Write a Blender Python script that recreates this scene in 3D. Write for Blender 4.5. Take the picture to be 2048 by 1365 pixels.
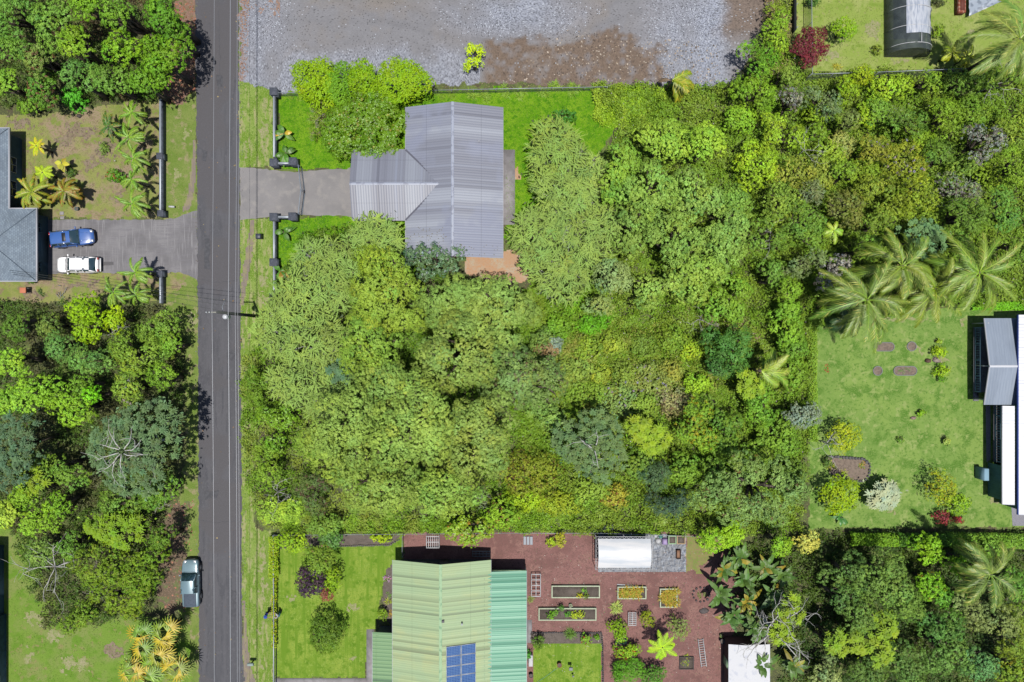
import bpy, math, random
import numpy as np
from math import radians as R, sin, cos, pi

# ---------------------------------------------------------------- camera, sky, sun, exposure
for o in list(bpy.data.objects): bpy.data.objects.remove(o)
SC = bpy.context.scene
COL = SC.collection
PXM = 18.0                       # photo pixels per metre on the ground
HC = 2048/PXM*24/36              # camera height above the ground
cam_d = bpy.data.cameras.new('camera'); cam = bpy.data.objects.new('camera', cam_d); COL.objects.link(cam)
cam.location = (0, 0, HC); cam.rotation_euler = (0, 0, 0)
cam_d.sensor_width = 36; cam_d.lens = 24; cam_d.clip_end = 2000
SC.camera = cam
EXPO = 0.95
ZEN = R(9); SAZ = (0.34, -0.94)
tosun = (sin(ZEN)*SAZ[0], sin(ZEN)*SAZ[1], cos(ZEN))
wd = bpy.data.worlds.new("World"); SC.world = wd; wd.use_nodes = True
nt = wd.node_tree; bg = nt.nodes['Background']
sky = nt.nodes.new('ShaderNodeTexSky'); sky.sky_type = 'NISHITA'; sky.sun_disc = False
sky.sun_elevation = R(90)-ZEN; sky.sun_rotation = math.atan2(tosun[0], tosun[1])
nt.links.new(sky.outputs[0], bg.inputs[0]); bg.inputs[1].default_value = 0.078
sl = bpy.data.lights.new('sun', 'SUN'); sl.energy = 4.9; sl.angle = R(0.53); sl.color = (1.0, 0.955, 0.88)
so = bpy.data.objects.new('sun', sl); COL.objects.link(so)
so.rotation_euler = (math.acos(tosun[2]), 0, math.atan2(tosun[0], -tosun[1]))
so.location = (20, -60, 120)
SC.view_settings.view_transform = 'Standard'; SC.view_settings.look = 'None'
SC.view_settings.exposure = EXPO; SC.view_settings.gamma = 1
SC.render.engine = 'CYCLES'
SC.cycles.max_bounces = 5; SC.cycles.transparent_max_bounces = 8
SC.cycles.diffuse_bounces = 3; SC.cycles.glossy_bounces = 2; SC.cycles.transmission_bounces = 3

rng = np.random.default_rng(7)
random.seed(7)

# ---------------------------------------------------------------- helpers
def W(px, py, h=0.0):
    k = (1-h/HC)/PXM
    return ((px-1024)*k, (682.5-py)*k, h)
def lin(c):
    c = np.asarray(c, float)/255.0
    return np.where(c <= 0.04045, c/12.92, ((c+0.055)/1.055)**2.4)
KALB = 1/3.4
def A(*c, k=1.0):                  # sunlit photo value -> base colour
    if len(c) == 1: c = c[0]
    return tuple(np.clip(lin(c)*KALB*k, 0, .85))
def sat(c, f=1.06):
    c = np.asarray(c, float); m = c.mean(); return tuple(np.clip(m+(c-m)*f, 0, 255))
def tag(o, label=None, cat=None, group=None, kind=None):
    if label: o['label'] = label
    if cat: o['category'] = cat
    if group: o['group'] = group
    if kind: o['kind'] = kind
    return o
def root(name, loc, label, cat, group=None, rz=0):
    o = bpy.data.objects.new(name, None); COL.objects.link(o)
    o.empty_display_size = .3
    o.location = loc; o.rotation_euler = (0, 0, rz)
    return tag(o, label, cat, group)
def build(name, V, F, mat, parent=None, local=False, colors=None, smooth=False):
    """one mesh object; V world coordinates unless local"""
    V = np.asarray(V, np.float64).reshape(-1, 3)
    if parent is not None and not local:
        p = parent
        while p is not None:
            V = V-np.array(p.location); p = p.parent
    me = bpy.data.meshes.new(name)
    if isinstance(F, np.ndarray):
        nf, k = F.shape; tot = np.full(nf, k); idx = F.ravel()
    else:
        tot = np.array([len(f) for f in F]); idx = np.array([i for f in F for i in f]); nf = len(F)
    me.vertices.add(len(V)); me.vertices.foreach_set('co', V.astype(np.float32).ravel())
    me.loops.add(len(idx)); me.loops.foreach_set('vertex_index', idx.astype(np.int32))
    me.polygons.add(nf)
    me.polygons.foreach_set('loop_start', np.concatenate([[0], np.cumsum(tot)[:-1]]).astype(np.int32))
    if smooth: me.polygons.foreach_set('use_smooth', np.ones(nf, bool))
    me.update(calc_edges=True)
    if colors is not None:
        a = me.attributes.new('Col', 'FLOAT_COLOR', 'FACE')
        c4 = np.ones((nf, 4), np.float32); c4[:, :3] = colors
        a.data.foreach_set('color', c4.ravel())
    me.materials.append(mat)
    o = bpy.data.objects.new(name, me); COL.objects.link(o)
    if parent is not None: o.parent = parent
    return o
def copy_tree(o, parent=None, loc=None, rz=None):
    c = o.copy(); COL.objects.link(c); c.parent = parent
    if loc is not None: c.location = loc
    if rz is not None: c.rotation_euler = (0, 0, rz)
    for ch in o.children: copy_tree(ch, c)
    return c

class MB:                          # collects solid shapes
    def __init__(s): s.V = []; s.F = []
    def add(s, V, F):
        n = len(s.V); s.V += [tuple(v) for v in V]; s.F += [tuple(i+n for i in f) for f in F]; return s
    def box(s, x0, x1, y0, y1, z0, z1, bev=0.0):
        if x1 < x0: x0, x1 = x1, x0
        if y1 < y0: y0, y1 = y1, y0
        if bev <= 0:
            V = [(x0,y0,z0),(x1,y0,z0),(x1,y1,z0),(x0,y1,z0),(x0,y0,z1),(x1,y0,z1),(x1,y1,z1),(x0,y1,z1)]
            F = [(0,3,2,1),(4,5,6,7),(0,1,5,4),(1,2,6,5),(2,3,7,6),(3,0,4,7)]
            return s.add(V, F)
        b = bev
        V = [(x0,y0,z0),(x1,y0,z0),(x1,y1,z0),(x0,y1,z0),(x0,y0,z1-b),(x1,y0,z1-b),(x1,y1,z1-b),(x0,y1,z1-b),
             (x0+b,y0+b,z1),(x1-b,y0+b,z1),(x1-b,y1-b,z1),(x0+b,y1-b,z1)]
        F = [(0,3,2,1),(8,9,10,11)]
        for i in range(4):
            j = (i+1) % 4; F += [(i,j,j+4,i+4),(i+4,j+4,j+8,i+8)]
        return s.add(V, F)
    def tube(s, P, Rr, n=6, cap=True):
        P = np.asarray(P, float); m = len(P)
        Rr = np.broadcast_to(np.asarray(Rr, float), (m,))
        T = np.gradient(P, axis=0) if m > 2 else np.repeat([P[1]-P[0]], 2, 0)
        T /= np.linalg.norm(T, axis=1)[:, None]+1e-9
        ref = np.array([0, 0, 1.0]) if abs(T[0][2]) < .9 else np.array([1.0, 0, 0])
        U = np.cross(T, ref); U /= np.linalg.norm(U, axis=1)[:, None]+1e-9; B = np.cross(T, U)
        a = np.arange(n)*2*pi/n
        V = (P[:, None]+Rr[:, None, None]*(np.cos(a)[None, :, None]*U[:, None]+np.sin(a)[None, :, None]*B[:, None])).reshape(-1, 3)
        F = [(i*n+j, (i+1)*n+j, (i+1)*n+(j+1) % n, i*n+(j+1) % n) for i in range(m-1) for j in range(n)]
        if cap: F += [tuple(range(n)), tuple((m-1)*n+j for j in range(n))[::-1]]
        return s.add(V, F)
    def cyl(s, x, y, z0, z1, r, n=14, r2=None):
        return s.tube([(x,y,z0),(x,y,z1)], [r, r if r2 is None else r2], n)
    def lathe(s, x, y, prof, n=16):
        V = [(x+r*cos(2*pi*j/n), y+r*sin(2*pi*j/n), z) for r, z in prof for j in range(n)]
        F = [(i*n+j, i*n+(j+1) % n, (i+1)*n+(j+1) % n, (i+1)*n+j) for i in range(len(prof)-1) for j in range(n)]
        return s.add(V, F)
    def prism(s, pts, z0, z1):
        n = len(pts)
        V = [(x,y,z0) for x,y in pts]+[(x,y,z1) for x,y in pts]
        return s.add(V, [tuple(range(n))[::-1], tuple(range(n, 2*n))]+[(i,(i+1)%n,n+(i+1)%n,n+i) for i in range(n)])
    def build(s, name, mat, parent=None, local=False, smooth=False):
        return build(name, s.V, s.F, mat, parent, local, smooth=smooth)

# ---------------------------------------------------------------- materials
def nodes_mat(name):
    m = bpy.data.materials.new(name); m.use_nodes = True
    return m, m.node_tree, m.node_tree.nodes['Principled BSDF']
def M(name, base, layers=(), rough=.8, spec=.3, metal=0.0, bump=None, coat=0, alpha=None, snap=None, stripes=None):
    """layers: (scale, colour, lo, hi[, stretch xyz[, detail]]) mixed over the base by thresholded noise"""
    m, nt, bs = nodes_mat(name)
    bs.inputs['Roughness'].default_value = rough; bs.inputs['Specular IOR Level'].default_value = spec
    bs.inputs['Metallic'].default_value = metal; bs.inputs['Coat Weight'].default_value = coat
    if alpha is not None: bs.inputs['Alpha'].default_value = alpha
    tc = nt.nodes.new('ShaderNodeTexCoord')
    src = tc.outputs['Object']
    if snap:
        sn = nt.nodes.new('ShaderNodeVectorMath'); sn.operation = 'SNAP'; sn.inputs[1].default_value = snap; nt.links.new(src, sn.inputs[0])
        mu = nt.nodes.new('ShaderNodeVectorMath'); mu.operation = 'MULTIPLY'; mu.inputs[1].default_value = (1 if snap[0] < .01 else 1.6, 1 if snap[1] < .01 else 1.6, 1)
        nt.links.new(sn.outputs[0], mu.inputs[0]); nt.links.new(src, sn.inputs[0]); ssrc = mu.outputs[0]
    rgb = nt.nodes.new('ShaderNodeRGB'); rgb.outputs[0].default_value = (*base, 1); cur = rgb.outputs[0]
    for k, L in enumerate(layers):
        sc, c, lo, hi = L[:4]; st = L[4] if len(L) > 4 and L[4] else (1, 1, 1); det = L[5] if len(L) > 5 else 3
        mp = nt.nodes.new('ShaderNodeMapping'); mp.inputs['Scale'].default_value = st
        mp.inputs['Location'].default_value = (k*7.3, k*3.1, k*1.7)
        nt.links.new(ssrc if snap and st[0] != st[1] else src, mp.inputs[0])
        nz = nt.nodes.new('ShaderNodeTexNoise'); nz.inputs['Scale'].default_value = sc; nz.inputs['Detail'].default_value = det
        nt.links.new(mp.outputs[0], nz.inputs['Vector'])
        mr = nt.nodes.new('ShaderNodeMapRange'); mr.inputs[1].default_value = lo; mr.inputs[2].default_value = hi
        nt.links.new(nz.outputs[0], mr.inputs[0])
        mx = nt.nodes.new('ShaderNodeMix'); mx.data_type = 'RGBA'
        nt.links.new(mr.outputs[0], mx.inputs[0]); nt.links.new(cur, mx.inputs[6]); mx.inputs[7].default_value = (*c, 1)
        cur = mx.outputs[2]
    if stripes:                       # rib shade painted in as dark dirt-toned lines; also sheet laps
      for ax, per, wd_, c, stg in (stripes if isinstance(stripes, list) else [stripes]):
        sx = nt.nodes.new('ShaderNodeSeparateXYZ'); nt.links.new(src, sx.inputs[0])
        dv = nt.nodes.new('ShaderNodeMath'); dv.operation = 'DIVIDE'; dv.inputs[1].default_value = per; nt.links.new(sx.outputs[ax], dv.inputs[0])
        fr = nt.nodes.new('ShaderNodeMath'); fr.operation = 'FRACT'; nt.links.new(dv.outputs[0], fr.inputs[0])
        lt = nt.nodes.new('ShaderNodeMath'); lt.operation = 'LESS_THAN'; lt.inputs[1].default_value = wd_; nt.links.new(fr.outputs[0], lt.inputs[0])
        ml_ = nt.nodes.new('ShaderNodeMath'); ml_.operation = 'MULTIPLY'; ml_.inputs[1].default_value = stg; nt.links.new(lt.outputs[0], ml_.inputs[0])
        mx = nt.nodes.new('ShaderNodeMix'); mx.data_type = 'RGBA'; nt.links.new(ml_.outputs[0], mx.inputs[0]); nt.links.new(cur, mx.inputs[6]); mx.inputs[7].default_value = (*c, 1); cur = mx.outputs[2]
    nt.links.new(cur, bs.inputs['Base Color'])
    if bump:
        nz = nt.nodes.new('ShaderNodeTexNoise'); nz.inputs['Scale'].default_value = bump[0]; nz.inputs['Detail'].default_value = 4
        nt.links.new(tc.outputs['Object'], nz.inputs['Vector'])
        bp = nt.nodes.new('ShaderNodeBump'); bp.inputs['Strength'].default_value = 1; bp.inputs['Distance'].default_value = bump[1]
        nt.links.new(nz.outputs[0], bp.inputs['Height']); nt.links.new(bp.outputs[0], bs.inputs['Normal'])
    return m
def leafmat(name, rough=.55, spec=.25, trans=.25):
    m, nt, bs = nodes_mat(name)
    at = nt.nodes.new('ShaderNodeAttribute'); at.attribute_name = 'Col'
    bs.inputs['Roughness'].default_value = rough; bs.inputs['Specular IOR Level'].default_value = spec
    nt.links.new(at.outputs['Color'], bs.inputs['Base Color'])
    tr = nt.nodes.new('ShaderNodeBsdfTranslucent')
    mx2 = nt.nodes.new('ShaderNodeMix'); mx2.data_type = 'RGBA'; mx2.blend_type = 'MULTIPLY'; mx2.inputs[0].default_value = 1
    nt.links.new(at.outputs['Color'], mx2.inputs[6]); mx2.inputs[7].default_value = (1.25, 1.3, .5, 1)
    nt.links.new(mx2.outputs[2], tr.inputs[0])
    mx = nt.nodes.new('ShaderNodeMixShader'); mx.inputs[0].default_value = trans
    nt.links.new(bs.outputs[0], mx.inputs[1]); nt.links.new(tr.outputs[0], mx.inputs[2])
    nt.links.new(mx.outputs[0], nt.nodes['Material Output'].inputs[0])
    return m
def facemat(name, rough=.8, spec=.2):
    m, nt, bs = nodes_mat(name)
    at = nt.nodes.new('ShaderNodeAttribute'); at.attribute_name = 'Col'
    bs.inputs['Roughness'].default_value = rough; bs.inputs['Specular IOR Level'].default_value = spec
    nt.links.new(at.outputs['Color'], bs.inputs['Base Color'])
    return m
LEAF = leafmat('leaf_matte', .6, .2, .13); LEAFG = leafmat('leaf_glossy', .5, .35, .13); LEAFS = leafmat('leaf_shiny', .45, .35, .1); CHIP = facemat('ground_chips')
BARK = M('bark', A(120,108,92), [(6, A(70,60,50), .45, .6, (1,1,.2))], bump=(20,.01))
BARKW = M('bark_pale', A(226,226,222), [(5, A(150,145,135), .5, .65)], rough=.7)

# ---------------------------------------------------------------- noise on the ground plane
_N = rng.random((256, 256))
def vnoise(x, y):
    xi = np.floor(x).astype(int); yi = np.floor(y).astype(int); fx = x-xi; fy = y-yi
    fx = fx*fx*(3-2*fx); fy = fy*fy*(3-2*fy)
    g = lambda a, b: _N[a % 256, b % 256]
    return (g(xi,yi)*(1-fx)*(1-fy)+g(xi+1,yi)*fx*(1-fy)+g(xi,yi+1)*(1-fx)*fy+g(xi+1,yi+1)*fx*fy)
def fbm(x, y, o=3):
    s = 0; a = 1; t = 0
    for k in range(o): s = s+a*vnoise(x*2**k+17*k, y*2**k+9*k); t += a; a *= .5
    return s/t
def inpoly(x, y, poly):
    r = np.zeros(x.shape, bool); n = len(poly)
    for i in range(n):
        x0, y0 = poly[i]; x1, y1 = poly[(i+1) % n]
        c = ((y0 > y) != (y1 > y)) & (x < (x1-x0)*(y-y0)/((y1-y0) or 1e-9)+x0)
        r ^= c
    return r
def px2w(poly): return [W(a, b)[:2] for a, b in poly]
_ZK = [0]
def gridpatch(name, poly, z, mat, cell=.16, jit=.35, fq=1.2, label=None, kind='structure', hole=None):
    P = px2w(poly); _ZK[0] += 1; z = z+_ZK[0]*.00021
    xs = [p[0] for p in P]; ys = [p[1] for p in P]
    gx = np.arange(min(xs)-.5, max(xs)+.5, cell); gy = np.arange(min(ys)-.5, max(ys)+.5, cell)
    X, Y = np.meshgrid(gx+cell/2, gy+cell/2, indexing='ij')
    JX = X+(fbm(X*fq, Y*fq, 4)-.5)*2*jit*1.6; JY = Y+(fbm(X*fq+50, Y*fq+80, 4)-.5)*2*jit*1.6
    m = inpoly(JX, JY, P)
    if hole is not None: m &= ~hole(X, Y)
    I, J = np.nonzero(m); nx, ny = len(gx)+1, len(gy)+1
    q = np.stack([I*ny+J, (I+1)*ny+J, (I+1)*ny+J+1, I*ny+J+1], 1)
    u, inv = np.unique(q.ravel(), return_inverse=True)
    V = np.stack([gx[0]+(u//ny)*cell, gy[0]+(u % ny)*cell, np.full(len(u), z)], 1)
    o = build(name, V, inv.reshape(-1, 4), mat)
    return tag(o, label, None, None, kind)
def flat(name, poly, z, mat, thick=0.0, kind='structure', label=None):
    P = px2w(poly)
    a = sum(P[i][0]*P[(i+1)%len(P)][1]-P[(i+1)%len(P)][0]*P[i][1] for i in range(len(P)))
    if a < 0: P = P[::-1]
    if thick:
        o = MB().prism(P, z-thick, z).build(name, mat)
    else:
        o = build(name, [(x,y,z) for x,y in P], [tuple(range(len(P)))], mat)
    return tag(o, label, None, None, kind)

# ---------------------------------------------------------------- leaves
def nrm(v): return v/(np.linalg.norm(v, axis=-1, keepdims=True)+1e-9)
class LB:
    """collects leaf-sized faces with a colour each"""
    def __init__(s): s.V = []; s.C = []
    def quads(s, Q, C):
        s.V.append(Q.reshape(-1, 4, 3)); s.C.append(np.broadcast_to(C, (len(Q.reshape(-1, 4, 3)), 3)))
    def leaves(s, P, N, size, asp, C):
        n = len(P); N = nrm(N)
        T = nrm(np.cross(N, rng.normal(size=(n, 3)))); B = np.cross(N, T)
        sz = np.broadcast_to(size, (n,))[:, None]; a = sz*asp
        k = rng.uniform(-.2, .15, (n, 1))*sz
        s.quads(np.stack([P-T*sz*.5, P+B*a*.5-T*k, P+T*sz*.5+N*k*.3, P-B*a*.5-T*k], 1), C)
    def strips(s, P, D, L, w, droop, C, seg=2, up=None, fold=0.0, taper=.15, roll=0):
        """blades from P along D, length L, width w, bending down by droop"""
        n = len(P); D = nrm(D); L = np.broadcast_to(L, (n,))[:, None]; w = np.broadcast_to(w, (n,))[:, None]
        droop = np.broadcast_to(droop, (n,))[:, None]
        Z = np.array([0, 0, 1.0]); S = nrm(np.cross(D, Z)+1e-4)
        if roll: 
            a = rng.normal(size=(n, 1))*roll; U = np.cross(S, D); S = S*np.cos(a)+U*np.sin(a)
        def pt(t): return P+D*L*t-Z*droop*L*t*t
        prof = {1: [1, taper], 2: [.5, 1, taper], 3: [.35, 1, .8, taper], 4: [.3, .9, 1, .7, taper]}[seg]
        C = np.broadcast_to(C, (n, 3))
        for i in range(seg):
            t0, t1 = i/seg, (i+1)/seg; w0, w1 = prof[i]*.5*w, prof[i+1]*.5*w
            a, b = pt(t0), pt(t1)
            if fold:
                for sg in (-1, 1):
                    s.quads(np.stack([a, b, b+S*sg*w1-Z*fold*w1, a+S*sg*w0-Z*fold*w0], 1), C*(1.0 if sg > 0 else .93))
            else:
                s.quads(np.stack([a-S*w0, a+S*w0, b+S*w1, b-S*w1], 1), C)
    def build(s, name, parent, mat=None, kind=None):
        V = np.concatenate(s.V).reshape(-1, 3); C = np.concatenate(s.C)
        F = np.arange(len(V)).reshape(-1, 4)
        o = build(name, V, F, mat or LEAF, parent, colors=np.clip(C, 0, .8))
        if kind: o['kind'] = kind
        return o
def cvar(base, n, amt=.18, hue=.1):
    b = np.asarray(base, float)
    v = 1+rng.normal(size=(n, 1))*amt
    h = rng.normal(size=(n, 1))*hue
    return np.clip(b*np.clip(v, .45, 1.7)*np.concatenate([1+h, np.ones((n, 1)), 1-h*1.2], 1), .002, .8)
LSC, DSC = .66, 2.0
def blob(cx, cy, rx, ry, H, D, base, lr=1.2, dens=38, leaf=.3, asp=.6, cl=.2, nl=11, var=.15, fill=.0, lobes_out=None, sq=.85, lv=.12, spread=1.55, patchc=None, cone=0, big=.3, cleft=.95, supk=1.0, dn=.35, irr=1.0):
    """leaf cloud: lobes over a dome, leaf clumps over each lobe"""
    lb = LB(); leaf = leaf*LSC; dens = dens*DSC
    ph = rng.uniform(0, 6.28, 4)
    n_l = max(3, int(spread*rx*ry/(lr*lr)*1.0+2))
    sup = []
    if supk and min(rx, ry) > 2.0*lr:                       # the crown is made of a few big domes with clefts between
        Rs = lr*supk*rng.uniform(1.55, 1.9); tries = 0
        while tries < 900:
            tries += 1
            a = rng.uniform(0, 6.283); q = math.sqrt(rng.random())
            k = 1+irr*(.14*sin(2*a+ph[0])+.11*sin(3*a+ph[1])+.08*sin(5*a+ph[2]))
            X, Y = q*cos(a)*k*max(rx-Rs*.75, .2), q*sin(a)*k*max(ry-Rs*.75, .2)
            if all((X-p[0])**2+(Y-p[1])**2 > ((p[2]+Rs)*.76)**2 for p in sup):
                sup.append((X, Y, Rs*rng.uniform(.8, 1.2), q, rng.normal()*.3*lr))
    n_l = int(n_l*1.35)
    if sup: n_l = int(1.9*sum(p[2]**2 for p in sup)/(.74*lr)**2)+3
    pts = []; tries = 0
    while len(pts) < n_l and tries < n_l*30:
        tries += 1
        if sup:
            s_ = sup[rng.integers(0, len(sup))]; a = rng.uniform(0, 6.283); d = math.sqrt(rng.random())
            X, Y = s_[0]+d*s_[2]*.8*cos(a), s_[1]+d*s_[2]*.8*sin(a); q = min(1, math.hypot(X/rx, Y/ry)); dz = s_[4]-lr*cleft*d**2.5
        else:
            a = rng.uniform(0, 6.283); q = math.sqrt(rng.random()); dz = 0
            k = 1+irr*(.14*sin(2*a+ph[0])+.11*sin(3*a+ph[1])+.08*sin(5*a+ph[2]))
            X, Y = q*cos(a)*k*max(rx-lr*.6, .2), q*sin(a)*k*max(ry-lr*.6, .2)
        if all((X-p[0])**2+(Y-p[1])**2 > (lr*.46)**2 for p in pts) or tries > n_l*24:
            pts.append((X, Y, q, dz))
    L = []
    for X, Y, q, dz in pts:
        r = lr*rng.uniform(1-big, 1+big*.85)*(.74 if sup else .95)
        z = H-r*sq-D*(1-math.sqrt(max(0, 1-(q*.97)**2)))-abs(rng.normal())*(.12 if sup else .28)*lr+dz
        z = max(z, r*.25)
        L.append((cx+X, cy+Y, z, r))
    for (x, y, z, r) in L:
        nc = max(3, int(dens*2*pi*r*r/nl))
        u = rng.normal(size=(nc, 3)); u[:, 2] = np.abs(u[:, 2])*1.1-.22; u = nrm(u)
        P = np.array([x, y, z])+u*np.array([1, 1, sq])*r*rng.uniform(.74, 1.06, (nc, 1))
        cc = cvar(base, 1, lv, .07)*cvar((1, 1, 1), nc, .08, .04)
        if patchc is not None:
            mk = rng.random(nc) < patchc[1]; cc[mk] = cvar(patchc[0], mk.sum(), .15)
        v = nrm(rng.normal(size=(nc*nl, 3))+np.repeat(u, nl, 0)*.9+np.array([0, 0, .5]))
        PP = np.repeat(P, nl, 0)+v*cl*rng.uniform(.6, 1.25, (nc*nl, 1))
        NN = v*.75+np.repeat(u, nl, 0)*.7+np.array([0, 0, .4])+rng.normal(size=(nc*nl, 3))*.3
        NN = NN+np.stack([(PP[:, 0]-cx)/rx, (PP[:, 1]-cy)/ry, 0*PP[:, 0]], 1)*dn
        lb.leaves(PP, NN, leaf*rng.uniform(.7, 1.25, nc*nl), asp, np.repeat(cc, nl, 0)*cvar((1, 1, 1), nc*nl, var, .06))
    nf = int(fill*rx*ry*3.14*dens)
    if nf:
        a = rng.uniform(0, 6.283, nf); q = np.sqrt(rng.random(nf))*.93
        P = np.stack([cx+q*np.cos(a)*rx, cy+q*np.sin(a)*ry, np.maximum(.1, (H-D*(1-np.sqrt(1-q*q)))*rng.uniform(.35, .8, nf))], 1)
        lb.leaves(P, rng.normal(size=(nf, 3))*.5+np.array([0, 0, 1]), leaf*1.15, asp, cvar(base, nf, var)*.9)
    if lobes_out is not None: lobes_out += L
    return lb
def tubes_to(mb, base, H, L, r0, nmax=9, fork=.45, pale=False, tipk=.88):
    bx, by = base
    f = np.array([bx+rng.normal()*.15, by+rng.normal()*.15, H*fork])
    mb.tube([(bx, by, -.1), (bx+rng.normal()*.1, by+rng.normal()*.1, H*fork*.5), f], [r0*1.25, r0, r0*.8], 8)
    idx = rng.permutation(len(L))[:nmax]
    for i in idx:
        x, y, z, r = L[i]; e = np.array([x, y, z+r*.3])*1.0
        m1 = f*.6+e*.4+rng.normal(size=3)*.25; m1[2] = f[2]*.45+e[2]*.55-.2
        m2 = f*.25+e*.75+rng.normal(size=3)*.2
        mb.tube([f, m1, m2, e], [r0*.6, r0*.42, r0*.28, r0*.12], 6)
        for _ in range(2):
            d = rng.normal(size=3); d[2] = abs(d[2])*.6; d = d/np.linalg.norm(d)*r*tipk
            mb.tube([m2, m2*.4+(e+d)*.6+rng.normal(size=3)*.1, e+d], [r0*.22, r0*.14, r0*.06], 5)
def blob_tree(px, py, rx, ry, h, col, label, name='broadleaf_tree', cat='tree', group=None, D=None, mat=None, bark=None, heff=.72, nb=9, fork=.4, k=2.75, **kw):
    c = W(px, py, h*heff); s = (1-h*heff/HC)/PXM
    rxm, rym = rx*s, ry*s
    t = root(name, (c[0], c[1], 0), label, cat, group)
    L = []
    lb = blob(c[0], c[1], rxm, rym, h, D if D is not None else min(h*.55, max(rxm, rym)*.75), A(sat(col), k=k), lobes_out=L, **kw)
    lb.build('crown' if cat == 'tree' else 'foliage', t, mat)
    mb = MB(); tubes_to(mb, (c[0], c[1]), h, L, max(.05, .028*h+.03*rxm*.5), nb, fork)
    mb.build('trunk' if cat == 'tree' else 'stem', bark or BARK, t, smooth=True)
    return t
def pts_on_dome(cx, cy, rx, ry, H, D, sp, jit=.3):
    """scatter points over an uneven dome with spacing sp"""
    n = int(rx*ry*3.14/(sp*sp)); out = []; ph = rng.uniform(0, 6.28, 3)
    a = rng.uniform(0, 6.283, n*3); q = np.sqrt(rng.random(n*3))
    for A_, q_ in zip(a, q):
        k = 1+.13*sin(2*A_+ph[0])+.1*sin(3*A_+ph[1])
        x, y = cx+rx*q_*cos(A_)*k, cy+ry*q_*sin(A_)*k
        if all((x-p[0])**2+(y-p[1])**2 > (sp*.75)**2 for p in out[-400:]):
            z = H-D*(1-math.sqrt(1-(q_*.96)**2))-abs(rng.normal())*jit-1.1*jit*fbm(np.array(x*.5), np.array(y*.5), 2)
            out.append((x, y, max(.3, z), q_, A_))
            if len(out) >= n: break
    return out
def sprig_tree(px, py, rx, ry, h, col, label, group=None, name='feathery_tree', L=.88, w=.1, nper=17, sp=.68, D=None, heff=.72, cat='tree'):
    """tree whose shoots end in rosettes of long narrow feathery leaves"""
    c = W(px, py, h*heff); s = (1-h*heff/HC)/PXM; rxm, rym = rx*s, ry*s
    t = root(name, (c[0], c[1], 0), label, cat, group)
    D = D if D is not None else min(h*.6, rxm*.85)
    pts = pts_on_dome(c[0], c[1], rxm, rym, h, D, sp, .6); lb = LB(); base = A(sat(col), k=1.7)
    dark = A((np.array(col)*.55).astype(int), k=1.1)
    for (x, y, z, q, a) in pts:
        n = nper+rng.integers(-3, 4); th = rng.uniform(0, 6.28, n); el = rng.uniform(-.05, .75, n)
        d = np.stack([np.cos(th)*np.cos(el), np.sin(th)*np.cos(el), np.sin(el)], 1)
        o = np.array([cos(a)*q, sin(a)*q, 0])*.28; d = d+o
        cc = cvar(base, 1, .1, .05)*cvar((1,1,1), n, .13, .06)
        P = np.tile([x, y, z], (n, 1))+d*.06+rng.normal(size=(n, 3))*[.17, .17, .1]
        LL = L*rng.uniform(.7, 1.2, n)
        lb.strips(P, d, LL, w, .42, cc, seg=3, fold=.35, taper=.3)
        # comb of leaflets along each blade
        m = 5; tt = np.linspace(.25, .95, m)
        Pm = (P[:, None]+nrm(d)[:, None]*LL[:, None, None]*tt[None, :, None]-np.array([0,0,1])*.42*LL[:, None, None]*(tt**2)[None, :, None]).reshape(-1, 3)
        dm = np.repeat(nrm(d), m, 0); sd = nrm(np.cross(dm, [0,0,1.]))*rng.choice([-1, 1], (n*m, 1))
        lb.strips(Pm, sd*1.0+dm*.8, .17, .05, .5, np.repeat(cc, m, 0)*1.1, seg=1)
    # inner leaves, colour darkened to paint the shade deep in the crown
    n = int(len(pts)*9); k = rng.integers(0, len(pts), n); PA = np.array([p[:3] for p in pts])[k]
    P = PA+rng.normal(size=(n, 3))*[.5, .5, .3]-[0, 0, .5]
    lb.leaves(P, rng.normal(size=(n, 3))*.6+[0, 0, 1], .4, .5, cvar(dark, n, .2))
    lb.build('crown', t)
    mb = MB(); LL = [(p[0], p[1], p[2]-.2, .5) for p in pts]
    tubes_to(mb, (c[0], c[1]), h, LL, .16, 16, .35); mb.build('trunk', BARKW if rng.random() < .5 else BARK, t, smooth=True)
    return t
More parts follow.
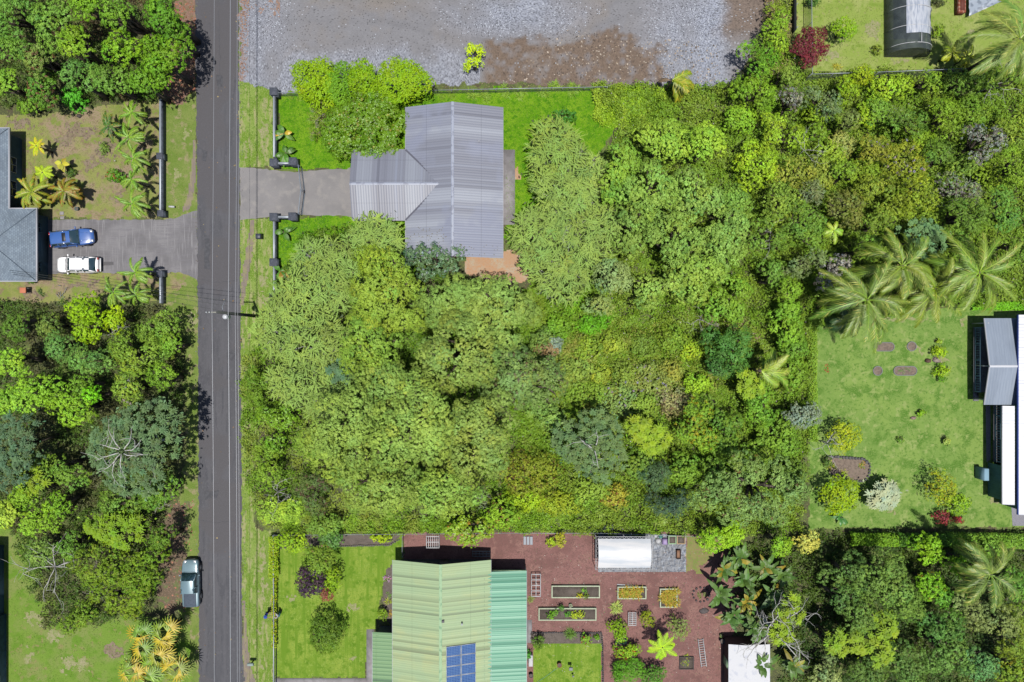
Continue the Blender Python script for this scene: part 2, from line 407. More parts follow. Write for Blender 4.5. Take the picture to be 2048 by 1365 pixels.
def rosette_tree(px, py, rx, ry, h, col, label, group=None, name='umbrella_leaf_tree', rr=.55, sp=.75, nleaf=11, white=False, mat=None, D=None, cat='tree', heff=.75, wk=.42, layers=2, nb=8, ev=.35, br=None, fill=.0, jit=.5):
    """tree with round wheels of leaves at the shoot tips"""
    c = W(px, py, h*heff); s = (1-h*heff/HC)/PXM; rxm, rym = rx*s, ry*s
    t = root(name, (c[0], c[1], 0), label, cat, group)
    D = D if D is not None else min(h*.5, rxm*.6)
    pts = pts_on_dome(c[0], c[1], rxm, rym, h, D, sp, jit); lb = LB(); base = A(col, k=1.45)
    for (x, y, z, q, a) in pts:
        r = rr*rng.uniform(.7, 1.2); cc = cvar(base, 1, .12, .06)
        tilt = rng.normal(size=2)*.2+np.array([cos(a), sin(a)])*q*.35
        for ly in range(layers):
            n = nleaf; th = np.arange(n)*6.283/n+rng.uniform(0, 6)+rng.normal(size=n)*.12; el = ev*(1+ly*1.6)+rng.normal(size=n)*.12
            d = np.stack([np.cos(th), np.sin(th), el], 1); d[:, 2] -= d[:, 0]*tilt[0]+d[:, 1]*tilt[1]
            lb.strips(np.tile([x, y, z+ly*.04], (n, 1)), d, r*(1-.3*ly)*rng.uniform(.85, 1.15, n), r*wk, .35, cc*cvar((1,1,1), n, .1, .05), seg=2, fold=.2, taper=.45)
    if fill:
        n = int(len(pts)*fill); k = rng.integers(0, len(pts), n); PA = np.array([p[:3] for p in pts])[k]
        lb.leaves(PA+rng.normal(size=(n, 3))*[.45, .45, .3]-[0, 0, .4], rng.normal(size=(n, 3))*.6+[0, 0, 1], .4, .5, cvar(base, n, .2)*.85)
    lb.build('crown' if cat == 'tree' else 'foliage', t, mat)
    mb = MB(); LL = [(p[0], p[1], p[2]-.1-(0.0 if white else .2), .4) for p in pts]
    tubes_to(mb, (c[0], c[1]), h, LL, br or .12, nb, .3, tipk=1.2)
    if white:      # bare pale limbs standing over the leaves
        for _ in range(int(white)):
            a = rng.uniform(0, 6.28); l = rxm*rng.uniform(.4, .7)
            p = np.array([c[0]+.3*cos(a), c[1]+.3*sin(a), h*1.0]); P = [p.copy()]; rad = [.055]
            d = np.array([cos(a), sin(a), .12])
            for i in range(6):
                d = d+rng.normal(size=3)*[.25, .25, .06]; d[2] *= .8; p = p+d/np.linalg.norm(d)*l/6; P.append(p.copy()); rad.append(.055*(1-i/7))
                if i in (2, 3, 4):
                    e = p+np.append(rng.normal(size=2)*.8, .35); mb.tube([p, (p+e)/2+rng.normal(size=3)*.1, e], [.03, .022, .01], 5)
            mb.tube(P, rad, 5)
    mb.build('trunk' if cat == 'tree' else 'stem', BARKW if white else BARK, t, smooth=True)
    return t
def frond(lb, P0, az, L, e0, bend, base, nl=34, ll=.75, lw=.055, droop=.55, col2=None, swing=0, beta=.75, rachis=None, vee=.25, prof=.6):
    t = (np.arange(nl)+.6)/nl
    # rachis bends from elevation e0 downward
    ang = e0-bend*t; azs = az+swing*t
    dx = np.cos(ang)*np.cos(azs); dy = np.cos(ang)*np.sin(azs); dz = np.sin(ang)
    P = np.array(P0)+np.cumsum(np.stack([dx, dy, dz], 1), 0)*L/nl
    T = np.stack([dx, dy, dz], 1); S = nrm(np.cross(T, [0, 0, 1.0])); U = np.cross(S, T)
    ln = ll*np.maximum(.18, np.sin(np.clip(pi*(t*.82+.15), 0, pi))**prof)
    keep = t > .13
    for sg in (-1, 1):
        b = beta+.35*t
        d = S*sg*np.cos(b)[:, None]+T*np.sin(b)[:, None]+U*vee+rng.normal(size=(nl, 3))*.06
        cc = cvar(base, nl, .1, .05)*(1 if sg > 0 else .94)
        if col2 is not None:
            m = rng.random(nl) < col2[1]*(.4+t); cc[m] = cvar(col2[0], m.sum(), .12)
        lb.strips(P[keep], d[keep], ln[keep]*rng.uniform(.88, 1.08, keep.sum()), lw, droop, cc[keep], seg=2, taper=.12)
    rc = np.asarray(rachis if rachis is not None else base)*1.5
    Q = np.vstack([[P0], P]); k = np.arange(len(Q)-1); wv = .05*(1-.75*k/len(k))[:, None]*max(1, L/4)
    Sf = np.vstack([S, S[-1:]])
    lb.quads(np.stack([Q[k]-Sf[k]*wv+[0,0,.02], Q[k]+Sf[k]*wv+[0,0,.02], Q[k+1]+Sf[k]*wv*.9+[0,0,.02], Q[k+1]-Sf[k]*wv*.9+[0,0,.02]], 1), rc)
def palm(px, py, h, label, L=4.6, nf=20, col=(124,154,48), col2=((196,200,100), .12), name='coconut_palm', cat='palm', group=None, ll=.85, lw=.055, nl=42, e=(-.35, .95), bend=(.85, 1.5), lean=(0, 0), azr=None, trunk_r=.16, dead=1, vee=.2, mat=None, prof=.6, droop=.55, beta=.75, azj=.38):
    c = W(px, py, h)
    bx, by = c[0]-lean[0], c[1]-lean[1]
    t = root(name, (bx, by, 0), label, cat, group)
    lb = LB(); base = A(col, k=1.25); c2 = (A(col2[0], k=1.25), col2[1]) if col2 else None
    for i in range(nf):
        az = (i*2.39996+rng.normal()*azj) if azr is None else rng.uniform(*azr)
        f = i/max(1, nf-1); e0 = e[1]*(1-f)+e[0]*f+rng.normal()*.08
        frond(lb, (c[0], c[1], h-.1), az, L*rng.uniform(.68, 1.1)*(1-.15*(f < .2)), e0, rng.uniform(*bend), base*np.array([1+.1*rng.normal(), 1, 1]), nl, ll, lw, col2=c2, swing=rng.normal()*.5, vee=vee, prof=prof, droop=droop, beta=beta)
    for i in range(dead):
        frond(lb, (c[0], c[1], h-.3), rng.uniform(0, 6.28), L*.7, -.5, .9, A(175,150,120), nl, ll*.6, lw, vee=0)
    lb.build('crown', t, mat or LEAFG)
    mb = MB(); mb.tube([(bx, by, -.1), (bx+lean[0]*.3, by+lean[1]*.3, h*.4), (bx+lean[0]*.75, by+lean[1]*.75, h*.8), (c[0], c[1], h)], [trunk_r*1.4, trunk_r, trunk_r*.9, trunk_r*.8], 10)
    mb.build('trunk', BARK, t, smooth=True)
    if name == 'coconut_palm' and h > 5:
        for j in range(5):
            a = j*1.3; m = MB(); x, y = c[0]+.3*cos(a), c[1]+.3*sin(a)
            m.lathe(x, y, [(.01, h-.62), (.09, h-.56), (.13, h-.45), (.1, h-.34), (.01, h-.28)], 8)
            m.build('coconut', COCO, t, smooth=True)
    return t
COCO = M('coconut_husk', A(150,150,70))
def tuft(lb, x, y, z, n, L, w, base, el=(.3, 1.2), droop=.5, seg=3, col2=None, fold=0.0, rad=.08):
    th = rng.uniform(0, 6.28, n); e = rng.uniform(*el, n)
    d = np.stack([np.cos(th)*np.cos(e), np.sin(th)*np.cos(e), np.sin(e)], 1)
    P = np.array([x, y, z])+np.stack([np.cos(th), np.sin(th), np.zeros(n)], 1)*rad
    cc = cvar(base, n, .14, .07)
    if col2 is not None:
        m = rng.random(n) < col2[1]; cc[m] = cvar(col2[0], m.sum(), .12)
    lb.strips(P, d, L*rng.uniform(.6, 1.15, n), w, droop, cc, seg=seg, fold=fold)
def simple_plant(px, py, h, label, col, r, n, L, w, name='strappy_plant', cat='plant', group=None, el=(.2, 1.2), droop=.5, fold=0.0, col2=None, seg=3, mat=None, nt_=1, stem=None, z=0.0):
    c = W(px, py, h)
    t = root(name, (c[0], c[1], z), label, cat, group)
    lb = LB()
    for i in range(nt_):
        a = rng.uniform(0, 6.28); q = r*math.sqrt(rng.random()) if nt_ > 1 else 0
        tuft(lb, c[0]+q*cos(a), c[1]+q*sin(a), z+(stem or .02), n, L, w, A(col, k=1.15), el, droop, seg, (A(col2[0], k=1.15), col2[1]) if col2 else None, fold)
    lb.build('leaves', t, mat)
    if stem:
        MB().tube([(c[0], c[1], z-.05), (c[0], c[1], z+stem+.03)], [.07, .06], 7).build('stem', BARK, t)
    return t
# ---------------------------------------------------------------- ground and surfaces
m_wild = M('wild_ground', A(86,92,48), [(.35, A(112,136,52), .45, .6), (1.6, A(92,84,56), .54, .64), (7, A(140,150,70), .55, .66), (22, A(60,62,36), .55, .66)], bump=(9, .05))
LAWN = dict(rough=.9, spec=.1, bump=(30, .012))
m_verge = M('verge_grass', A(148,174,84), [(.5, A(124,158,54), .42, .56), (1.7, A(182,180,130), .52, .62, (1.4,.3,1)), (4, A(108,146,48), .52, .66), (9, A(172,190,110), .52, .66)], **LAWN)
m_verge2 = M('verge_grass_left', A(140,158,82), [(.6, A(116,146,56), .42, .6), (1.3, A(176,162,128), .54, .66), (9, A(106,140,56), .5, .68), (30, A(160,172,100), .5, .7)], **LAWN)
m_lawnC = M('bright_lawn', A(112,170,18), [(.5, A(136,184,34), .42, .58), (1.8, A(84,146,10), .5, .64), (5, A(150,184,56), .54, .68), (12, A(80,134,14), .5, .66)], **LAWN)
m_lawnL = M('patchy_lawn', A(160,166,92), [(.35, A(176,152,132), .45, .56), (.9, A(136,158,66), .5, .62), (2.2, A(150,126,108), .56, .66), (8, A(140,146,88), .5, .65), (26, A(180,180,124), .52, .7)], **LAWN)
m_lawnBL = M('dry_lawn', A(132,168,66), [(.35, A(150,164,94), .46, .58), (.8, A(112,158,46), .5, .62), (1.6, A(166,154,108), .6, .7), (12, A(112,146,54), .5, .68), (32, A(152,176,84), .52, .7)], **LAWN)
m_lawnG = M('green_house_lawn', A(138,172,58), [(.4, A(164,188,78), .45, .58), (1.2, A(106,150,34), .5, .64), (4, A(158,186,80), .52, .66), (10, A(112,150,42), .5, .66), (1.1, A(120,160,46), .5, .64, (2.4,.16,1))], **LAWN)
m_lawnR = M('mown_lawn', A(134,170,82), [(.22, A(148,180,90), .45, .58), (.6, A(98,144,52), .5, .62), (1.6, A(168,188,112), .54, .66), (4, A(104,146,58), .52, .66), (10, A(152,180,98), .52, .66)], **LAWN)
m_lawnT = M('pale_lawn', A(158,182,84), [(.4, A(178,190,112), .45, .6), (1.3, A(132,164,58), .52, .66), (3, A(176,170,120), .6, .7), (12, A(140,166,70), .5, .7), (32, A(180,196,112), .5, .7)], **LAWN)
m_asph = M('asphalt', A(90,91,97), [(.3, A(100,100,106), .44, .56, (4,.12,1)), (1.2, A(82,83,90), .52, .64, (2,.25,1)), (4, A(104,104,110), .56, .68, (1,.6,1)), (.15, A(96,94,98), .5, .55), (30, A(122,122,132), .56, .7), (60, A(86,86,96), .55, .7)], rough=.85, bump=(60, .004))
m_conc = M('old_driveway', A(158,155,156), [(.35, A(144,142,144), .4, .62), (1.1, A(168,164,162), .5, .7), (25, A(132,130,134), .55, .7)], bump=(50, .004))
m_concL = M('brushed_concrete', A(150,148,152), [(.35, A(126,124,128), .42, .58), (3, A(134,132,138), .5, .62, (.15,3,1)), (3, A(162,160,164), .56, .68, (3,.15,1)), (30, A(112,112,118), .56, .7)], bump=(50, .004))
m_concP = M('pale_concrete', A(176,172,176), [(1.5, A(158,154,156), .45, .6), (25, A(150,148,152), .55, .7)], bump=(50, .004))
m_path = M('dirt_track', A(150,136,126), [(2, A(166,156,120), .45, .6, (1,.4,1)), (25, A(128,116,106), .5, .7)], bump=(30, .01))
m_cinder = M('red_cinder', A(158,110,104), [(.3, A(132,88,82), .44, .58), (.9, A(164,120,110), .5, .62), (4, A(120,84,76), .55, .66), (10, A(120,80,76), .5, .62), (38, A(176,134,126), .56, .7)], bump=(40, .012))
m_dirt = M('bed_soil', A(116,104,96), [(2, A(98,86,78), .45, .6), (14, A(138,128,116), .52, .66), (30, A(84,74,68), .52, .68)], bump=(30, .015))
m_orange = M('orange_earth', A(206,168,134), [(.6, A(204,186,160), .45, .56), (4, A(212,162,120), .5, .65), (22, A(182,138,104), .55, .7)], bump=(30, .01))
m_litter = M('leaf_litter', A(158,122,104), [(1.2, A(132,120,80), .45, .6), (6, A(176,140,122), .5, .62), (20, A(104,82,68), .5, .66)], bump=(20, .02))

g = build('ground', [(-300,-300,0),(300,-300,0),(300,300,0),(-300,300,0)], [(0,1,2,3)], m_wild); tag(g, kind='structure')

# gravel lot: a finely gridded sheet whose own ground colour varies
def gravel_lot():
    P = px2w([(478,-60),(1560,-60),(1540,40),(1500,100),(1480,160),(1420,176),(1200,172),(1000,166),(860,170),(560,190),(520,172),(478,166)])
    cell = .11
    xs = [p[0] for p in P]; ys = [p[1] for p in P]
    gx = np.arange(min(xs)-.5, max(xs)+.5, cell); gy = np.arange(min(ys)-.5, max(ys)+.5, cell)
    X, Y = np.meshgrid(gx+cell/2, gy+cell/2, indexing='ij')
    m = inpoly(X+(fbm(X*1.3, Y*1.3, 3)-.5)*1.1, Y+(fbm(X*1.3+9, Y*1.3+4, 3)-.5)*1.1, P)
    I, J = np.nonzero(m); nx, ny = len(gx)+1, len(gy)+1
    q = np.stack([I*ny+J, (I+1)*ny+J, (I+1)*ny+J+1, I*ny+J+1], 1)
    u, inv = np.unique(q.ravel(), return_inverse=True)
    vx, vy = gx[0]+(u//ny)*cell, gy[0]+(u % ny)*cell
    coarse = fbm(vx*.25+3, vy*.25+8, 3)
    x, y = X[m], Y[m]; px = x*PXM+1024; py = 682.5-y*PXM
    n1 = fbm(px/60, py/60, 4); n2 = fbm(px/14+5, py/14+3, 3); r = rng.random(len(x)); r2 = rng.random(len(x))
    stone = A(164,170,186); fine = A(148,148,154); brown = A(132,114,100); tan = A(152,144,138)
    # how stony, how brown
    st = np.clip((px-1250)/180+(n1-.5)*1.6, 0, 1)*np.clip((1475-px)/40, .2, 1)
    st = np.maximum(st, np.clip(1.2-np.hypot((px-1010)/130, (py-20)/60)+(n1-.5)*2, 0, .9))
    st = np.maximum(st, np.clip((py-70)/60-np.abs(px-800)/420+(n1-.5)*2.4, 0, .75)*(px < 960))
    st = np.maximum(st, np.clip(1-(px-480)/130+(n1-.5), 0, .6))
    br = np.clip((py-(82-22*np.sin((px-960)/130)+(n1-.5)*130+(n2-.5)*40))/26, 0, 1)*np.clip((px-962)/16, 0, 1)*np.clip((1330-px-(n1-.5)*260)/40, 0, 1)*np.clip(1.1-(n2-.42)*2.2, .1, 1)
    br = np.maximum(br, np.clip((px-1440+(n1-.5)*120)/30, 0, 1)*np.clip((95-py)/40, 0, 1)*.85)
    C = np.array(fine)*(1-.0*r[:, None])+0
    C = C*(1-(np.clip((n1-.45)*3, 0, .8))[:, None])+np.array(tan)*(np.clip((n1-.45)*3, 0, .8))[:, None]
    C = C*(1-st[:, None])+np.array(stone)*st[:, None]
    C = C*(1-br[:, None])+np.array(brown)*br[:, None]
    contrast = .07+.26*st+.1*br
    C = C*(1+(r-.5)*2*contrast*1.1+.12*(n2-.5))[:, None]
    C *= (1-.07*np.exp(-((np.hypot(px-1000, py+640)-722+6*n2)/5)**2)-.06*np.exp(-((np.hypot(px-1010, py+640)-686+6*n2)/5)**2)-.05*np.exp(-((py-30-.03*px+14*n1)/6)**2))[:, None]
    wh = r2 < .003+.09*st; C[wh] = np.array(A(196,202,214))*(.75+.4*r[wh])[:, None]
    dk = r2 > 1-.10*st-.04; C[dk] *= .55
    rust = (r2*1.0 < .6*np.clip(1-(px-478)/20, 0, 1)) | ((fbm(px/9, py/9, 2) > .56) & (px < 560) & (py < 34) & (r > .3)); C[rust] = np.array(A(162,134,120))*(.75+.5*r[rust])[:, None]
    vz = .010+.02*(rng.random(len(u)))
    o = build('gravel_lot', np.stack([vx, vy, vz], 1), inv.reshape(-1, 4), CHIP, colors=C)
    return tag(o, kind='structure')
gravel_lot()
Z = .004
gridpatch('verge_right', [(476,160),(548,168),(550,334),(490,337),(476,334)], .004, m_verge)
gridpatch('verge_right', [(476,440),(500,436),(560,438),(556,620),(540,700),(512,800),(512,1060),(548,1062),(549,1365),(549,1420),(484,1420),(478,900)], .004, m_verge)
gridpatch('verge_left', [(322,190),(394,150),(396,440),(325,436)], .004, m_verge2)
gridpatch('verge_left', [(322,550),(398,552),(402,900),(404,1420),(360,1420),(360,1240),(352,1050),(372,900),(370,700),(330,610)], .004, m_verge2)
gridpatch('leaf_litter', [(360,-40),(394,-40),(396,180),(350,215),(330,190)], .006, m_litter, jit=.6)
gridpatch('leaf_litter', [(340,1010),(372,1000),(378,1060),(372,1210),(330,1230),(300,1150)], .006, M('shaded_litter', A(116,98,76), [(1.2, A(110,124,66), .5, .62), (6, A(150,124,104), .54, .64)], bump=(20,.02)), jit=.6)  # litter colour darkened to paint in the shade of the roadside trees
gridpatch('front_lawn', [(552,186),(1240,176),(1240,240),(1200,300),(1060,480),(1030,520),(1012,480),(1012,300),(800,300),(705,300),(705,338),(600,340),(560,335)], .004, m_lawnC)
gridpatch('front_lawn', [(552,436),(600,434),(710,432),(830,440),(830,560),(560,620)], .004, m_lawnC)
gridpatch('patchy_lawn', [(-60,236),(120,226),(240,205),(322,200),(326,436),(96,440),(70,420),(-60,420)], .004, m_lawnL)
gridpatch('patchy_lawn', [(-60,560),(70,545),(388,545),(330,600),(120,608),(-60,600)], .004, m_lawnL)
gridpatch('left_lawn', [(-60,1000),(60,1080),(130,1260),(260,1230),(380,1250),(380,1420),(-60,1420)], .004, m_lawnBL)
gridpatch('garden_lawn', [(549,1088),(600,1096),(804,1068),(812,1080),(800,1140),(775,1140),(760,1200),(752,1258),(734,1262),(730,1356),(549,1356)], .004, m_lawnG, jit=.12)
gridpatch('small_lawn', [(1067,1285),(1203,1285),(1203,1420),(1067,1420)], .022, m_lawnG, jit=.1)
gridpatch('back_lawn', [(1617,628),(1930,615),(2120,615),(2120,1052),(1700,1056),(1617,1060)], .004, m_lawnR, jit=.2)
gridpatch('top_lawn', [(1590,-60),(2120,-60),(2120,135),(1950,138),(1594,145)], .004, m_lawnT, jit=.2)
gridpatch('cinder_yard', [(808,1066),(1440,1066),(1475,1130),(1500,1200),(1460,1280),(1460,1430),(1060,1430),(808,1200)], .010, m_cinder, jit=.15, fq=2)
ROADP = [(380,-1300),(389,-80),(394,340),(396,600),(397,900),(398,1365),(398,1460),(400,2700),(500,2700),(496,1460),(491,1365),(484,1290),(483,900),(481,600),(479,340),(476,-80),(470,-1300)]
def rough_flat(name, poly, z, mat):           # straight outline with a little crumble
    P = px2w(poly); out = []
    for i in range(len(P)):
        a, b = np.array(P[i]), np.array(P[(i+1) % len(P)]); n = max(1, int(np.linalg.norm(b-a)/.35))
        for k in range(n): out.append(tuple(a+(b-a)*k/n+rng.normal(size=2)*.05))
    a = sum(out[i][0]*out[(i+1)%len(out)][1]-out[(i+1)%len(out)][0]*out[i][1] for i in range(len(out)))
    if a < 0: out = out[::-1]
    return tag(build(name, [(x,y,z) for x,y in out], [tuple(range(len(out)))], mat), kind='structure')
rough_flat('road', ROADP, .014, m_asph)
rough_flat('driveway', [(479,336),(520,338),(590,345),(640,340),(712,336),(712,434),(600,430),(545,434),(512,437),(480,441)], .010, m_conc)
rough_flat('driveway', [(94,440),(325,440),(350,438),(392,420),(396,420),(396,560),(388,556),(362,545),(94,548)], .010, m_concL)
gridpatch('dirt_track', [(500,440),(510,440),(506,500),(496,560),(486,610),(480,610),(486,540),(496,480)], .012, m_path, jit=.1)
gridpatch('dirt_track', [(388,280),(393,280),(390,380),(378,420),(366,424),(378,380)], .012, m_path, jit=.1)
gridpatch('dirt_track', [(485,1200),(489,1200),(500,1330),(512,1365),(512,1420),(490,1420),(486,1300)], .016, m_path, jit=.1)
flat('patio', [(1000,300),(1030,300),(1030,450),(1000,450)], .03, m_concP, .03)
gridpatch('bare_earth', [(930,512),(1010,500),(1055,500),(1068,560),(990,566),(930,548)], .012, m_orange, jit=.3)
gridpatch('bare_earth', [(1008,338),(1040,336),(1042,360),(1020,365)], .012, m_orange, jit=.3)
flat('garden_path', [(733,1259),(748,1259),(750,1420),(733,1420)], .02, m_concP, .02)
flat('garden_path', [(550,1357),(733,1357),(733,1368),(550,1368)], .02, m_concP, .02)
flat('garden_path', [(1054,1240),(1064,1240),(1064,1286),(1054,1286)], .02, m_concP, .02)
gridpatch('garden_bed', [(772,1140),(790,1120),(790,1262),(770,1240),(764,1200)], .014, m_dirt, jit=.12)
gridpatch('garden_bed', [(612,1070),(800,1070),(784,1090),(700,1093),(612,1092)], .014, m_dirt, jit=.12)
gridpatch('garden_bed', [(1062,1264),(1204,1266),(1204,1287),(1062,1287)], .026, m_dirt, jit=.06)
gridpatch('weedy_patch', [(1372,1072),(1440,1072),(1430,1100),(1400,1145),(1374,1140)], .016, M('weedy', A(150,150,80), [(1.5, A(130,150,60), .45,.6), (8, A(160,120,100), .52, .64)], bump=(20,.02)), jit=.4)
m_side = M('pale_gravel_path', A(160,160,172), [(14, A(130,130,142), .45, .6), (34, A(190,190,200), .55, .68)], bump=(40,.01))
flat('gravel_path', [(1971,812),(1981,812),(1981,920),(1973,925)], .012, m_side)
flat('gravel_path', [(2022,1006),(2120,1006),(2120,1052),(2025,1052)], .012, m_side)
gridpatch('stone_ledge', [(1148,1049),(1228,1050),(1230,1062),(1150,1063)], .03, M('lava_stone', A(112,118,132), [(5, A(70,74,84), .45,.58), (20, A(150,150,160), .55,.68)], bump=(8,.06)), jit=.3)
gridpatch('oil_stain', [(200,524),(226,523),(228,531),(214,533),(200,532)], .018, M('oil_stain', A(104,102,106)), jit=.1, cell=.05)
gridpatch('damp_stain', [(418,1124),(431,1124),(431,1132),(418,1132)], .018, M('damp_stain', A(90,90,100)), jit=.1, cell=.05)

m_worn = M('worn_turf', A(168,170,116), [(2, A(150,166,90), .42, .56), (6, A(186,176,140), .52, .64), (14, A(140,130,104), .56, .68)], bump=(20,.02))
m_mud = M('bare_mud', A(146,128,106), [(1.5, A(160,140,122), .45, .58), (5, A(116,98,84), .52, .62), (9, A(146,156,90), .56, .64)], bump=(20,.02))
def wornat(cx, cy, rx, ry, m=m_worn, j=.5):
    gridpatch('worn_patch', [(cx+rx*cos(t), cy+ry*sin(t)) for t in np.linspace(0, 6.0, 16)], .008, m, jit=j, cell=.12, fq=1.8)
for a_ in ((527,212,4,16),(528,262,5,22),(527,300,4,14),(524,1120,5,26),(526,1180,4,24),(523,1262,4,22),(526,1330,4,18),(523,560,10,8),(530,600,10,12),(488,300,3,20),(500,480,4,8),(500,950,5,12),(370,270,5,14),(350,350,6,12),(386,640,4,18)): wornat(*a_)
for a_ in ((160,262,34,14),(210,300,16,22),(130,280,20,10),(186,330,14,10),(236,390,10,14),(40,250,26,8),(300,240,10,8),(140,571,16,8),(185,566,12,7),(230,580,14,8),(60,590,20,6),(300,420,8,6)): wornat(*a_, m=m_mud, j=.8)
for a_ in ((225,1300,20,10,m_mud),(150,1330,30,12),(110,1270,14,8),(70,1240,20,8),(60,1310,10,10)): wornat(*a_[:4], m=a_[4] if len(a_) > 4 else m_worn, j=.8)
for a_ in ((706,1215,10,7),(586,1195,7,5),(700,1322,8,6),(1830,700,16,5),(1880,722,14,6),(1785,1029,8,3),(1988,1000,9,6),(1930,640,10,5),(1700,1000,6,6),(1745,60,16,18),(1660,108,14,8),(1800,124,20,5),(1940,70,8,12),(780,205,10,4)): wornat(*a_, j=.5)
for a_ in ((1800,640,60,3),(1760,620,40,4)): wornat(*a_, j=.3)
# clods, stones and leaf scraps on the bare grounds; tufts on the lawns
def chips(name, poly, n, size, cols, z=.02, kind='stuff', flatn=True):
    P = px2w(poly); xs = [p[0] for p in P]; ys = [p[1] for p in P]
    x = rng.uniform(min(xs), max(xs), n*2); y = rng.uniform(min(ys), max(ys), n*2); m = inpoly(x, y, P); x, y = x[m][:n], y[m][:n]
    lb = LB(); k = len(x); c = np.array([A(*cols[i]) for i in rng.integers(0, len(cols), k)])
    lb.leaves(np.stack([x, y, np.full(k, z)+rng.random(k)*.03], 1), rng.normal(size=(k, 3))*.25+[0,0,1], size*rng.uniform(.5, 1.5, k), .7, c*rng.uniform(.8, 1.15, (k, 1)))
    o = lb.build(name, None, CHIP); tag(o, None, None, None, kind); return o
o = chips('fallen_leaves', [(479,-10),(500,-10),(500,60),(490,160),(479,165)], 170, .16, [(176,128,104),(150,104,84),(186,150,120)])
o = chips('wood_chips', [(1120,60),(1440,90),(1440,165),(1000,165)], 700, .2, [(210,196,180),(170,150,130),(100,90,84)])
o = chips('fallen_leaves', [(352,0),(392,0),(392,185),(330,215)], 300, .25, [(200,130,100),(176,120,96)])
o = chips('fallen_leaves', [(330,1000),(392,1000),(392,1210),(330,1220)], 120, .25, [(200,140,116),(176,120,96)])
o = chips('stones', [(1060,1070),(1440,1070),(1460,1360),(1060,1360)], 700, .1, [(226,216,206),(200,190,180),(110,150,90)])
chips('fallen_leaves', [(395,0),(482,0),(488,1360),(400,1360)], 70, .16, [(170,140,110),(150,120,80),(190,170,120)])
chips('stones', [(474,0),(484,0),(494,1360),(484,1360)], 500, .1, [(150,148,150),(120,118,120),(170,160,150)], z=.02)
chips('stones', [(388,0),(395,0),(402,1360),(394,1360)], 300, .1, [(150,148,150),(120,110,100),(150,160,90)], z=.02)
chips('clippings', [(580,150),(860,160),(1200,168),(1200,180),(560,190)], 300, .14, [(150,160,90),(170,150,120),(120,110,90)])
m_patch = M('tar_patch', A(78,79,86), [(3, A(92,93,100), .45, .6)], rough=.8)
for (x0, y0, x1, y1) in ((432,150,446,176),(408,470,420,540),(455,700,472,722),(410,980,436,1000),(462,1180,476,1240),(404,300,414,322)):
    gridpatch('road_patch', [(x0,y0),(x1,y0+2),(x1-1,y1),(x0+1,y1-2)], .0165, m_patch, jit=.12, cell=.06)
def crack(pts, w=.05):
    P = [np.array(W(*p)[:2]) for p in pts]; Q = [P[0]]
    for a, b in zip(P[:-1], P[1:]):
        n = max(2, int(np.linalg.norm(b-a)/.4)); Q += [a+(b-a)*k/n+rng.normal(size=2)*.05 for k in range(1, n+1)]
    V = []; 
    for i, q in enumerate(Q):
        d = Q[min(i+1, len(Q)-1)]-Q[max(i-1, 0)]; d = d/np.linalg.norm(d); nn = np.array([-d[1], d[0]])*w*rng.uniform(.3, .7); V += [(*(q-nn), .0185), (*(q+nn), .0185)]
    tag(build('road_crack', V, [(2*i, 2*i+2, 2*i+3, 2*i+1) for i in range(len(Q)-1)], m_patch), kind='structure')
for c_ in ([(438,20),(440,120),(436,190)],[(452,250),(449,330),(455,420)],[(404,560),(440,566),(478,560)],[(430,760),(434,860)],[(400,1040),(430,1046),(482,1040)],[(468,1060),(464,1180),(470,1300)],[(412,1180),(418,1300)]): crack(c_)
def weeds(name, poly, dens, size, col, z=.05, el=(.6, 1.4)):
    P = px2w(poly); xs = [p[0] for p in P]; ys = [p[1] for p in P]
    n = int((max(xs)-min(xs))*(max(ys)-min(ys))*dens)
    x = rng.uniform(min(xs), max(xs), n); y = rng.uniform(min(ys), max(ys), n); m = inpoly(x, y, P) & (fbm(x*1.1, y*1.1, 3) > .44); x, y = x[m], y[m]; k = len(x)
    th = rng.uniform(0, 6.28, k); e = rng.uniform(*el, k); d = np.stack([np.cos(th)*np.cos(e), np.sin(th)*np.cos(e), np.sin(e)], 1)
    lb = LB(); lb.strips(np.stack([x, y, np.zeros(k)+.01], 1), d, size*rng.uniform(.5, 1.3, k), size*.22, .6, cvar(A(*col), k, .18, .08), seg=2)
    o = lb.build(name, None); return tag(o, None, None, None, 'stuff')
weeds('grass', [(552,186),(1240,176),(1200,300),(1060,480),(1012,480),(1012,220),(800,200),(705,300),(705,338),(560,335)], 38, .2, (120,172,30))
weeds('grass', [(552,436),(710,432),(760,470),(560,620)], 60, .3, (110,170,30))
weeds('grass', [(322,190),(394,150),(396,440),(325,436)], 16, .16, (150,165,80))
weeds('grass', [(476,160),(548,168),(550,334),(490,337)], 16, .16, (140,172,70))
weeds('grass', [(480,440),(556,440),(548,620),(512,800),(512,1060),(548,1062),(549,1400),(486,1400)], 16, .16, (150,176,70))
weeds('grass', [(549,1088),(800,1090),(760,1200),(734,1262),(730,1356),(549,1356)], 18, .13, (140,176,56))
weeds('grass', [(-60,1000),(60,1080),(130,1260),(260,1230),(380,1250),(380,1400),(-60,1400)], 20, .16, (130,166,60))
weeds('grass', [(1617,640),(1935,640),(1970,820),(1990,1050),(1700,1052),(1617,1060)], 14, .13, (136,170,76))
weeds('grass', [(1594,-40),(2080,-40),(2080,135),(1594,140)], 22, .2, (160,182,80))
weeds('grass', [(-20,236),(240,205),(322,200),(326,436),(96,436),(70,420),(-20,420)], 14, .17, (140,156,70))

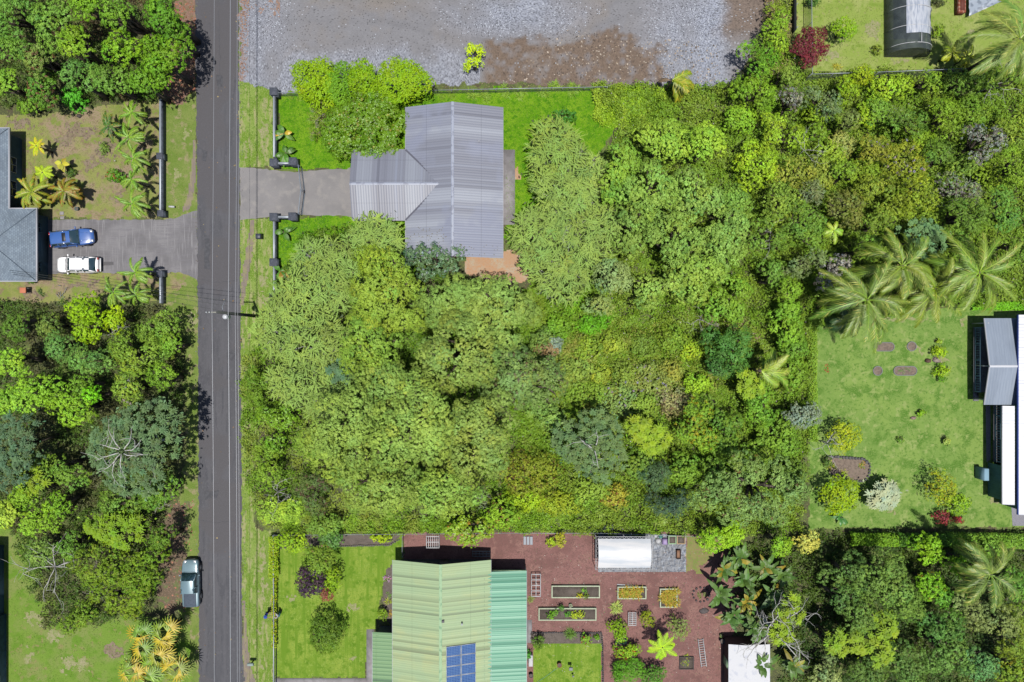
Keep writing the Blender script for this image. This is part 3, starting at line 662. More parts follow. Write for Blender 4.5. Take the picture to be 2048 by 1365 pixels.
# ---------------------------------------------------------------- roofs
def sheet(name, O, S, T, poly, pitch, amp, mat, parent, prof=(0,.7,1,.7)):
    """ribbed roof sheet: ribs run up T, polygon in (s,t) metres"""
    O, S, T = (np.array(v, float) for v in (O, S, T)); S /= np.linalg.norm(S); T /= np.linalg.norm(T); N = np.cross(S, T); N = N if N[2] > 0 else -N
    s0 = min(p[0] for p in poly); s1 = max(p[0] for p in poly); k = len(prof)
    ss = np.arange(s0+1e-4, s1, pitch/k); ss = np.append(ss, s1-1e-4)
    V = []; rows = []
    for j, s in enumerate(ss):
        ts = []
        for i in range(len(poly)):
            (a, b), (c, d) = poly[i], poly[(i+1) % len(poly)]
            if (a-s)*(c-s) <= 0 and abs(a-c) > 1e-9: ts.append(b+(d-b)*(s-a)/(c-a))
        h = prof[j % k]*amp; t0, t1 = min(ts), max(ts); rows.append(len(V))
        nseg = 2
        for q in range(nseg+1): V.append(O+S*s+T*(t0+(t1-t0)*q/nseg)+N*h)
    F = []
    for j in range(len(rows)-1):
        for q in range(2): a = rows[j]+q; b = rows[j+1]+q; F.append((a, b, b+1, a+1))
    o = build(name, V, F, mat, parent)
    n = o.data.polygons[0].normal
    if n[2] < 0: o.data.flip_normals()
    return o
def gable(rt, x0, x1, y0, y1, he, hr, xr, pitch, amp, mat, matr, names='roof', thick=True, prof=(0,.7,1,.7)):
    """gabled roof, ridge along y at xr"""
    for sx, xe in ((-1, x0), (1, x1)):
        w = abs(xr-xe); sl = math.hypot(w, hr-he)
        sheet(names, (xe, y0, he), (0, 1, 0), (xr-xe, 0, hr-he), [(0,0),(y1-y0,0),(y1-y0,sl),(0,sl)], pitch, amp, mat, rt, prof)
        m = MB(); m.box(xe-.04 if sx < 0 else xe, xe if sx < 0 else xe+.04, y0, y1, he-.16, he+.02); m.build('gutter', m_trim, rt)
    mb = MB(); d = .16; sl = (hr-he)/abs(xr-x0)
    mb.add([(xr-d,y0,hr-d*sl+amp+.02),(xr,y0,hr+amp+.035),(xr+d,y0,hr-d*sl+amp+.02),(xr-d,y1,hr-d*sl+amp+.02),(xr,y1,hr+amp+.035),(xr+d,y1,hr-d*sl+amp+.02)], [(0,1,4,3),(1,2,5,4)])
    mb.build('ridge_cap', matr, rt)
m_trim = M('white_trim', A(214,216,226))
def walls(rt, x0, x1, y0, y1, h, mat, gy=None, hr=0, th=None):
    V = [(x0,y0,0),(x1,y0,0),(x1,y1,0),(x0,y1,0),(x0,y0,h),(x1,y0,h),(x1,y1,h),(x0,y1,h)]
    F = [(0,1,5,4),(1,2,6,5),(2,3,7,6),(3,0,4,7)]
    if gy is not None:
        V += [(gy,y0,hr),(gy,y1,hr)]; F += [(4,5,8),(6,7,9)]
    return build('wall', V, F, mat, rt)
m_glass = M('window_glass', A(40,60,70), rough=.1, spec=.8)
def window(rt, axis, c, a0, a1, z0, z1, out, frame=None):
    """window on a wall plane; axis 'x': plane x=c spanning y a0..a1"""
    f = MB(); g = MB(); o = .03*out; t = .07
    def bx(mb, p0, p1, q0, q1, d0, d1):
        if axis == 'x': mb.box(c+d0, c+d1, p0, p1, q0, q1)
        else: mb.box(p0, p1, c+d0, c+d1, q0, q1)
    for (p0, p1, q0, q1) in ((a0,a0+t,z0,z1),(a1-t,a1,z0,z1),(a0+t,a1-t,z0,z0+t),(a0+t,a1-t,z1-t,z1),((a0+a1)/2-t/2,(a0+a1)/2+t/2,z0+t,z1-t)): bx(f, p0, p1, q0, q1, min(0, 2*o), max(0, 2*o))
    bx(g, a0+t, a1-t, z0+t, z1-t, min(o*.4, o), max(o*.4, o))
    w = f.build('window', frame or m_trim, rt); g2 = g.build('pane', m_glass, None); 
    g2.data.transform(__import__('mathutils').Matrix.Translation(-rt.location)); g2.parent = w

# central grey house
m_greyM = M('grey_metal_roof', A(150,154,170), [(1.1, A(140,143,158), .44, .6, (.22,2.4,1)), (.35, A(180,186,200), .46, .62, (1,.7,1)), (2.4, A(128,131,146), .54, .68, (.1,4,1)), (.2, A(156,162,184), .5, .6), (9, A(170,178,198), .6, .75, (.3,4,1))], rough=.5, spec=.4, snap=(0,.27,0), stripes=[(1,.27,.3,A(132,135,150),.16),(0,2.9,.012,A(96,98,112),.6),(1,.81,.05,A(116,118,132),.3)])
m_greyW = M('grey_metal_roof_wing', A(150,154,170), [(1.1, A(140,143,158), .44, .6, (2.4,.22,1)), (.4, A(170,176,190), .5, .66, (1,1.2,1)), (2.4, A(128,131,146), .54, .68, (4,.1,1)), (9, A(168,176,198), .6, .75, (4,.3,1))], rough=.5, spec=.4, snap=(.27,0,0), stripes=[(0,.27,.3,A(132,135,150),.16),(1,2.3,.014,A(96,98,112),.6),(0,.81,.05,A(116,118,132),.3)])
m_ridge = M('ridge_metal', A(176,184,204), [(2, A(150,156,176), .5, .6)], rough=.45)
m_housew = M('tan_wall', A(190,160,140), [(3, A(170,144,124), .5, .65)])
HE, HR = 3.0, 4.7
xl, xr_, xm = W(811,0,HE)[0], W(1006,0,HE)[0], W(905,0,HR)[0]
yt, yb = W(0,215,HE)[1], W(0,517,HE)[1]
rt = root('house', ((xl+xr_)/2, (yt+yb)/2, 0), 'L-shaped house under a weathered grey corrugated metal roof', 'house')
gable(rt, xl, xr_, yb, yt, HE, HR, xm, .27, .025, m_greyM, m_ridge)
xw = W(704,0,HE)[0]; yw0, yw1, ywm = W(0,441,HE)[1], W(0,300,HE)[1], W(0,368,4.15)[1]
HW = 4.15; xj = W(882,0,HW)[0]
for ye in (yw0, yw1):
    sl = math.hypot(abs(ywm-ye), HW-HE)
    sheet('wing_roof', (xw, ye, HE+.03), (1,0,0), (0, ywm-ye, HW-HE), [(0,0),(xl-xw+.1,0),(xj-xw,sl),(0,sl)], .27, .025, m_greyW, rt)
    y_ = ye+(.04 if ye > ywm else -.04); MB().box(xw, xl, min(ye,y_), max(ye,y_), HE-.16, HE+.03).build('gutter', m_trim, rt)
    a = np.array([xl, ye, HE+.09]); b = np.array([xj, ywm, HW+.09]); n = np.array([-(b-a)[1], (b-a)[0], 0]); n = n/np.linalg.norm(n)*.09
    MB().add([a-n, a+n, b+n, b-n], [(0,1,2,3)]).build('valley_flashing', M('flashing', A(104,106,122)), rt)
MB().add([(xw,ywm-.14,HW+.03),(xw,ywm,HW+.09),(xw,ywm+.14,HW+.03),(xj,ywm-.14,HW+.03),(xj,ywm,HW+.09),(xj,ywm+.14,HW+.03)], [(0,3,4,1),(1,4,5,2)]).build('ridge_cap', m_ridge, rt)
wl = walls(rt, xl+.55, xr_-.55, yb+.5, yt-.5, HE+.1, m_housew, xm, HR-.1)
V = [(xw+.5,yw0+.5,0),(xl+.55,yw0+.5,0),(xl+.55,yw1-.5,0),(xw+.5,yw1-.5,0),(xw+.5,yw0+.5,HE+.1),(xl+.55,yw0+.5,HE+.1),(xl+.55,yw1-.5,HE+.1),(xw+.5,yw1-.5,HE+.1),(xw+.5,ywm,HW-.1)]
build('wing_wall', V, [(0,1,5,4),(2,3,7,6),(3,0,4,8,7)], m_housew, rt)
window(rt, 'x', xr_-.55, yb+3, yb+4.8, 1, 2.2, 1); window(rt, 'x', xr_-.55, yb+9, yb+10.8, 1, 2.2, 1); window(rt, 'y', yb+.5, xl+2, xl+3.6, 1, 2.2, -1); window(rt, 'y', yb+.5, xr_-3.6, xr_-2, 1, 2.2, -1)
MB().box(xw+.44, xw+.5, yw0+1.6, yw1-1.6, 0, 2.3).build('garage_door', m_trim, rt)
MB().box(xr_-.56, xr_-.5, yb+6.2, yb+7.1, 0, 2.1).build('door', M('brown_door', A(120,90,70)), rt)
v = MB(); v.cyl(W(958,0,4)[0], W(0,283,4)[1], 3.6, 4.15, .06, 8).build('vent_pipe', m_trim, rt)

# green house at the bottom
m_gM = M('pale_green_metal_roof', A(192,214,166), [(.5, A(202,216,160), .45, .6), (1.1, A(164,182,138), .52, .64, (.2,2.6,1)), (2.2, A(120,128,98), .57, .64, (.14,3.4,1)), (.3, A(178,208,162), .5, .64, (1,.4,1))], rough=.6, snap=(0,.23,0), stripes=[(1,.46,.16,A(150,176,132),.4),(0,3.1,.01,A(110,130,100),.5)])
m_gR = M('sea_green_metal_roof', A(132,200,168), [(.7, A(164,220,190), .42, .55, (.3,1.4,1)), (1.0, A(84,160,130), .52, .64, (.25,1.6,1)), (2.6, A(74,128,108), .56, .68, (.08,4,1))], rough=.6, snap=(0,.2,0), stripes=(1,.4,.2,A(80,150,126),.75))
m_gL = M('lean_to_metal_roof', A(156,196,140), [(1.2, A(126,168,120), .45, .56, (.1,2.6,1)), (2.4, A(96,134,100), .54, .66, (.1,4,1))], rough=.6, snap=(0,.2,0), stripes=(1,.4,.3,A(104,146,104),.7))
m_gt = M('green_ridge', A(182,216,172), [(2, A(150,190,150), .5, .62)]); m_teal = M('teal_flashing', A(60,140,124), [(3, A(150,160,140), .55, .64, (1,.4,1)), (5, A(40,100,92), .5, .6)])
m_wg = M('dark_wall_boards', A(96,110,116), [(3, A(80,92,100), .5, .65)])
GE, GR = 2.95, 4.5
x0, x1, xm = W(785,0,GE)[0], W(982,0,GE)[0], W(881,0,GR)[0]; yt = W(0,1120,GE)[1]; yb = W(0,1470,GE)[1]
rt = root('house', ((x0+x1)/2, (yt+yb)/2, 0), 'green metal-roofed house with eight solar panels beside the red cinder yard', 'house')
RIB = (0,0,0,0,0,1,1)
gable(rt, x0, x1, yb, yt, GE, GR, xm, .46, .05, m_gM, m_gt, prof=RIB)
walls(rt, x0+.5, x1-.5, yb+.5, yt-.9, GE+.1, m_wg, xm, GR-.1)
# right teal lean-to
xa, xb = W(966,0,3.0)[0], W(1053,0,2.6)[0]; ya = W(0,1143,2.8)[1]; sl = math.hypot(xb-xa, .45)
sheet('side_roof', (xb, yb, 2.6), (0,1,0), (xa-xb, 0, .45), [(0,0),(ya-yb,0),(ya-yb,sl),(0,sl)], .4, .05, m_gR, rt, RIB)
MB().box(xa-.12, xa+.16, yb, ya-.6, 3.06, 3.16).build('flashing', m_teal, rt)
MB().box(xb, xb+.05, yb, ya, 2.42, 2.62).build('gutter', m_trim, rt); MB().box(xa, xb, ya, ya+.05, 2.5, 2.68).build('fascia', m_gt, rt)
walls(rt, x1-.45, xb-.5, yb+.5, ya-.7, 2.7, m_wg)
for q in range(9): # posts of the side verandah
    MB().box(xb-.12, xb-.02, ya-.3-q*2.4, ya-.2-q*2.4, 0, 2.5).build('post', m_trim, rt)
xa, xb = W(745,0,2.5)[0], W(804,0,2.95)[0]; ya2 = W(0,1265,2.6)[1]; sl = math.hypot(xb-xa, .4)
sheet('side_roof', (xa, yb, 2.5), (0,1,0), (xb-xa, 0, .4), [(0,0),(ya2-yb,0),(ya2-yb,sl),(0,sl)], .4, .05, m_gL, rt, RIB)
MB().box(xb-.08, xb+.1, yb, ya2, 2.9, 3.02).build('flashing', m_teal, rt); MB().box(xa-.06, xa, yb, ya2, 2.35, 2.52).build('gutter', m_trim, rt)
walls(rt, xa+.4, x0+.52, yb+.5, ya2-.4, 2.6, m_wg)
window(rt, 'y', yt-.9, x0+1.6, x0+3.4, 1, 2.2, 1); window(rt, 'y', yt-.9, x1-3.4, x1-1.6, 1, 2.2, 1)
MB().box(xm-.5, xm+.5, yt-.9, yt-.84, 0, 2.1).build('door', M('grey_door', A(120,120,124)), rt)
MB().cyl(*W(924,1248,4.1)[:2], 3.8, 4.35, .09, 10).build('vent_pipe', m_trim, rt); MB().box(*(lambda a: (a[0]-.14,a[0]+.14,a[1]-.12,a[1]+.12))(W(886,1243,4.5)), 4.4, 4.62).build('vent_box', M('vent_grey', A(120,120,124)), rt)
# solar array on the east slope
m_cell = bpy.data.materials.new('solar_cells'); m_cell.use_nodes = True; n_ = m_cell.node_tree; b_ = n_.nodes['Principled BSDF']
tc = n_.nodes.new('ShaderNodeTexCoord'); br = n_.nodes.new('ShaderNodeTexBrick'); br.offset = 0; br.inputs['Scale'].default_value = 1
br.inputs['Brick Width'].default_value = .165; br.inputs['Row Height'].default_value = .165; br.inputs['Mortar Size'].default_value = .012
br.inputs['Color1'].default_value = (*A(50,92,160),1); br.inputs['Color2'].default_value = (*A(58,104,176),1); br.inputs['Mortar'].default_value = (*A(120,160,205),1)
n_.links.new(tc.outputs['Object'], br.inputs['Vector']); n_.links.new(br.outputs[0], b_.inputs['Base Color']); b_.inputs['Roughness'].default_value = .25
slope = math.atan((GR-GE)/(x1-xm)); m_alu = M('aluminium', A(214,218,226), rough=.4)
S = np.array([cos(slope), 0, -sin(slope)]); N = np.array([sin(slope), 0, cos(slope)])
pw, phh = 1.56, 1.02
Px = W(892,0,4.4)[0]; Py = W(0,1293,4.3)[1]
for i in range(5):
    for j in range(2):
        o0 = np.array([xm, 0, GR])+S*((Px-xm)/cos(slope)+j*(pw+.03)); y1_ = Py-i*(phh+.03); y0_ = y1_-phh
        if i == 4 and False: continue
        def P(s, y, n): v = o0+S*s+N*n; return (v[0], y, v[2])
        V = []; F = []
        fr = MB(); f = .035
        for (s0, s1, a, b) in ((0,pw,y0_,y0_+f),(0,pw,y1_-f,y1_),(0,f,y0_+f,y1_-f),(pw-f,pw,y0_+f,y1_-f)):
            fr.add([P(s0,a,.11),P(s1,a,.11),P(s1,b,.11),P(s0,b,.11),P(s0,a,.16),P(s1,a,.16),P(s1,b,.16),P(s0,b,.16)], [(0,3,2,1),(4,5,6,7),(0,1,5,4),(1,2,6,5),(2,3,7,6),(3,0,4,7)])
        pn = fr.build('solar_panel', m_alu, rt)
        cl = build('cells', [P(f,y0_+f,.15),P(pw-f,y0_+f,.15),P(pw-f,y1_-f,.15),P(f,y1_-f,.15)], [(0,1,2,3)], m_cell); cl.data.transform(__import__('mathutils').Matrix.Translation(-rt.location)); cl.parent = pn

# left house with slate-blue shingles
m_sh = bpy.data.materials.new('shingles'); m_sh.use_nodes = True; n_ = m_sh.node_tree; b_ = n_.nodes['Principled BSDF']; b_.inputs['Roughness'].default_value = .85
tc = n_.nodes.new('ShaderNodeTexCoord'); mp = n_.nodes.new('ShaderNodeMapping'); mp.inputs['Rotation'].default_value = (0,0,R(90)); br = n_.nodes.new('ShaderNodeTexBrick')
br.inputs['Scale'].default_value = 1; br.inputs['Brick Width'].default_value = .3; br.inputs['Row Height'].default_value = .17; br.inputs['Mortar Size'].default_value = .014; br.inputs['Bias'].default_value = 0
br.inputs['Color1'].default_value = (*A(122,140,158),1); br.inputs['Color2'].default_value = (*A(146,164,180),1); br.inputs['Mortar'].default_value = (*A(88,102,120),1)
nz = n_.nodes.new('ShaderNodeTexNoise'); nz.inputs['Scale'].default_value = .6; mx = n_.nodes.new('ShaderNodeMix'); mx.data_type = 'RGBA'; mx.blend_type = 'MULTIPLY'; mx.inputs[0].default_value = .5
n_.links.new(tc.outputs['Object'], mp.inputs[0]); n_.links.new(mp.outputs[0], br.inputs['Vector']); n_.links.new(tc.outputs['Object'], nz.inputs['Vector'])
n_.links.new(br.outputs[0], mx.inputs[6]); n_.links.new(nz.outputs[0], mx.inputs[7]); 
mx2 = n_.nodes.new('ShaderNodeMix'); mx2.data_type = 'RGBA'; mx2.blend_type = 'MULTIPLY'; mx2.inputs[0].default_value = 1; mx2.inputs[7].default_value = (1.3,1.3,1.3,1)
n_.links.new(mx.outputs[2], mx2.inputs[6]); n_.links.new(mx2.outputs[2], b_.inputs['Base Color'])
m_navy = M('navy_wall', A(70,104,124), [(2, A(60,92,110), .5, .6)])
HL = 2.7
xe = W(72,0,HL)[0]; xe2 = W(17,0,HL)[0]; ya, yb2 = W(0,418,HL)[1], W(0,562,HL)[1]; yc = W(0,257,HL)[1]; xf = xe-14
rt = root('house', (xe-5, (ya+yb2)/2, 0), 'house at the left edge with blue-grey shingle hip roof and navy walls', 'house')
hw = (ya-yb2)/2; hz = HL+hw*.36
V = [(xf,yb2,HL),(xe,yb2,HL),(xe,ya,HL),(xf,ya,HL),(xf,(ya+yb2)/2,hz),(xe-hw,(ya+yb2)/2,hz)]
build('roof', V, [(0,1,5,4),(1,2,5),(2,3,4,5)], m_sh, rt)
x2 = xe2; hw2 = 4.6; V = [(x2-2*hw2,ya-hw*1.0,HL),(x2,ya-.0,HL-.003),(x2,yc,HL),(x2-2*hw2,yc,HL),(x2-hw2,ya-hw,HL+hw2*.36),(x2-hw2,yc-hw2,HL+hw2*.36),(x2,ya-hw,HL)]
V = [(x2-2*hw2,ya-hw,HL+.01),(x2,ya-hw,HL+.01),(x2,yc,HL+.01),(x2-2*hw2,yc,HL+.01),(x2-hw2,ya-hw,HL+hw2*.36),(x2-hw2,yc-hw2,HL+hw2*.36)]
build('roof', V, [(1,2,5,4),(2,3,5),(3,0,4,5)], m_sh, rt)
f = MB(); f.box(xe, xe+.1, yb2, ya, HL-.2, HL+.03); f.box(xe2+.1, xe+.1, ya, ya+.1, HL-.2, HL+.03); f.box(xe2, xe2+.1, ya, yc, HL-.2, HL+.03); f.box(xf, xe+.1, yb2-.1, yb2, HL-.2, HL+.03); f.box(xf, xe2+.1, yc, yc+.1, HL-.2, HL+.03)
f.build('fascia', m_trim, rt)
for hpv in ((( xe,yb2,HL),(xe-hw,(ya+yb2)/2,hz)), ((xe,ya,HL),(xe-hw,(ya+yb2)/2,hz)), ((x2,yc,HL),(x2-hw2,yc-hw2,HL+hw2*.36))):
    MB().tube(hpv, .05, 5).build('hip_cap', M('hip_cap', A(100,116,134)), rt)
walls(rt, xf+.4, xe-.55, yb2+.4, ya-.4, HL, m_navy); walls(rt, x2-2*hw2+.4, xe2-.5, ya-.4, yc-.4, HL, m_navy)
for a in (yb2+1.0, ya-2.4): window(rt, 'x', xe-.55, a, a+1.2, 1.2, 2.1, 1, M('teal_frame', A(90,130,150)))
for a in (ya+1.6, ya+4.2): window(rt, 'x', xe2-.5, a, a+1.7, .9, 2.1, 1)
MB().box(xe-.56, xe-.5, (ya+yb2)/2-1.6, (ya+yb2)/2+1.6, 0, 2.2).build('garage_door', M('garage_blue', A(80,114,134)), rt)

# house at the right edge: grey gabled porch in front of white roofs
m_gp = M('grey_porch_roof', A(158,172,192), [(.6, A(144,158,178), .45, .6, (2,.4,1)), (2, A(150,164,184), .5, .6, (4,.2,1)), (.5, A(206,214,226), .7, .74)], rough=.5)
m_wr = M('white_metal_roof', A(232,236,246,), [(1.3, A(212,218,232), .5, .64, (.2,3,1)), (4, A(196,204,220), .6, .72, (.3,3,1))], rough=.45)
m_twall = M('teal_wall', A(112,164,164), [(4, A(100,150,150), .5, .6, (1,1,.2))]); m_deck = M('deck_boards', A(150,150,154), [(6, A(124,124,130), .45, .6, (.2,6,1))])
m_blue = M('blue_trim', A(70,100,190)); m_rail = M('pale_blue_rail', A(150,190,214))
PE, PR = 2.5, 3.35
xa = W(1969,0,PE)[0]; xz = W(2120,0,PE)[0]; y1, y0 = W(0,637,PE)[1], W(0,810,PE)[1]; ym = W(0,733,PR)[1]
rt = root('house', (xz-3, (y0+y1)/2-4, 0), 'teal-walled house at the right edge with grey porch roof and white metal roofs', 'house')
for ye in (y0, y1):
    sl = math.hypot(abs(ym-ye), PR-PE)
    sheet('porch_roof', (xa, ye, PE), (1,0,0), (0, ym-ye, PR-PE), [(0,0),(W(2036,0,PE)[0]-xa,0),(W(2046,0,PR)[0]-xa,sl),(0,sl)], .3, .012, m_gp, rt)
MB().add([(xa-.05,ym-.12,PR),(xa-.05,ym,PR+.07),(xa-.05,ym+.12,PR),(xa+4,ym-.12,PR),(xa+4,ym,PR+.07),(xa+4,ym+.12,PR)], [(0,3,4,1),(1,4,5,2)]).build('ridge_cap', m_wr, rt)
MB().add([(xa-.04,y0,PE-.15),(xa-.04,ym,PR-.15),(xa-.04,y1,PE-.15),(xa-.04,y0,PE+.02),(xa-.04,ym,PR+.02),(xa-.04,y1,PE+.02),(xa,y0,PE+.02),(xa,ym,PR+.02),(xa,y1,PE+.02)], [(0,1,4,3),(1,2,5,4),(3,4,7,6),(4,5,8,7)]).build('bargeboard', m_trim, rt)
# main white roof, east of the porch
xe = W(2037,0,3.4)[0]; yB = W(0,1030,3.4)[1]; yT = W(0,630,3.4)[1]
sheet('main_roof', (xe, yB, 3.4), (0,1,0), (6,0,1.6), [(0,0),(yT-yB,0),(yT-yB,6.2),(0,6.2)], .35, .02, m_wr, rt)
MB().box(xe-.07, xe, yB, yT, 3.2, 3.44).build('gutter', m_blue, rt)
xw1 = W(2007,0,2.9)[0]; yW0 = W(0,1010,2.9)[1]; yW1 = W(0,812,2.7)[1]
sheet('verandah_roof', (xw1, yW0, 2.75), (0,1,0), (xe-xw1-.1,0,.3), [(0,0),(yW1-yW0,0),(yW1-yW0,xe-xw1-.1),(0,xe-xw1-.1)], .35, .015, m_wr, rt)
MB().box(xw1-.05, xw1, yW0, yW1, 2.6, 2.78).build('gutter', m_trim, rt)
build('wall', [(xw1+.35,yW0+.3,0),(xw1+.35,W(0,925,0)[1],0),(xw1+.35,W(0,925,0)[1],2.75),(xw1+.35,yW0+.3,2.75),(xz,yW0+.3,0),(xz,yW0+.3,2.75)], [(0,3,2,1),(0,4,5,3)], m_twall, rt)
build('wall', [(xe+.4,yB+.4,0),(xe+.4,yT-.4,0),(xe+.4,yT-.4,3.45),(xe+.4,yB+.4,3.45)], [(0,1,2,3)], m_twall, rt)
xd = W(1948,0,.5)[0]
MB().box(xd, xe+.4, y0+1.2, y1-.9, .3, .5).build('deck', m_deck, rt)
xd2 = W(1988,0,.5)[0]
MB().box(xd2, xe+.4, W(0,925,.5)[1], y0+1.2, .3, .5).build('deck', m_deck, rt)
def rail(xr, a, b, z):
    m = MB(); m.box(xr-.05, xr+.05, a, b, z+.85, z+.93); m.box(xr-.03, xr+.03, a, b, z+.08, z+.13)
    for y in np.arange(a, b, .28): m.box(xr-.02, xr+.02, y, y+.05, z+.13, z+.85)
    for y in np.arange(a, b+.01, (b-a)/4): m.box(xr-.045, xr+.045, y-.045, y+.045, z-.3, z+.98)
    m.build('railing', m_rail, rt)
rail(xd+.1, y0+1.3, y1-1.0, .5); rail(xd2+.1, W(0,922,.5)[1], y0+.3, .5)
for y in (y0+.5, ym, y1-.5): MB().box(xa+.3, xa+.42, y-.06, y+.06, 0, 2.5+(.75 if y == ym else .1)).build('post', m_trim, rt)
a = W(1975,944,1.6); MB().box(a[0]-.33, a[0]+.2, W(0,941,1.6)[1]-1.15, W(0,941,1.6)[1]+.15, .0, 1.6, .05).build('water_heater_box', m_rail, rt)
window(rt, 'x', xe+.4, ym-2.5, ym-1, 1.2, 2.3, -1); window(rt, 'x', xe+.4, ym+1, ym+2.5, 1.2, 2.3, -1)
MB().box(*W(1946,640,0)[:1], xa+1, y0+.2, y0+1.2, .0, .12).build('step', m_side, rt)

# white shed roof at the bottom right
m_ws = M('white_shed_roof', A(240,242,248), [(1.5, A(222,226,238), .55, .65)])
x0, x1 = W(1457,0,2.3)[0], W(1540,0,2.3)[0]; yt, yb = W(0,1289,2.3)[1], W(0,1440,2.3)[1]
rt = root('shed', ((x0+x1)/2, (yt+yb)/2, 0), 'shed with a bright white roof partly under the leaning dead tree', 'shed')
xm = W(1493,0,2.6)[0]
for xe in (x0, x1):
    sl = math.hypot(xm-xe, .3); sheet('roof', (xe, yb, 2.3), (0,1,0), (xm-xe,0,.3), [(0,0),(yt-yb,0),(yt-yb,sl),(0,sl)], .5, .01, m_ws, rt)
walls(rt, x0+.15, x1-.15, yb+.1, yt-.1, 2.3, M('brown_shed_wall', A(110,84,80)), xm, 2.58)
MB().box(x0+.12, x0+.15, yt-3.0, yt-2.1, 0, 1.9).build('door', m_gt, rt)

# ---------------------------------------------------------------- fences and walls
m_lava = M('grey_block_wall', A(116,126,140), [(3, A(94,102,116), .45, .6), (18, A(140,148,160), .55, .68)], bump=(20,.02))
m_cap = M('wall_cap', A(78,84,98), [(5, A(96,102,116), .5, .62)])
m_steel = M('galvanised_steel', A(196,206,218), rough=.4, metal=.2); m_iron = M('painted_gate_iron', A(150,164,180), rough=.4)
def wall_with_posts(label, segs, posts, name='boundary_wall', h=1.1, w=.28, ph=1.45, ps=.75, cap=m_cap, mw=m_lava, group=None, open_=.0):
    a = W(*segs[0][:2]); rt = root(name, (a[0], a[1], 0), label, 'wall', group)
    for (x0, y0, x1, y1) in segs:
        A0, A1 = W(x0, y0), W(x1, y1)
        hx = w/2 if abs(A0[0]-A1[0]) < abs(A0[1]-A1[1]) else 0; hy = w/2-hx
        X0, X1 = sorted((A0[0], A1[0])); Y0, Y1 = sorted((A0[1], A1[1]))
        MB().box(X0-hx, X1+hx, Y0-hy, Y1+hy, 0, h, .02).build('wall_panel', mw, rt)
        MB().box(X0-(hx*.5), X1+(hx*.5), Y0-hy*.5, Y1+hy*.5, h, h+.09, .02).build('coping', m_steel, rt)
    for (x, y) in posts:
        p = W(x, y); m = MB(); m.box(p[0]-ps/2, p[0]+ps/2, p[1]-ps/2, p[1]+ps/2, 0, ph); q = m.build('post', mw, rt)
        c = MB(); s_ = ps/2+.05; c.box(p[0]-s_, p[0]+s_, p[1]-s_, p[1]+s_, ph, ph+.1, .04); o = c.build('cap', cap, None); o.data.transform(__import__('mathutils').Matrix.Translation(-rt.location)); o.parent = q
    return rt
wall_with_posts('low grey block wall with square pillars north of the gated driveway', [(555,200,555,320),(560,332,584,332)], [(556,193),(556,332),(594,330)], h=1.1)
wall_with_posts('low grey block wall with square pillars south of the gated driveway', [(555,447,555,522),(555,533,555,592),(562,438,588,438)], [(556,439),(593,438),(556,528),(556,595)], h=1.1)
wall_with_posts('dark grey wall beside the row of small palms north of the left driveway', [(330,205,330,428)], [(332,431),(330,318)], h=1.0, w=.3, ps=.6, ph=1.15)
wall_with_posts('dark grey wall with pillar south of the left driveway', [(330,554,330,608)], [(330,550)], h=1.0, w=.3, ps=.6, ph=1.15)
# swing gates
for sgn, (ya_, yb_), lab in ((1, (337, 384), 'north leaf of the wrought metal driveway gate'), (-1, (432, 387), 'south leaf of the wrought metal driveway gate')):
    a, b = W(604, ya_), W(610, yb_); rt = root('driveway_gate', (a[0], a[1], 0), lab, 'gate', 'driveway gate leaves')
    n = 14; m = MB(); P = []
    for k in range(n+1):
        t = k/n; x = a[0]+(b[0]-a[0])*t; y = a[1]+(b[1]-a[1])*t; top = 1.35+.18*t
        P.append((x, y, top)); m.tube([(x,y,.1),(x,y,top)], .018, 5)
    f = MB(); f.tube(P, .045, 6); f.tube([(p[0],p[1],.12) for p in P], .04, 6); f.tube([(a[0],a[1],0),(a[0],a[1],1.4)], .05, 6); f.tube([(b[0],b[1],.1),(b[0],b[1],1.55)], .05, 6)
    f.build('frame', m_iron, rt); m.build('bars', m_iron, rt)
m_mesh = bpy.data.materials.new('chain_link'); m_mesh.use_nodes = True; n_ = m_mesh.node_tree; b_ = n_.nodes['Principled BSDF']; b_.inputs['Base Color'].default_value = (*A(150,160,170),1)
wv = n_.nodes.new('ShaderNodeTexChecker'); wv.inputs['Scale'].default_value = 24; tc = n_.nodes.new('ShaderNodeTexCoord'); n_.links.new(tc.outputs['Object'], wv.inputs['Vector'])
mr = n_.nodes.new('ShaderNodeMapRange'); mr.inputs[3].default_value = .22; mr.inputs[4].default_value = .6; n_.links.new(wv.outputs['Fac'], mr.inputs[0]); n_.links.new(mr.outputs[0], b_.inputs['Alpha'])
def chain_fence(label, pts, h=1.5, sp=2.6, rail_r=.035, name='chain_link_fence', mesh=True, group=None):
    w = [np.array(W(*p)[:2]) for p in pts]; rt = root(name, (w[0][0], w[0][1], 0), label, 'fence', group)
    for a, b in zip(w[:-1], w[1:]):
        n = max(1, round(np.linalg.norm(b-a)/sp))
        for k in range(n+(1 if b is w[-1] else 0)):
            p = a+(b-a)*k/n; MB().tube([(p[0],p[1],0),(p[0],p[1],h+.05)], .035, 6).build('post', m_steel, rt)
        MB().tube([(a[0],a[1],h),(b[0],b[1],h)], rail_r, 6).build('top_rail', m_steel, rt)
        if mesh: build('mesh_panel', [(a[0],a[1],.05),(b[0],b[1],.05),(b[0],b[1],h),(a[0],a[1],h)], [(0,1,2,3)], m_mesh, rt)
    return rt
chain_fence('wire fence with white top rail between the gravel lot and the grey house lawn', [(562,194),(860,189),(1212,182)], 1.2)
chain_fence('tall chain-link fence along the left side of the top right lawn', [(1608,-40),(1610,160)], 1.9)
chain_fence('see-through chain-link fence along the bottom of the top right lawn', [(1608,162),(1740,158),(1938,150)], 1.9)
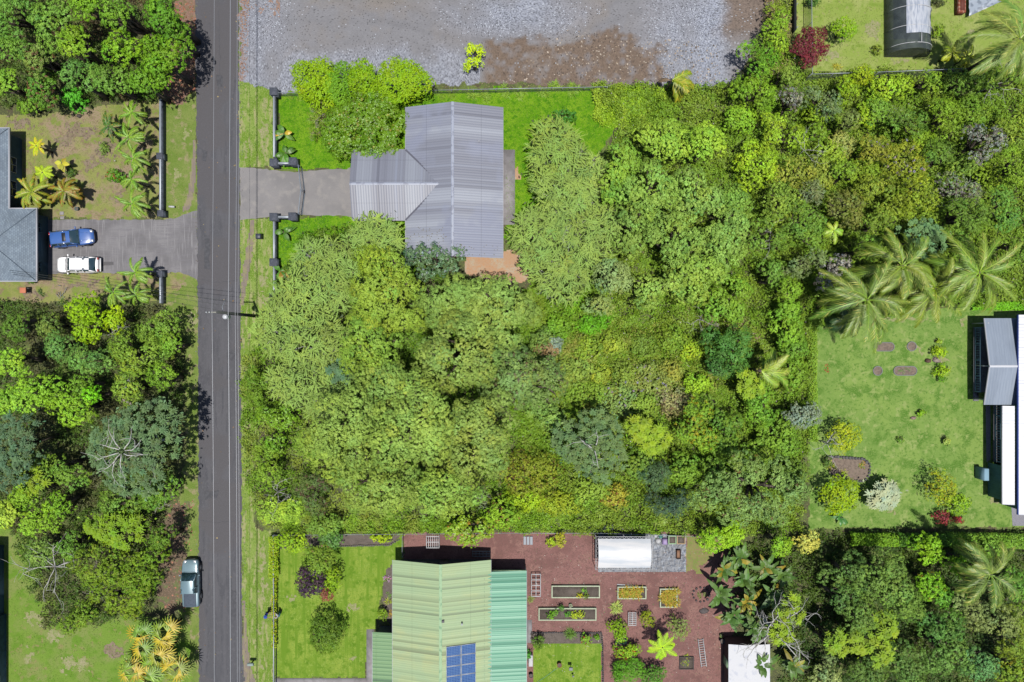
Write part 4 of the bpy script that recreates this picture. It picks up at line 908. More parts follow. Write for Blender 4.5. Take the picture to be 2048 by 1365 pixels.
chain_fence('white rail fence between the roadside verge and the garden lawn, overgrown with vine', [(553,1066),(554,1200),(554,1420)], 1.1, sp=2.2, rail_r=.06)
chain_fence('thin wire fence along the top of the garden lawn and cinder yard', [(553,1066),(800,1064),(1000,1062),(1200,1062),(1440,1070)], 1.0, sp=3.4, rail_r=.022, mesh=False, name='wire_fence')
chain_fence('short fence across the garden by the top left corner of the green roof', [(808,1068),(808,1108)], 1.3, sp=2, rail_r=.02)
# vertical dark shade cloth strip outside the top right lawn
c = W(1583,0); rt = root('shade_cloth_screen', (c[0], 37, 0), 'black shade cloth screen outside the top right lawn fence', 'screen')
MB().box(c[0]-.03, c[0]+.03, W(0,70)[1], W(0,-40)[1], 0, 1.3).build('cloth', M('black_cloth', A(50,56,58)), rt)
for y in (-30, 20, 66): p = W(1583, y); MB().tube([(p[0]+.08,p[1],0),(p[0]+.08,p[1],1.5)], .04, 6).build('post', m_steel, rt)

# ---------------------------------------------------------------- utility pole and lines
p = W(518,633); PHt = 11.0
rt = root('utility_pole', (p[0], p[1], 0), 'tall dark wooden utility pole standing on the verge right of the road', 'utility pole')
m_pole = M('creosoted_wood', A(92,96,92), [(5, A(66,70,68), .45, .6, (1,1,.1))]); m_ins = M('porcelain', A(226,230,236), rough=.3)
MB().tube([(p[0],p[1],-.1),(p[0],p[1],5),(p[0],p[1],PHt-.3)], [.19,.16,.125], 12).build('shaft', m_pole, rt, smooth=True)
MB().box(p[0]-1.15, p[0]+.1, p[1]-.06, p[1]+.06, 10.45, 10.58).build('crossarm', M('grey_crossarm', A(170,170,160)), rt)
MB().lathe(p[0]-.08, p[1]-.36, [(.0,7.9),(.22,7.9),(.26,8.0),(.26,8.75),(.24,8.85),(.1,8.92),(0,8.92)], 14).build('transformer', m_ins, rt, smooth=True)
for (dx, dz) in ((-1.05, 10.58), (-.75, 10.58)): MB().lathe(p[0]+dx, p[1], [(0,dz),(.05,dz),(.09,dz+.05),(.05,dz+.1),(.09,dz+.15),(.03,dz+.24),(0,dz+.24)], 8).build('insulator', m_ins, rt)
MB().tube([(p[0]-.12,p[1]+.08,9.2),(p[0]-.2,p[1]+.6,9.15),(p[0]-.16,p[1]+1.5,8.35)], .02, 5).build('jumper_wire', m_steel, rt)
m_wire = M('bright_wire', A(226,230,240), rough=.35, metal=.3)
def line(px, hz, r, label, sag=.55, name='power_line'):
    P = []
    wx = (px-1024)/PXM*(1-hz/HC)
    for ends in ((p[1], 47.0), (p[1], -47.0)):
        Q = [(wx, p[1]+(ends[1]-p[1])*t, hz-sag*4*.25*(1-(1-t)**2)) for t in np.linspace(0, 1, 14)]
        P = Q[::-1]+P if not P else P[:-1]+Q
    lo = root(name, (wx, p[1], hz), label, 'power line', 'overhead lines along the road')
    MB().tube(P, r, 5).build('cable', m_wire, lo)
line(424, 10.8, .014, 'leftmost overhead wire along the road, carried by the crossarm')
line(456.5, 8.6, .022, 'thick bright overhead wire along the middle of the road')
line(470.5, 6.9, .014, 'overhead wire just left of the right edge of the road')
line(475.5, 6.3, .012, 'overhead wire nearest the right road verge')
for k, (hz, dy) in enumerate(((8.6, 1.2), (8.2, .7), (7.6, .1))):
    q = W(18+k*3, 541+k*4, 3.3); lo = root('service_line', (p[0], p[1], hz), ['northernmost', 'middle', 'southernmost'][k]+' of three thin wires from the pole to the shingle-roofed house', 'power line', 'service wires over the left yard')
    MB().tube([(p[0]+(q[0]-p[0])*t, p[1]+dy+(q[1]-p[1]-dy)*t, hz+(q[2]-hz)*t-1.2*4*t*(1-t)*.5) for t in np.linspace(0,1,14)], .015, 5).build('cable', m_pole, lo)

# house mostly outside the left edge: only its shaded east wall shows
yA, yB = W(0,1090)[1], W(0,1440)[1]
rt = root('house', (W(-60,0)[0], (yA+yB)/2, 0), 'dark-walled house at the left edge beside the dry lawn, only its wall showing', 'house')
walls(rt, W(-260,0)[0], W(8,0)[0], W(0,1228)[1], yA, 2.9, m_navy); walls(rt, W(-262,0)[0], W(13,0)[0], yB, W(0,1228)[1], 2.9, m_navy)
xo = W(13,0)[0]+.35; gable(rt, W(-264,0)[0], xo, yB-.5, yA+.5, 2.9, 4.6, W(-126,0)[0], .27, .025, m_greyM, m_ridge)
window(rt, 'x', W(8,0)[0], yA-3.4, yA-2, 1, 2.1, 1); window(rt, 'x', W(13,0)[0], yB+4, yB+5.4, 1, 2.1, 1)
# ---------------------------------------------------------------- vehicles
m_tyre = M('tyre_rubber', A(52,52,58)); m_rim = M('alloy_rim', A(150,154,162), rough=.4, metal=.4); m_vg = M('car_glass', A(44,72,80), rough=.06, spec=.9, coat=.6); m_blk = M('black_trim', A(36,38,44), rough=.5)
m_lamp = M('lamp_lens', A(220,226,234), rough=.15, spec=.8); m_red = M('red_lens', A(190,40,44), rough=.2); m_chr = M('chrome', A(200,204,212), rough=.2, metal=.7)
def loft(mb, secs, close=True):
    n = len(secs[0]); V = [v for s in secs for v in s]; F = []
    for i in range(len(secs)-1):
        for j in range(n if close else n-1): F.append((i*n+j, i*n+(j+1) % n, (i+1)*n+(j+1) % n, (i+1)*n+j))
    F.append(tuple(range(n))[::-1]); F.append(tuple((len(secs)-1)*n+j for j in range(n)))
    return mb.add(V, F)
def body_section(x, w, z0, z1, c=.14, crown=.03):
    return [(x,-w*.9,z0),(x,w*.9,z0),(x,w,z0+.12),(x,w*1.0,z1-c*1.2),(x,w*.95,z1-c*.35),(x,w*.82,z1),(x,w*.4,z1+crown),(x,0,z1+crown*1.3),(x,-w*.4,z1+crown),(x,-w*.82,z1),(x,-w*.95,z1-c*.35),(x,-w*1.0,z1-c*1.2),(x,-w,z0+.12)]
def wheel(rt, x, y, r=.34, w=.22):
    sg = 1 if y > 0 else -1
    t = MB(); t.tube([(x,y-w/2*sg,r),(x,y-w/2*.8*sg,r),(x,y+w/2*.8*sg,r),(x,y+w/2*sg,r)], [r*.9,r,r,r*.9], 20); wo = t.build('wheel', m_tyre, rt, True)
    c = MB(); c.tube([(x,y+w/2*sg,r),(x,y+w/2*1.08*sg,r)], [r*.62,r*.6], 14); o = c.build('rim', m_rim, wo, True)
    for k in range(5):
        a = k*2*pi/5; MB().tube([(x,y+w*.56*sg,r),(x+r*.56*cos(a),y+w*.56*sg,r+r*.56*sin(a))], .03, 5).build('spoke', m_chr, wo, True) if False else None
def car(px, py, ang, label, paint, kind, L=4.7, Wd=1.86, H=1.62):
    c = W(px, py, .9); rt = root('parked_car' if kind != 'pickup' else 'pickup_truck', (c[0], c[1], 0), label, 'car' if kind != 'pickup' else 'pickup truck', 'parked vehicles', ang)
    h = L/2; w = Wd/2
    if kind == 'suv':    # nose +x
        st = [(-h,w*.8,.45,.86),(-h+.12,w*.93,.32,1.0),(-h+.6,w,.24,1.06),(-.6,w,.22,1.04),(.75,w,.22,1.02),(1.2,w*.99,.22,1.0),(1.75,w*.95,.24,.93),(h-.22,w*.84,.28,.8),(h-.04,w*.66,.36,.66),(h,w*.5,.42,.56)]
        cab = [(-h+.16,.98,.8),(-h+.55,.86,H-.05),(-1.0,.84,H),(.25,.82,H-.02),(.98,.86,1.04)]
        roofx = (-h+.55, .28)
    elif kind == 'wagon':
        st = [(-h,w*.8,.45,.86),(-h+.12,w*.94,.32,.98),(-h+.6,w,.24,1.02),(-.6,w,.22,1.0),(.7,w,.22,.98),(1.1,w*.99,.22,.97),(1.8,w*.96,.24,.92),(h-.2,w*.86,.28,.82),(h-.03,w*.72,.36,.7),(h,w*.6,.42,.56)]
        cab = [(-h+.2,.99,.8),(-h+.7,.86,H-.06),(-1.0,.84,H),(.45,.82,H-.03),(1.15,.86,1.0)]
        roofx = (-h+.72, .48)
    else:
        st = [(-h,w*.94,.5,1.0),(-h+.08,w*.98,.42,1.08),(-.9,w,.38,1.1),(.3,w,.36,1.1),(1.05,w,.36,1.1),(1.5,w*.98,.36,1.08),(2.1,w*.95,.4,1.04),(h-.15,w*.88,.45,.95),(h,w*.72,.5,.8)]
        cab = [(-.95,.93,1.08),(-.85,.84,H-.04),(-.4,.82,H),(.5,.8,H-.02),(1.25,.88,1.12)]
        roofx = (-.88, .52)
    m = MB(); loft(m, [body_section(*s) for s in st]); bo = m.build('body', paint, rt, True, smooth=True)
    bm_ = bo.modifiers.new('b', 'SUBSURF'); bm_.levels = 1; bm_.render_levels = 2
    # glasshouse
    def cs(x, k, z): 
        zb = .95 if kind != 'pickup' else 1.06; ww = w*k
        return [(x,-w*.93,zb),(x,w*.93,zb),(x,ww*.98 if z > 1.1 else w*.93,max(zb+.01,z-.1)),(x,ww*.88,max(zb+.02,z)),(x,-ww*.88,max(zb+.02,z)),(x,-ww*.98 if z > 1.1 else -w*.93,max(zb+.01,z-.1))]
    m = MB(); loft(m, [cs(*s) for s in cab]); m.build('windows', m_vg, rt, True)
    # roof skin with pillars
    rf = MB(); x0, x1 = roofx; mid = (x0+x1)/2
    secs = [[(x,-w*k*.93,z-.06),(x,-w*k*.8,z+.012),(x,0,z+.035),(x,w*k*.8,z+.012),(x,w*k*.93,z-.06)] for x, k, z in ((x0,.85,H-.05),(mid,.85,H+.0),(x1,.83,H-.02))]
    n = 5; V = [v for s in secs for v in s]; F = [(i*n+j,(i+1)*n+j,(i+1)*n+j+1,i*n+j+1) for i in range(2) for j in range(4)]
    rf.add(V, F); rf.build('roof', paint, rt, True, smooth=True)
    pm = MB(); cx1 = cab[-1][0]; cx0 = cab[0][0]
    for s in (-1, 1):
        pm.tube([(x1,s*w*.76,H-.03),(cx1-.05,s*w*.86,1.06 if kind != 'pickup' else 1.13)], .045, 6); pm.tube([(x0,s*w*.78,H-.06),(cx0+.02,s*w*.88,1.0 if kind != 'pickup' else 1.1)], .06, 6)
        for xx in ((mid-.35, mid+.4) if kind != 'pickup' else (mid-.1,)): pm.tube([(xx,s*w*.8,H-.04),(xx,s*w*.94,1.0 if kind != 'pickup' else 1.1)], .04, 6)
    pm.build('pillars', paint, rt, True)
    wr = .34 if kind != 'pickup' else .4
    for sx in (-h*.6, h*.62):
        for sy in (-1, 1):
            a = MB(); a.tube([(sx,sy*(w-.2),wr+.02),(sx,sy*(w+.012),wr+.02)], wr*1.2, 20); a.build('wheel_arch', m_blk, rt, True)
            wheel(rt, sx, sy*(w-.08), wr)
    for s in (-1, 1):
        MB().tube([(cx1-.28,s*w*.95,1.08),(cx1-.3,s*(w+.14),1.12),(cx1-.3,s*(w+.2),1.12)], [.05,.09,.07], 8).build('wing_mirror', paint, rt, True)
        hz = .74 if kind != 'pickup' else .92
        MB().box(h-.42, h-.06, s*w*.56-.14, s*w*.56+.14, hz-.1, hz+.085, .05).build('headlight', m_lamp, rt, True)
        MB().box(-h-.012, -h+.12, s*w*.72-.12, s*w*.72+.12, .72, .98, .03).build('taillight', m_red, rt, True)
    MB().box(h-.03, h+.05, -w*.5, w*.5, .42, .62, .03).build('grille', m_blk, rt, True)
    MB().box(-h-.06, -h+.05, -w*.82, w*.82, .4, .6, .04).build('rear_bumper', paint if kind != 'pickup' else m_chr, rt, True)
    sm = MB()
    for xx in (mid-.62, mid+.12, cx1-.12):
        for s in (-1, 1): sm.box(xx, xx+.022, s*w*1.0-.006, s*w*1.0+.006, .45, .95)
    sm.box(cx1+.05, cx1+.075, -w*.7, w*.7, 1.02 if kind != 'pickup' else 1.1, 1.045 if kind != 'pickup' else 1.135)
    for s in (-.45, .12): MB().tube([(cx1-.02, w*s, (1.06 if kind != 'pickup' else 1.14)),(cx1-.3, w*(s+.38), (1.2 if kind != 'pickup' else 1.27))], .012, 4).build('wiper', m_blk, rt, True)
    sm.build('door_seams', m_blk, rt, True)
    if kind == 'suv':
        MB().box(mid+.22, mid+.62, -w*.5, w*.5, H+.0, H+.045, .02).build('sunroof', m_blk, rt, True)
        for s in (-1, 1): MB().tube([(x0+.1,s*w*.7,H+.03),(x1-.1,s*w*.7,H+.05)], .025, 5).build('roof_rail', m_chr, rt, True)
        for s in (-1, 1): MB().tube([(1.15,s*w*.5,1.035),(1.9,s*w*.36,.97)], .014, 4).build('bonnet_crease', paint, rt, True)
    if kind == 'wagon':
        for s in (-1, 1): MB().tube([(x0+.1,s*w*.7,H+.02),(x1-.1,s*w*.7,H+.04)], .025, 5).build('roof_rail', m_trim, rt, True)
        MB().box(-h+.08, -h+.14, -w*.6, w*.6, .72, .76).build('tailgate_trim', m_blk, rt, True)
    if kind == 'pickup':
        MB().box(-h+.1, -.98, -w*.72, w*.72, 1.11, 1.165, .03).build('bed_cover', M('bed_cover', A(86,100,118), [(6, A(74,88,106), .5, .6)]), rt, True)
    return rt
m_pb = M('blue_car_paint', A(70,118,200), rough=.3, spec=.6, coat=.8); m_pw = M('white_car_paint', (.42,.42,.43), rough=.3, coat=.6); m_ps = M('silver_blue_paint', A(142,172,184), rough=.3, coat=.7, metal=.15)
car(142, 476, R(6), 'blue estate car with dark sunroof parked nearer the top of the left driveway', m_pb, 'suv', 4.75, 1.86, 1.6)
car(154, 529.5, R(180), 'white estate car parked nose to the house on the left driveway', m_pw, 'wagon', 4.65, 1.8, 1.48)
car(381, 1167, R(91), 'silver-blue pickup truck with dark bed cover parked beside the road', m_ps, 'pickup', 5.2, 1.86, 1.72)

# ---------------------------------------------------------------- two people by the garden fence
m_skin = M('skin', A(214,160,130)); 
def person(px, py, face, label, shirt, trousers, hair, arms, lean=(0,0), hat=None):
    c = W(px, py, .9); rt = root('person', (c[0], c[1], 0), label, 'person', None, face)
    def skin(name, V, E, Rd, mat, roots=(0,), parent=rt):
        me = bpy.data.meshes.new(name); me.from_pydata(V, E, []); me.materials.append(mat)
        o = bpy.data.objects.new(name, me); COL.objects.link(o); o.parent = parent
        sk = o.modifiers.new('skin', 'SKIN'); ss = o.modifiers.new('sub', 'SUBSURF'); ss.levels = 1; ss.render_levels = 2
        for i, r in enumerate(Rd): me.skin_vertices[0].data[i].radius = (r, r)
        for r in roots: me.skin_vertices[0].data[r].use_root = True
        for p_ in me.polygons: p_.use_smooth = True
        return o
    lx, ly = lean
    V = [(0,0,.92),(lx*.3,0,1.1),(lx*.75,0,1.3),(lx,0,1.43),(lx*1.1,0,1.5),(lx*1.2+.01,0,1.6),(lx*1.25+.02,0,1.7)]; Rd = [.14,.13,.15,.12,.055,.09,.07]; E = [(0,1),(1,2),(2,3),(3,4),(4,5),(5,6)]
    for s in (-1, 1):
        i = len(V); V += [(0,s*.1,.86),(.04,s*.11,.48),(-.02,s*.12,.1),(.13,s*.13,.04)]; Rd += [.085,.058,.042,.035]; E += [(0,i),(i,i+1),(i+1,i+2),(i+2,i+3)]
    hands = []
    for s, (el, hd) in zip((-1, 1), arms):
        i = len(V); V += [(lx*.95,s*.19,1.4),(lx+el[0],s*el[1],el[2]),(lx+hd[0],s*hd[1],hd[2])]; Rd += [.055,.042,.03]; E += [(3,i),(i,i+1),(i+1,i+2)]; d = np.array(V[i+2])-np.array(V[i+1]); hands.append((np.array(V[i+2]), d/np.linalg.norm(d), s))
    for H_, d, s in hands:
        sd = np.cross(d, [0,0,1.]); sd /= np.linalg.norm(sd)
        p0 = len(V); V += [tuple(H_+d*.03), tuple(H_+d*.09)]; Rd += [.028, .03]; E += [(p0-1 if False else [k for k in range(len(V)) if np.allclose(V[k], H_)][0], p0), (p0, p0+1)]
        for k in range(4):
            b = len(V); q = H_+d*.1+sd*(k-1.5)*.02; ln = (.06,.075,.07,.055)[k]
            V += [tuple(q), tuple(q+d*ln*.55-np.array([0,0,.012])), tuple(q+d*ln-np.array([0,0,.035]))]; Rd += [.009,.008,.007]; E += [(p0+1,b),(b,b+1),(b+1,b+2)]
        b = len(V); q = H_+d*.05+sd*.034*s; V += [tuple(q), tuple(q+d*.04+sd*.02*s)]; Rd += [.01,.008]; E += [(p0,b),(b,b+1)]
    skin('body', V, E, Rd, m_skin)
    skin('shirt', [(lx*.1,0,.95),(lx*.3,0,1.12),(lx*.75,0,1.3),(lx,0,1.42)]+[(lx*.95,s*.2,1.4) for s in (-1,1)]+[(lx*.97+(e[0])*.6,s*(.2+(e[1]-.2)*.6),1.4+(e[2]-1.4)*.6) for s,(e,_) in zip((-1,1),arms)], [(0,1),(1,2),(2,3),(3,4),(3,5),(4,6),(5,7)], [.165,.16,.18,.145,.08,.08,.068,.068], shirt)
    skin('trousers', [(0,0,.94)]+[v for s in (-1,1) for v in ((0,s*.1,.84),(.04,s*.11,.48),(-.01,s*.12,.16))], [(0,1),(1,2),(2,3),(0,4),(4,5),(5,6)], [.16,.105,.08,.065,.105,.08,.065], trousers)
    hx, hz = lx*1.22, 1.66
    h = MB(); n = 12
    h.lathe(hx-.01, 0, [(.0,hz+.14),(.05,hz+.13),(.09,hz+.09),(.108,hz+.03),(.104,hz-.04),(.09,hz-.07)] if not hat else [(.0,hz+.16),(.08,hz+.15),(.11,hz+.1),(.115,hz+.05),(.2,hz+.035),(.2,hz+.02)], n)
    h.build('hat' if hat else 'hair', hat or hair, rt, True, smooth=True)
    f = MB(); f.lathe(hx+.1, 0, [(0,hz+.01),(.014,hz-.02),(.016,hz-.035),(0,hz-.045)], 6); f.build('nose', m_skin, rt, True)
    e = MB()
    for s in (-1, 1): e.lathe(hx+.085, s*.035, [(0,hz+.02),(.011,hz+.012),(0,hz+.002)], 6)
    e.build('eyes', m_blk, rt, True)
    s_ = MB()
    for s in (-1, 1): s_.box(-.08, .19, s*.12-.045, s*.12+.045, 0, .085, .02)
    s_.build('shoes', m_blk, rt, True)
reach = ((.18,.24,1.2),(.42,.16,1.12))
person(533, 1228, R(-15), 'person in a bright blue shirt on the roadside verge reaching to the fence', M('blue_shirt', A(50,90,200)), M('navy_trousers', A(30,40,110)), M('dark_hair', A(60,46,40)), (reach, reach), (.14,0), hat=M('blue_hat', A(60,100,210)))
person(557, 1230, R(165), 'person in a white shirt on the garden side of the vine-covered fence', M('pale_shirt', A(214,228,240)), M('teal_trousers', A(30,120,140)), M('grey_hair', A(190,180,170)), (reach, ((.05,.26,1.15),(.12,.26,.9))), (.1,0))

# ---------------------------------------------------------------- garden things
m_paint = M('cream_paint', A(214,226,196), [(6, A(190,200,170), .55, .66)]); m_white = M('white_paint', A(226,228,232), [(5, A(200,202,208), .55, .66)]); m_soil = m_dirt
def raised_bed(x0, y0, x1, y1, label, t=.12, h=.4, mat=None, kind='raised_bed'):
    a, b = W(x0, y1, h), W(x1, y0, h); rt = root(kind, ((a[0]+b[0])/2, (a[1]+b[1])/2, 0), label, 'raised bed')
    X0, Y0, X1, Y1 = a[0], a[1], b[0], b[1]
    for q in ((X0,X1,Y0,Y0+t),(X0,X1,Y1-t,Y1),(X0,X0+t,Y0+t,Y1-t),(X1-t,X1,Y0+t,Y1-t)): MB().box(*q, 0, h, .015).build('board', mat or m_paint, rt)
    MB().box(X0+t, X1-t, Y0+t, Y1-t, 0, h-.1).build('soil', m_soil, rt)
    return rt
raised_bed(1103, 1172, 1200, 1197, 'long cream raised bed just below the white-roofed greenhouse, sparsely planted')
raised_bed(1077, 1217, 1193, 1242, 'lower of the two long cream raised beds, with leafy plants')
raised_bed(1235, 1174, 1293, 1199, 'medium cream raised bed full of yellow-green grassy plants')
raised_bed(1320, 1178, 1355, 1216, 'short cream raised bed overflowing with orange-yellow grassy plants')
def plank(x0, y0, x1, y1, z, label, w=.12, mat=None, name='plank'):
    a, b = np.array(W(x0,y0,z)), np.array(W(x1,y1,z)); rt = root(name, tuple((a+b)/2*[1,1,0]+[0,0,0]), label, 'plank')
    d = (b-a)/np.linalg.norm(b-a); n = np.array([-d[1], d[0], 0])*w/2; up = np.array([0,0,.05])
    V = [a-n,b-n,b+n,a+n,a-n+up,b-n+up,b+n+up,a+n+up]; MB().add(V, [(0,3,2,1),(4,5,6,7),(0,1,5,4),(1,2,6,5),(2,3,7,6),(3,0,4,7)]).build('board', mat or m_white, rt)
plank(1124, 1170, 1198, 1171, .02, 'loose cream plank behind the upper long raised bed', mat=m_paint)
plank(1234, 1169, 1273, 1172, .02, 'loose white plank behind the medium grassy raised bed')
def ladder(x0, y0, x1, y1, wpx, n, label, z=.12, cat='ladder', name='ladder'):
    a, b = np.array(W(x0,y0,z)), np.array(W(x1,y1,z)); rt = root(name, (a[0],a[1],0), label, cat)
    d = (b-a)/np.linalg.norm(b-a); nn = np.array([-d[1], d[0], 0])*wpx/PXM/2
    for s in (-1, 1): MB().tube([a+nn*s, b+nn*s], .05, 4).build('rail', m_white, rt)
    for k in range(n):
        q = a+(b-a)*(k+.5)/n; MB().tube([q-nn, q+nn], .03, 5).build('rung', m_white, rt)
ladder(1401, 1278, 1408, 1334, 10, 12, 'white ladder lying on the red cinder at the right')
# slatted pallet, white rack, roof sheets, cold frames
def rack(x0, y0, x1, y1, z, n, label, name='slatted_rack', cat='rack', mat=None, legs=True, cross=2):
    a, b = W(x0, y1, z), W(x1, y0, z); rt = root(name, ((a[0]+b[0])/2, (a[1]+b[1])/2, 0), label, cat); mat = mat or m_white
    for k in range(n): x = a[0]+(b[0]-a[0])*k/(n-1); MB().box(x-.035, x+.035, a[1], b[1], z-.04, z).build('slat', mat, rt)
    for k in range(cross+1): y = a[1]+(b[1]-a[1])*k/cross; MB().box(a[0]-.04, b[0]+.04, y-.04, y+.04, z, z+.045).build('rail', mat, rt)
    if legs:
        for x in (a[0], b[0]):
            for y in (a[1], b[1]): MB().box(x-.03, x+.03, y-.03, y+.03, 0, z-.04).build('leg', mat, rt)
rack(853, 1073, 878, 1096, .9, 7, 'white slatted rack standing between the thin fence and the green roof')
rack(1257, 1226, 1272, 1251, .35, 3, 'small white bench with slats beside the dark-fruited shrub', name='bench', cat='bench', cross=6)
rack(1063, 1149, 1081, 1193, .55, 3, 'white-framed plant stand between the teal roof and the long raised beds', name='plant_stand', cat='plant stand', cross=4)
c = W(1056, 1082, .2); rt = root('roofing_sheets', (c[0], c[1], 0), 'small stack of corrugated grey roofing sheets lying on the cinder', 'roofing sheets')
for k in range(3): sheet('sheet', (c[0]-.5+k*.36, c[1]-.45, .12+.02*k), (1,0,0), (0,1,0), [(0,0),(.3,0),(.3,.9),(0,.9)], .1, .05, M('zinc', A(176,184,196), rough=.4), rt)
# greenhouse with white film roof and truss frame
z = 2.2; x0, x1 = W(1196,0,z)[0], W(1301,0,z)[0]; y1, y0 = W(0,1078,z)[1], W(0,1136,z)[1]; ym = (y0+y1)/2-.1
rt = root('greenhouse', ((x0+x1)/2, (y0+y1)/2, 0), 'greenhouse with a bright white film roof and white truss frame on dark sheeting', 'greenhouse')
m_film = M('white_film', A(250,251,254), [(.8, A(226,233,242), .46, .62, (.3,2,1))], rough=.5)  # blue-grey layer puts the film's soft shading into its colour
V = []; nx = 22
for i in range(nx+1):
    x = x0+(x1-x0)*i/nx
    for (y, zz) in ((y0, z), ((y0*2+ym)/3, z+.3), ((y0+ym*2)/3, z+.46), (ym, z+.55), ((y1+ym*2)/3, z+.46), ((y1*2+ym)/3, z+.3), (y1, z)): V.append((x, y, zz+rng.normal()*.014))
build('roof_film', V, [(i*7+j, (i+1)*7+j, (i+1)*7+j+1, i*7+j+1) for i in range(nx) for j in range(6)], m_film, rt, smooth=True)
f = MB(); e = .22
for (ya_) in (y0-e, y1+e):
    f.tube([(x0-e,ya_,z),(x1+e,ya_,z)], .03, 5)
    yb_ = y0 if ya_ < y0 else y1; n = 24
    for k in range(n): f.tube([(x0+(x1-x0)*k/n, ya_ if k % 2 else yb_, z),(x0+(x1-x0)*(k+1)/n, yb_ if k % 2 else ya_, z)], .02, 4)
for xa_ in (x0-e, x1+e):
    f.tube([(xa_,y0-e,z),(xa_,y1+e,z)], .03, 5); xb_ = x0 if xa_ < x0 else x1
    for k in range(12): f.tube([(xa_ if k % 2 else xb_, y0+(y1-y0)*k/12, z),(xb_ if k % 2 else xa_, y0+(y1-y0)*(k+1)/12, z)], .018, 4)
f.build('truss', m_white, rt)
for x in (x0-e, (x0+x1)/2, x1+e):
    for y in (y0-e, y1+e): MB().tube([(x,y,0),(x,y,z)], .035, 6).build('post', m_white, rt)
# wrinkled black sheeting
a, b = W(1196,1144), W(1372,1068); n1, n2 = 110, 44; V = []
gx, gy = np.meshgrid(np.linspace(a[0], b[0], n1), np.linspace(a[1], b[1], n2), indexing='ij')
gz = .02+.05*np.abs(fbm(gx*3, gy*3, 4)-.5)*4+.04*fbm(gx*.8+gy*3, gy*1.4, 3)
gx = gx+(fbm(gx*2, gy*2)-.5)*.1; V = np.stack([gx, gy, gz], 2).reshape(-1, 3)
F = np.array([(i*n2+j, (i+1)*n2+j, (i+1)*n2+j+1, i*n2+j+1) for i in range(n1-1) for j in range(n2-1)])
o = build('ground_sheet', V, F, M('black_sheeting', A(92,102,120), [(1.2, A(64,72,88), .4, .58, (1,2,1)), (2.2, A(134,146,164), .54, .66, (2,.8,1)), (.6, A(196,152,118), .63, .68)], rough=.5, spec=.4, bump=(5,.05)))
tag(o, 'wrinkled dark sheeting spread under and beside the white greenhouse', 'ground sheet')
# cold frame pair, tub, basin, bags
raised_bed(1337, 1072, 1353, 1089, 'pale green open box frame at the right end of the dark sheeting', t=.1, h=.7, mat=M('pale_green_paint', A(180,214,170)), kind='box_frame')
raised_bed(1354, 1072, 1371, 1089, 'timber frame with straw next to the pale green box frame', t=.09, h=.6, mat=M('tan_timber', A(210,180,140)), kind='box_frame')
c = W(1330, 1084, .4); rt = root('plastic_tub', (c[0],c[1],.03), 'purple plastic tub between the white bags and the green box frame', 'tub')
MB().box(c[0]-.27, c[0]+.27, c[1]-.33, c[1]+.33, .03, .45, .08).build('tub_body', M('purple_plastic', A(180,156,214), rough=.4), rt)
MB().box(c[0]-.22, c[0]+.22, c[1]-.28, c[1]+.28, .45, .47).build('lid', M('purple_lid', A(196,176,226)), rt)
c = W(1357, 1109, .3); rt = root('basin', (c[0],c[1],.03), 'brown water basin on the dark sheeting', 'basin')
m = MB(); w_, l_ = .25, .5
for (x_0,x_1,y_0,y_1) in ((-w_,w_,-l_,-l_+.06),(-w_,w_,l_-.06,l_),(-w_,-w_+.06,-l_+.06,l_-.06),(w_-.06,w_,-l_+.06,l_-.06)): m.box(c[0]+x_0,c[0]+x_1,c[1]+y_0,c[1]+y_1,.03,.4)
m.build('rim', M('brown_basin', A(70,50,44)), rt); MB().box(c[0]-.19,c[0]+.19,c[1]-.44,c[1]+.44,.04,.2).build('contents', M('basin_soil', A(170,130,104)), rt)
for i, (x, y, s, lab) in enumerate(((1317,1083,.3,'crumpled white bag left of the purple tub'), (1311,1073,.22,'small white sack by the corner of the greenhouse truss'), (1322,1074,.22,'teal and white bag behind the purple tub'))):
    c = W(x, y, .3); n = 10; prof = [(0,.03),(s,.03),(s*1.1,.12),(s*.8,.3),(s*.35,.42),(0,.44)]
    rt = root('bag', (c[0],c[1],0), lab, 'bag'); m = MB(); m.lathe(c[0], c[1], prof, n); m.V = [(v[0]+rng.normal()*.02, v[1]+rng.normal()*.02, v[2]+(rng.normal()*.02 if v[2] > .05 else 0)) for v in m.V]; m.build('sack', m_white if i < 2 else M('teal_bag', A(90,160,150)), rt)
# pots
def pot(px, py, r, h, label, mat, plant=None, base=0, name='plant_pot'):
    c = W(px, py, h); rt = root(name, (c[0],c[1],base), label, 'pot')
    MB().lathe(c[0], c[1], [(0,base+.02),(r*.7,base+.02),(r,base+h),(r*1.08,base+h),(r*1.08,base+h+.04),(r*.88,base+h+.04),(r*.8,base+h-.05),(0,base+h-.06)], 16).build('pot', mat, rt, smooth=False)
    MB().lathe(c[0], c[1], [(0,base+h-.02),(r*.85,base+h-.03)], 14).build('soil', m_soil, rt)
    if plant:
        lb = LB(); tuft(lb, c[0], c[1], base+h, 24, plant[1], .08, A(*plant[0], k=1.15)); lb.build('plant', rt)
m_terr = M('terracotta', A(150,84,70)); m_dkp = M('dark_pot', A(70,72,78)); m_gpot = M('grey_pot', A(160,164,168))
pot(1119, 1331, .24, .45, 'round dark red tub standing on the small square lawn', m_terr, name='round_tub')
pot(1141, 1212, .18, .3, 'small grey pot between the two long raised beds', m_gpot, ((170,190,140), .2))
pot(1443, 1272, .16, .3, 'left of two small pots by the corner of the white shed', m_dkp, ((120,150,60), .2))
pot(1449, 1275, .16, .3, 'right of two small pots by the corner of the white shed', m_terr)
pot(1445, 1283, .26, .5, 'dark oval planter beside the white shed', m_dkp, name='planter')
pot(1062, 1352, .22, .4, 'dark urn at the foot of the teal roof', m_dkp, name='urn')
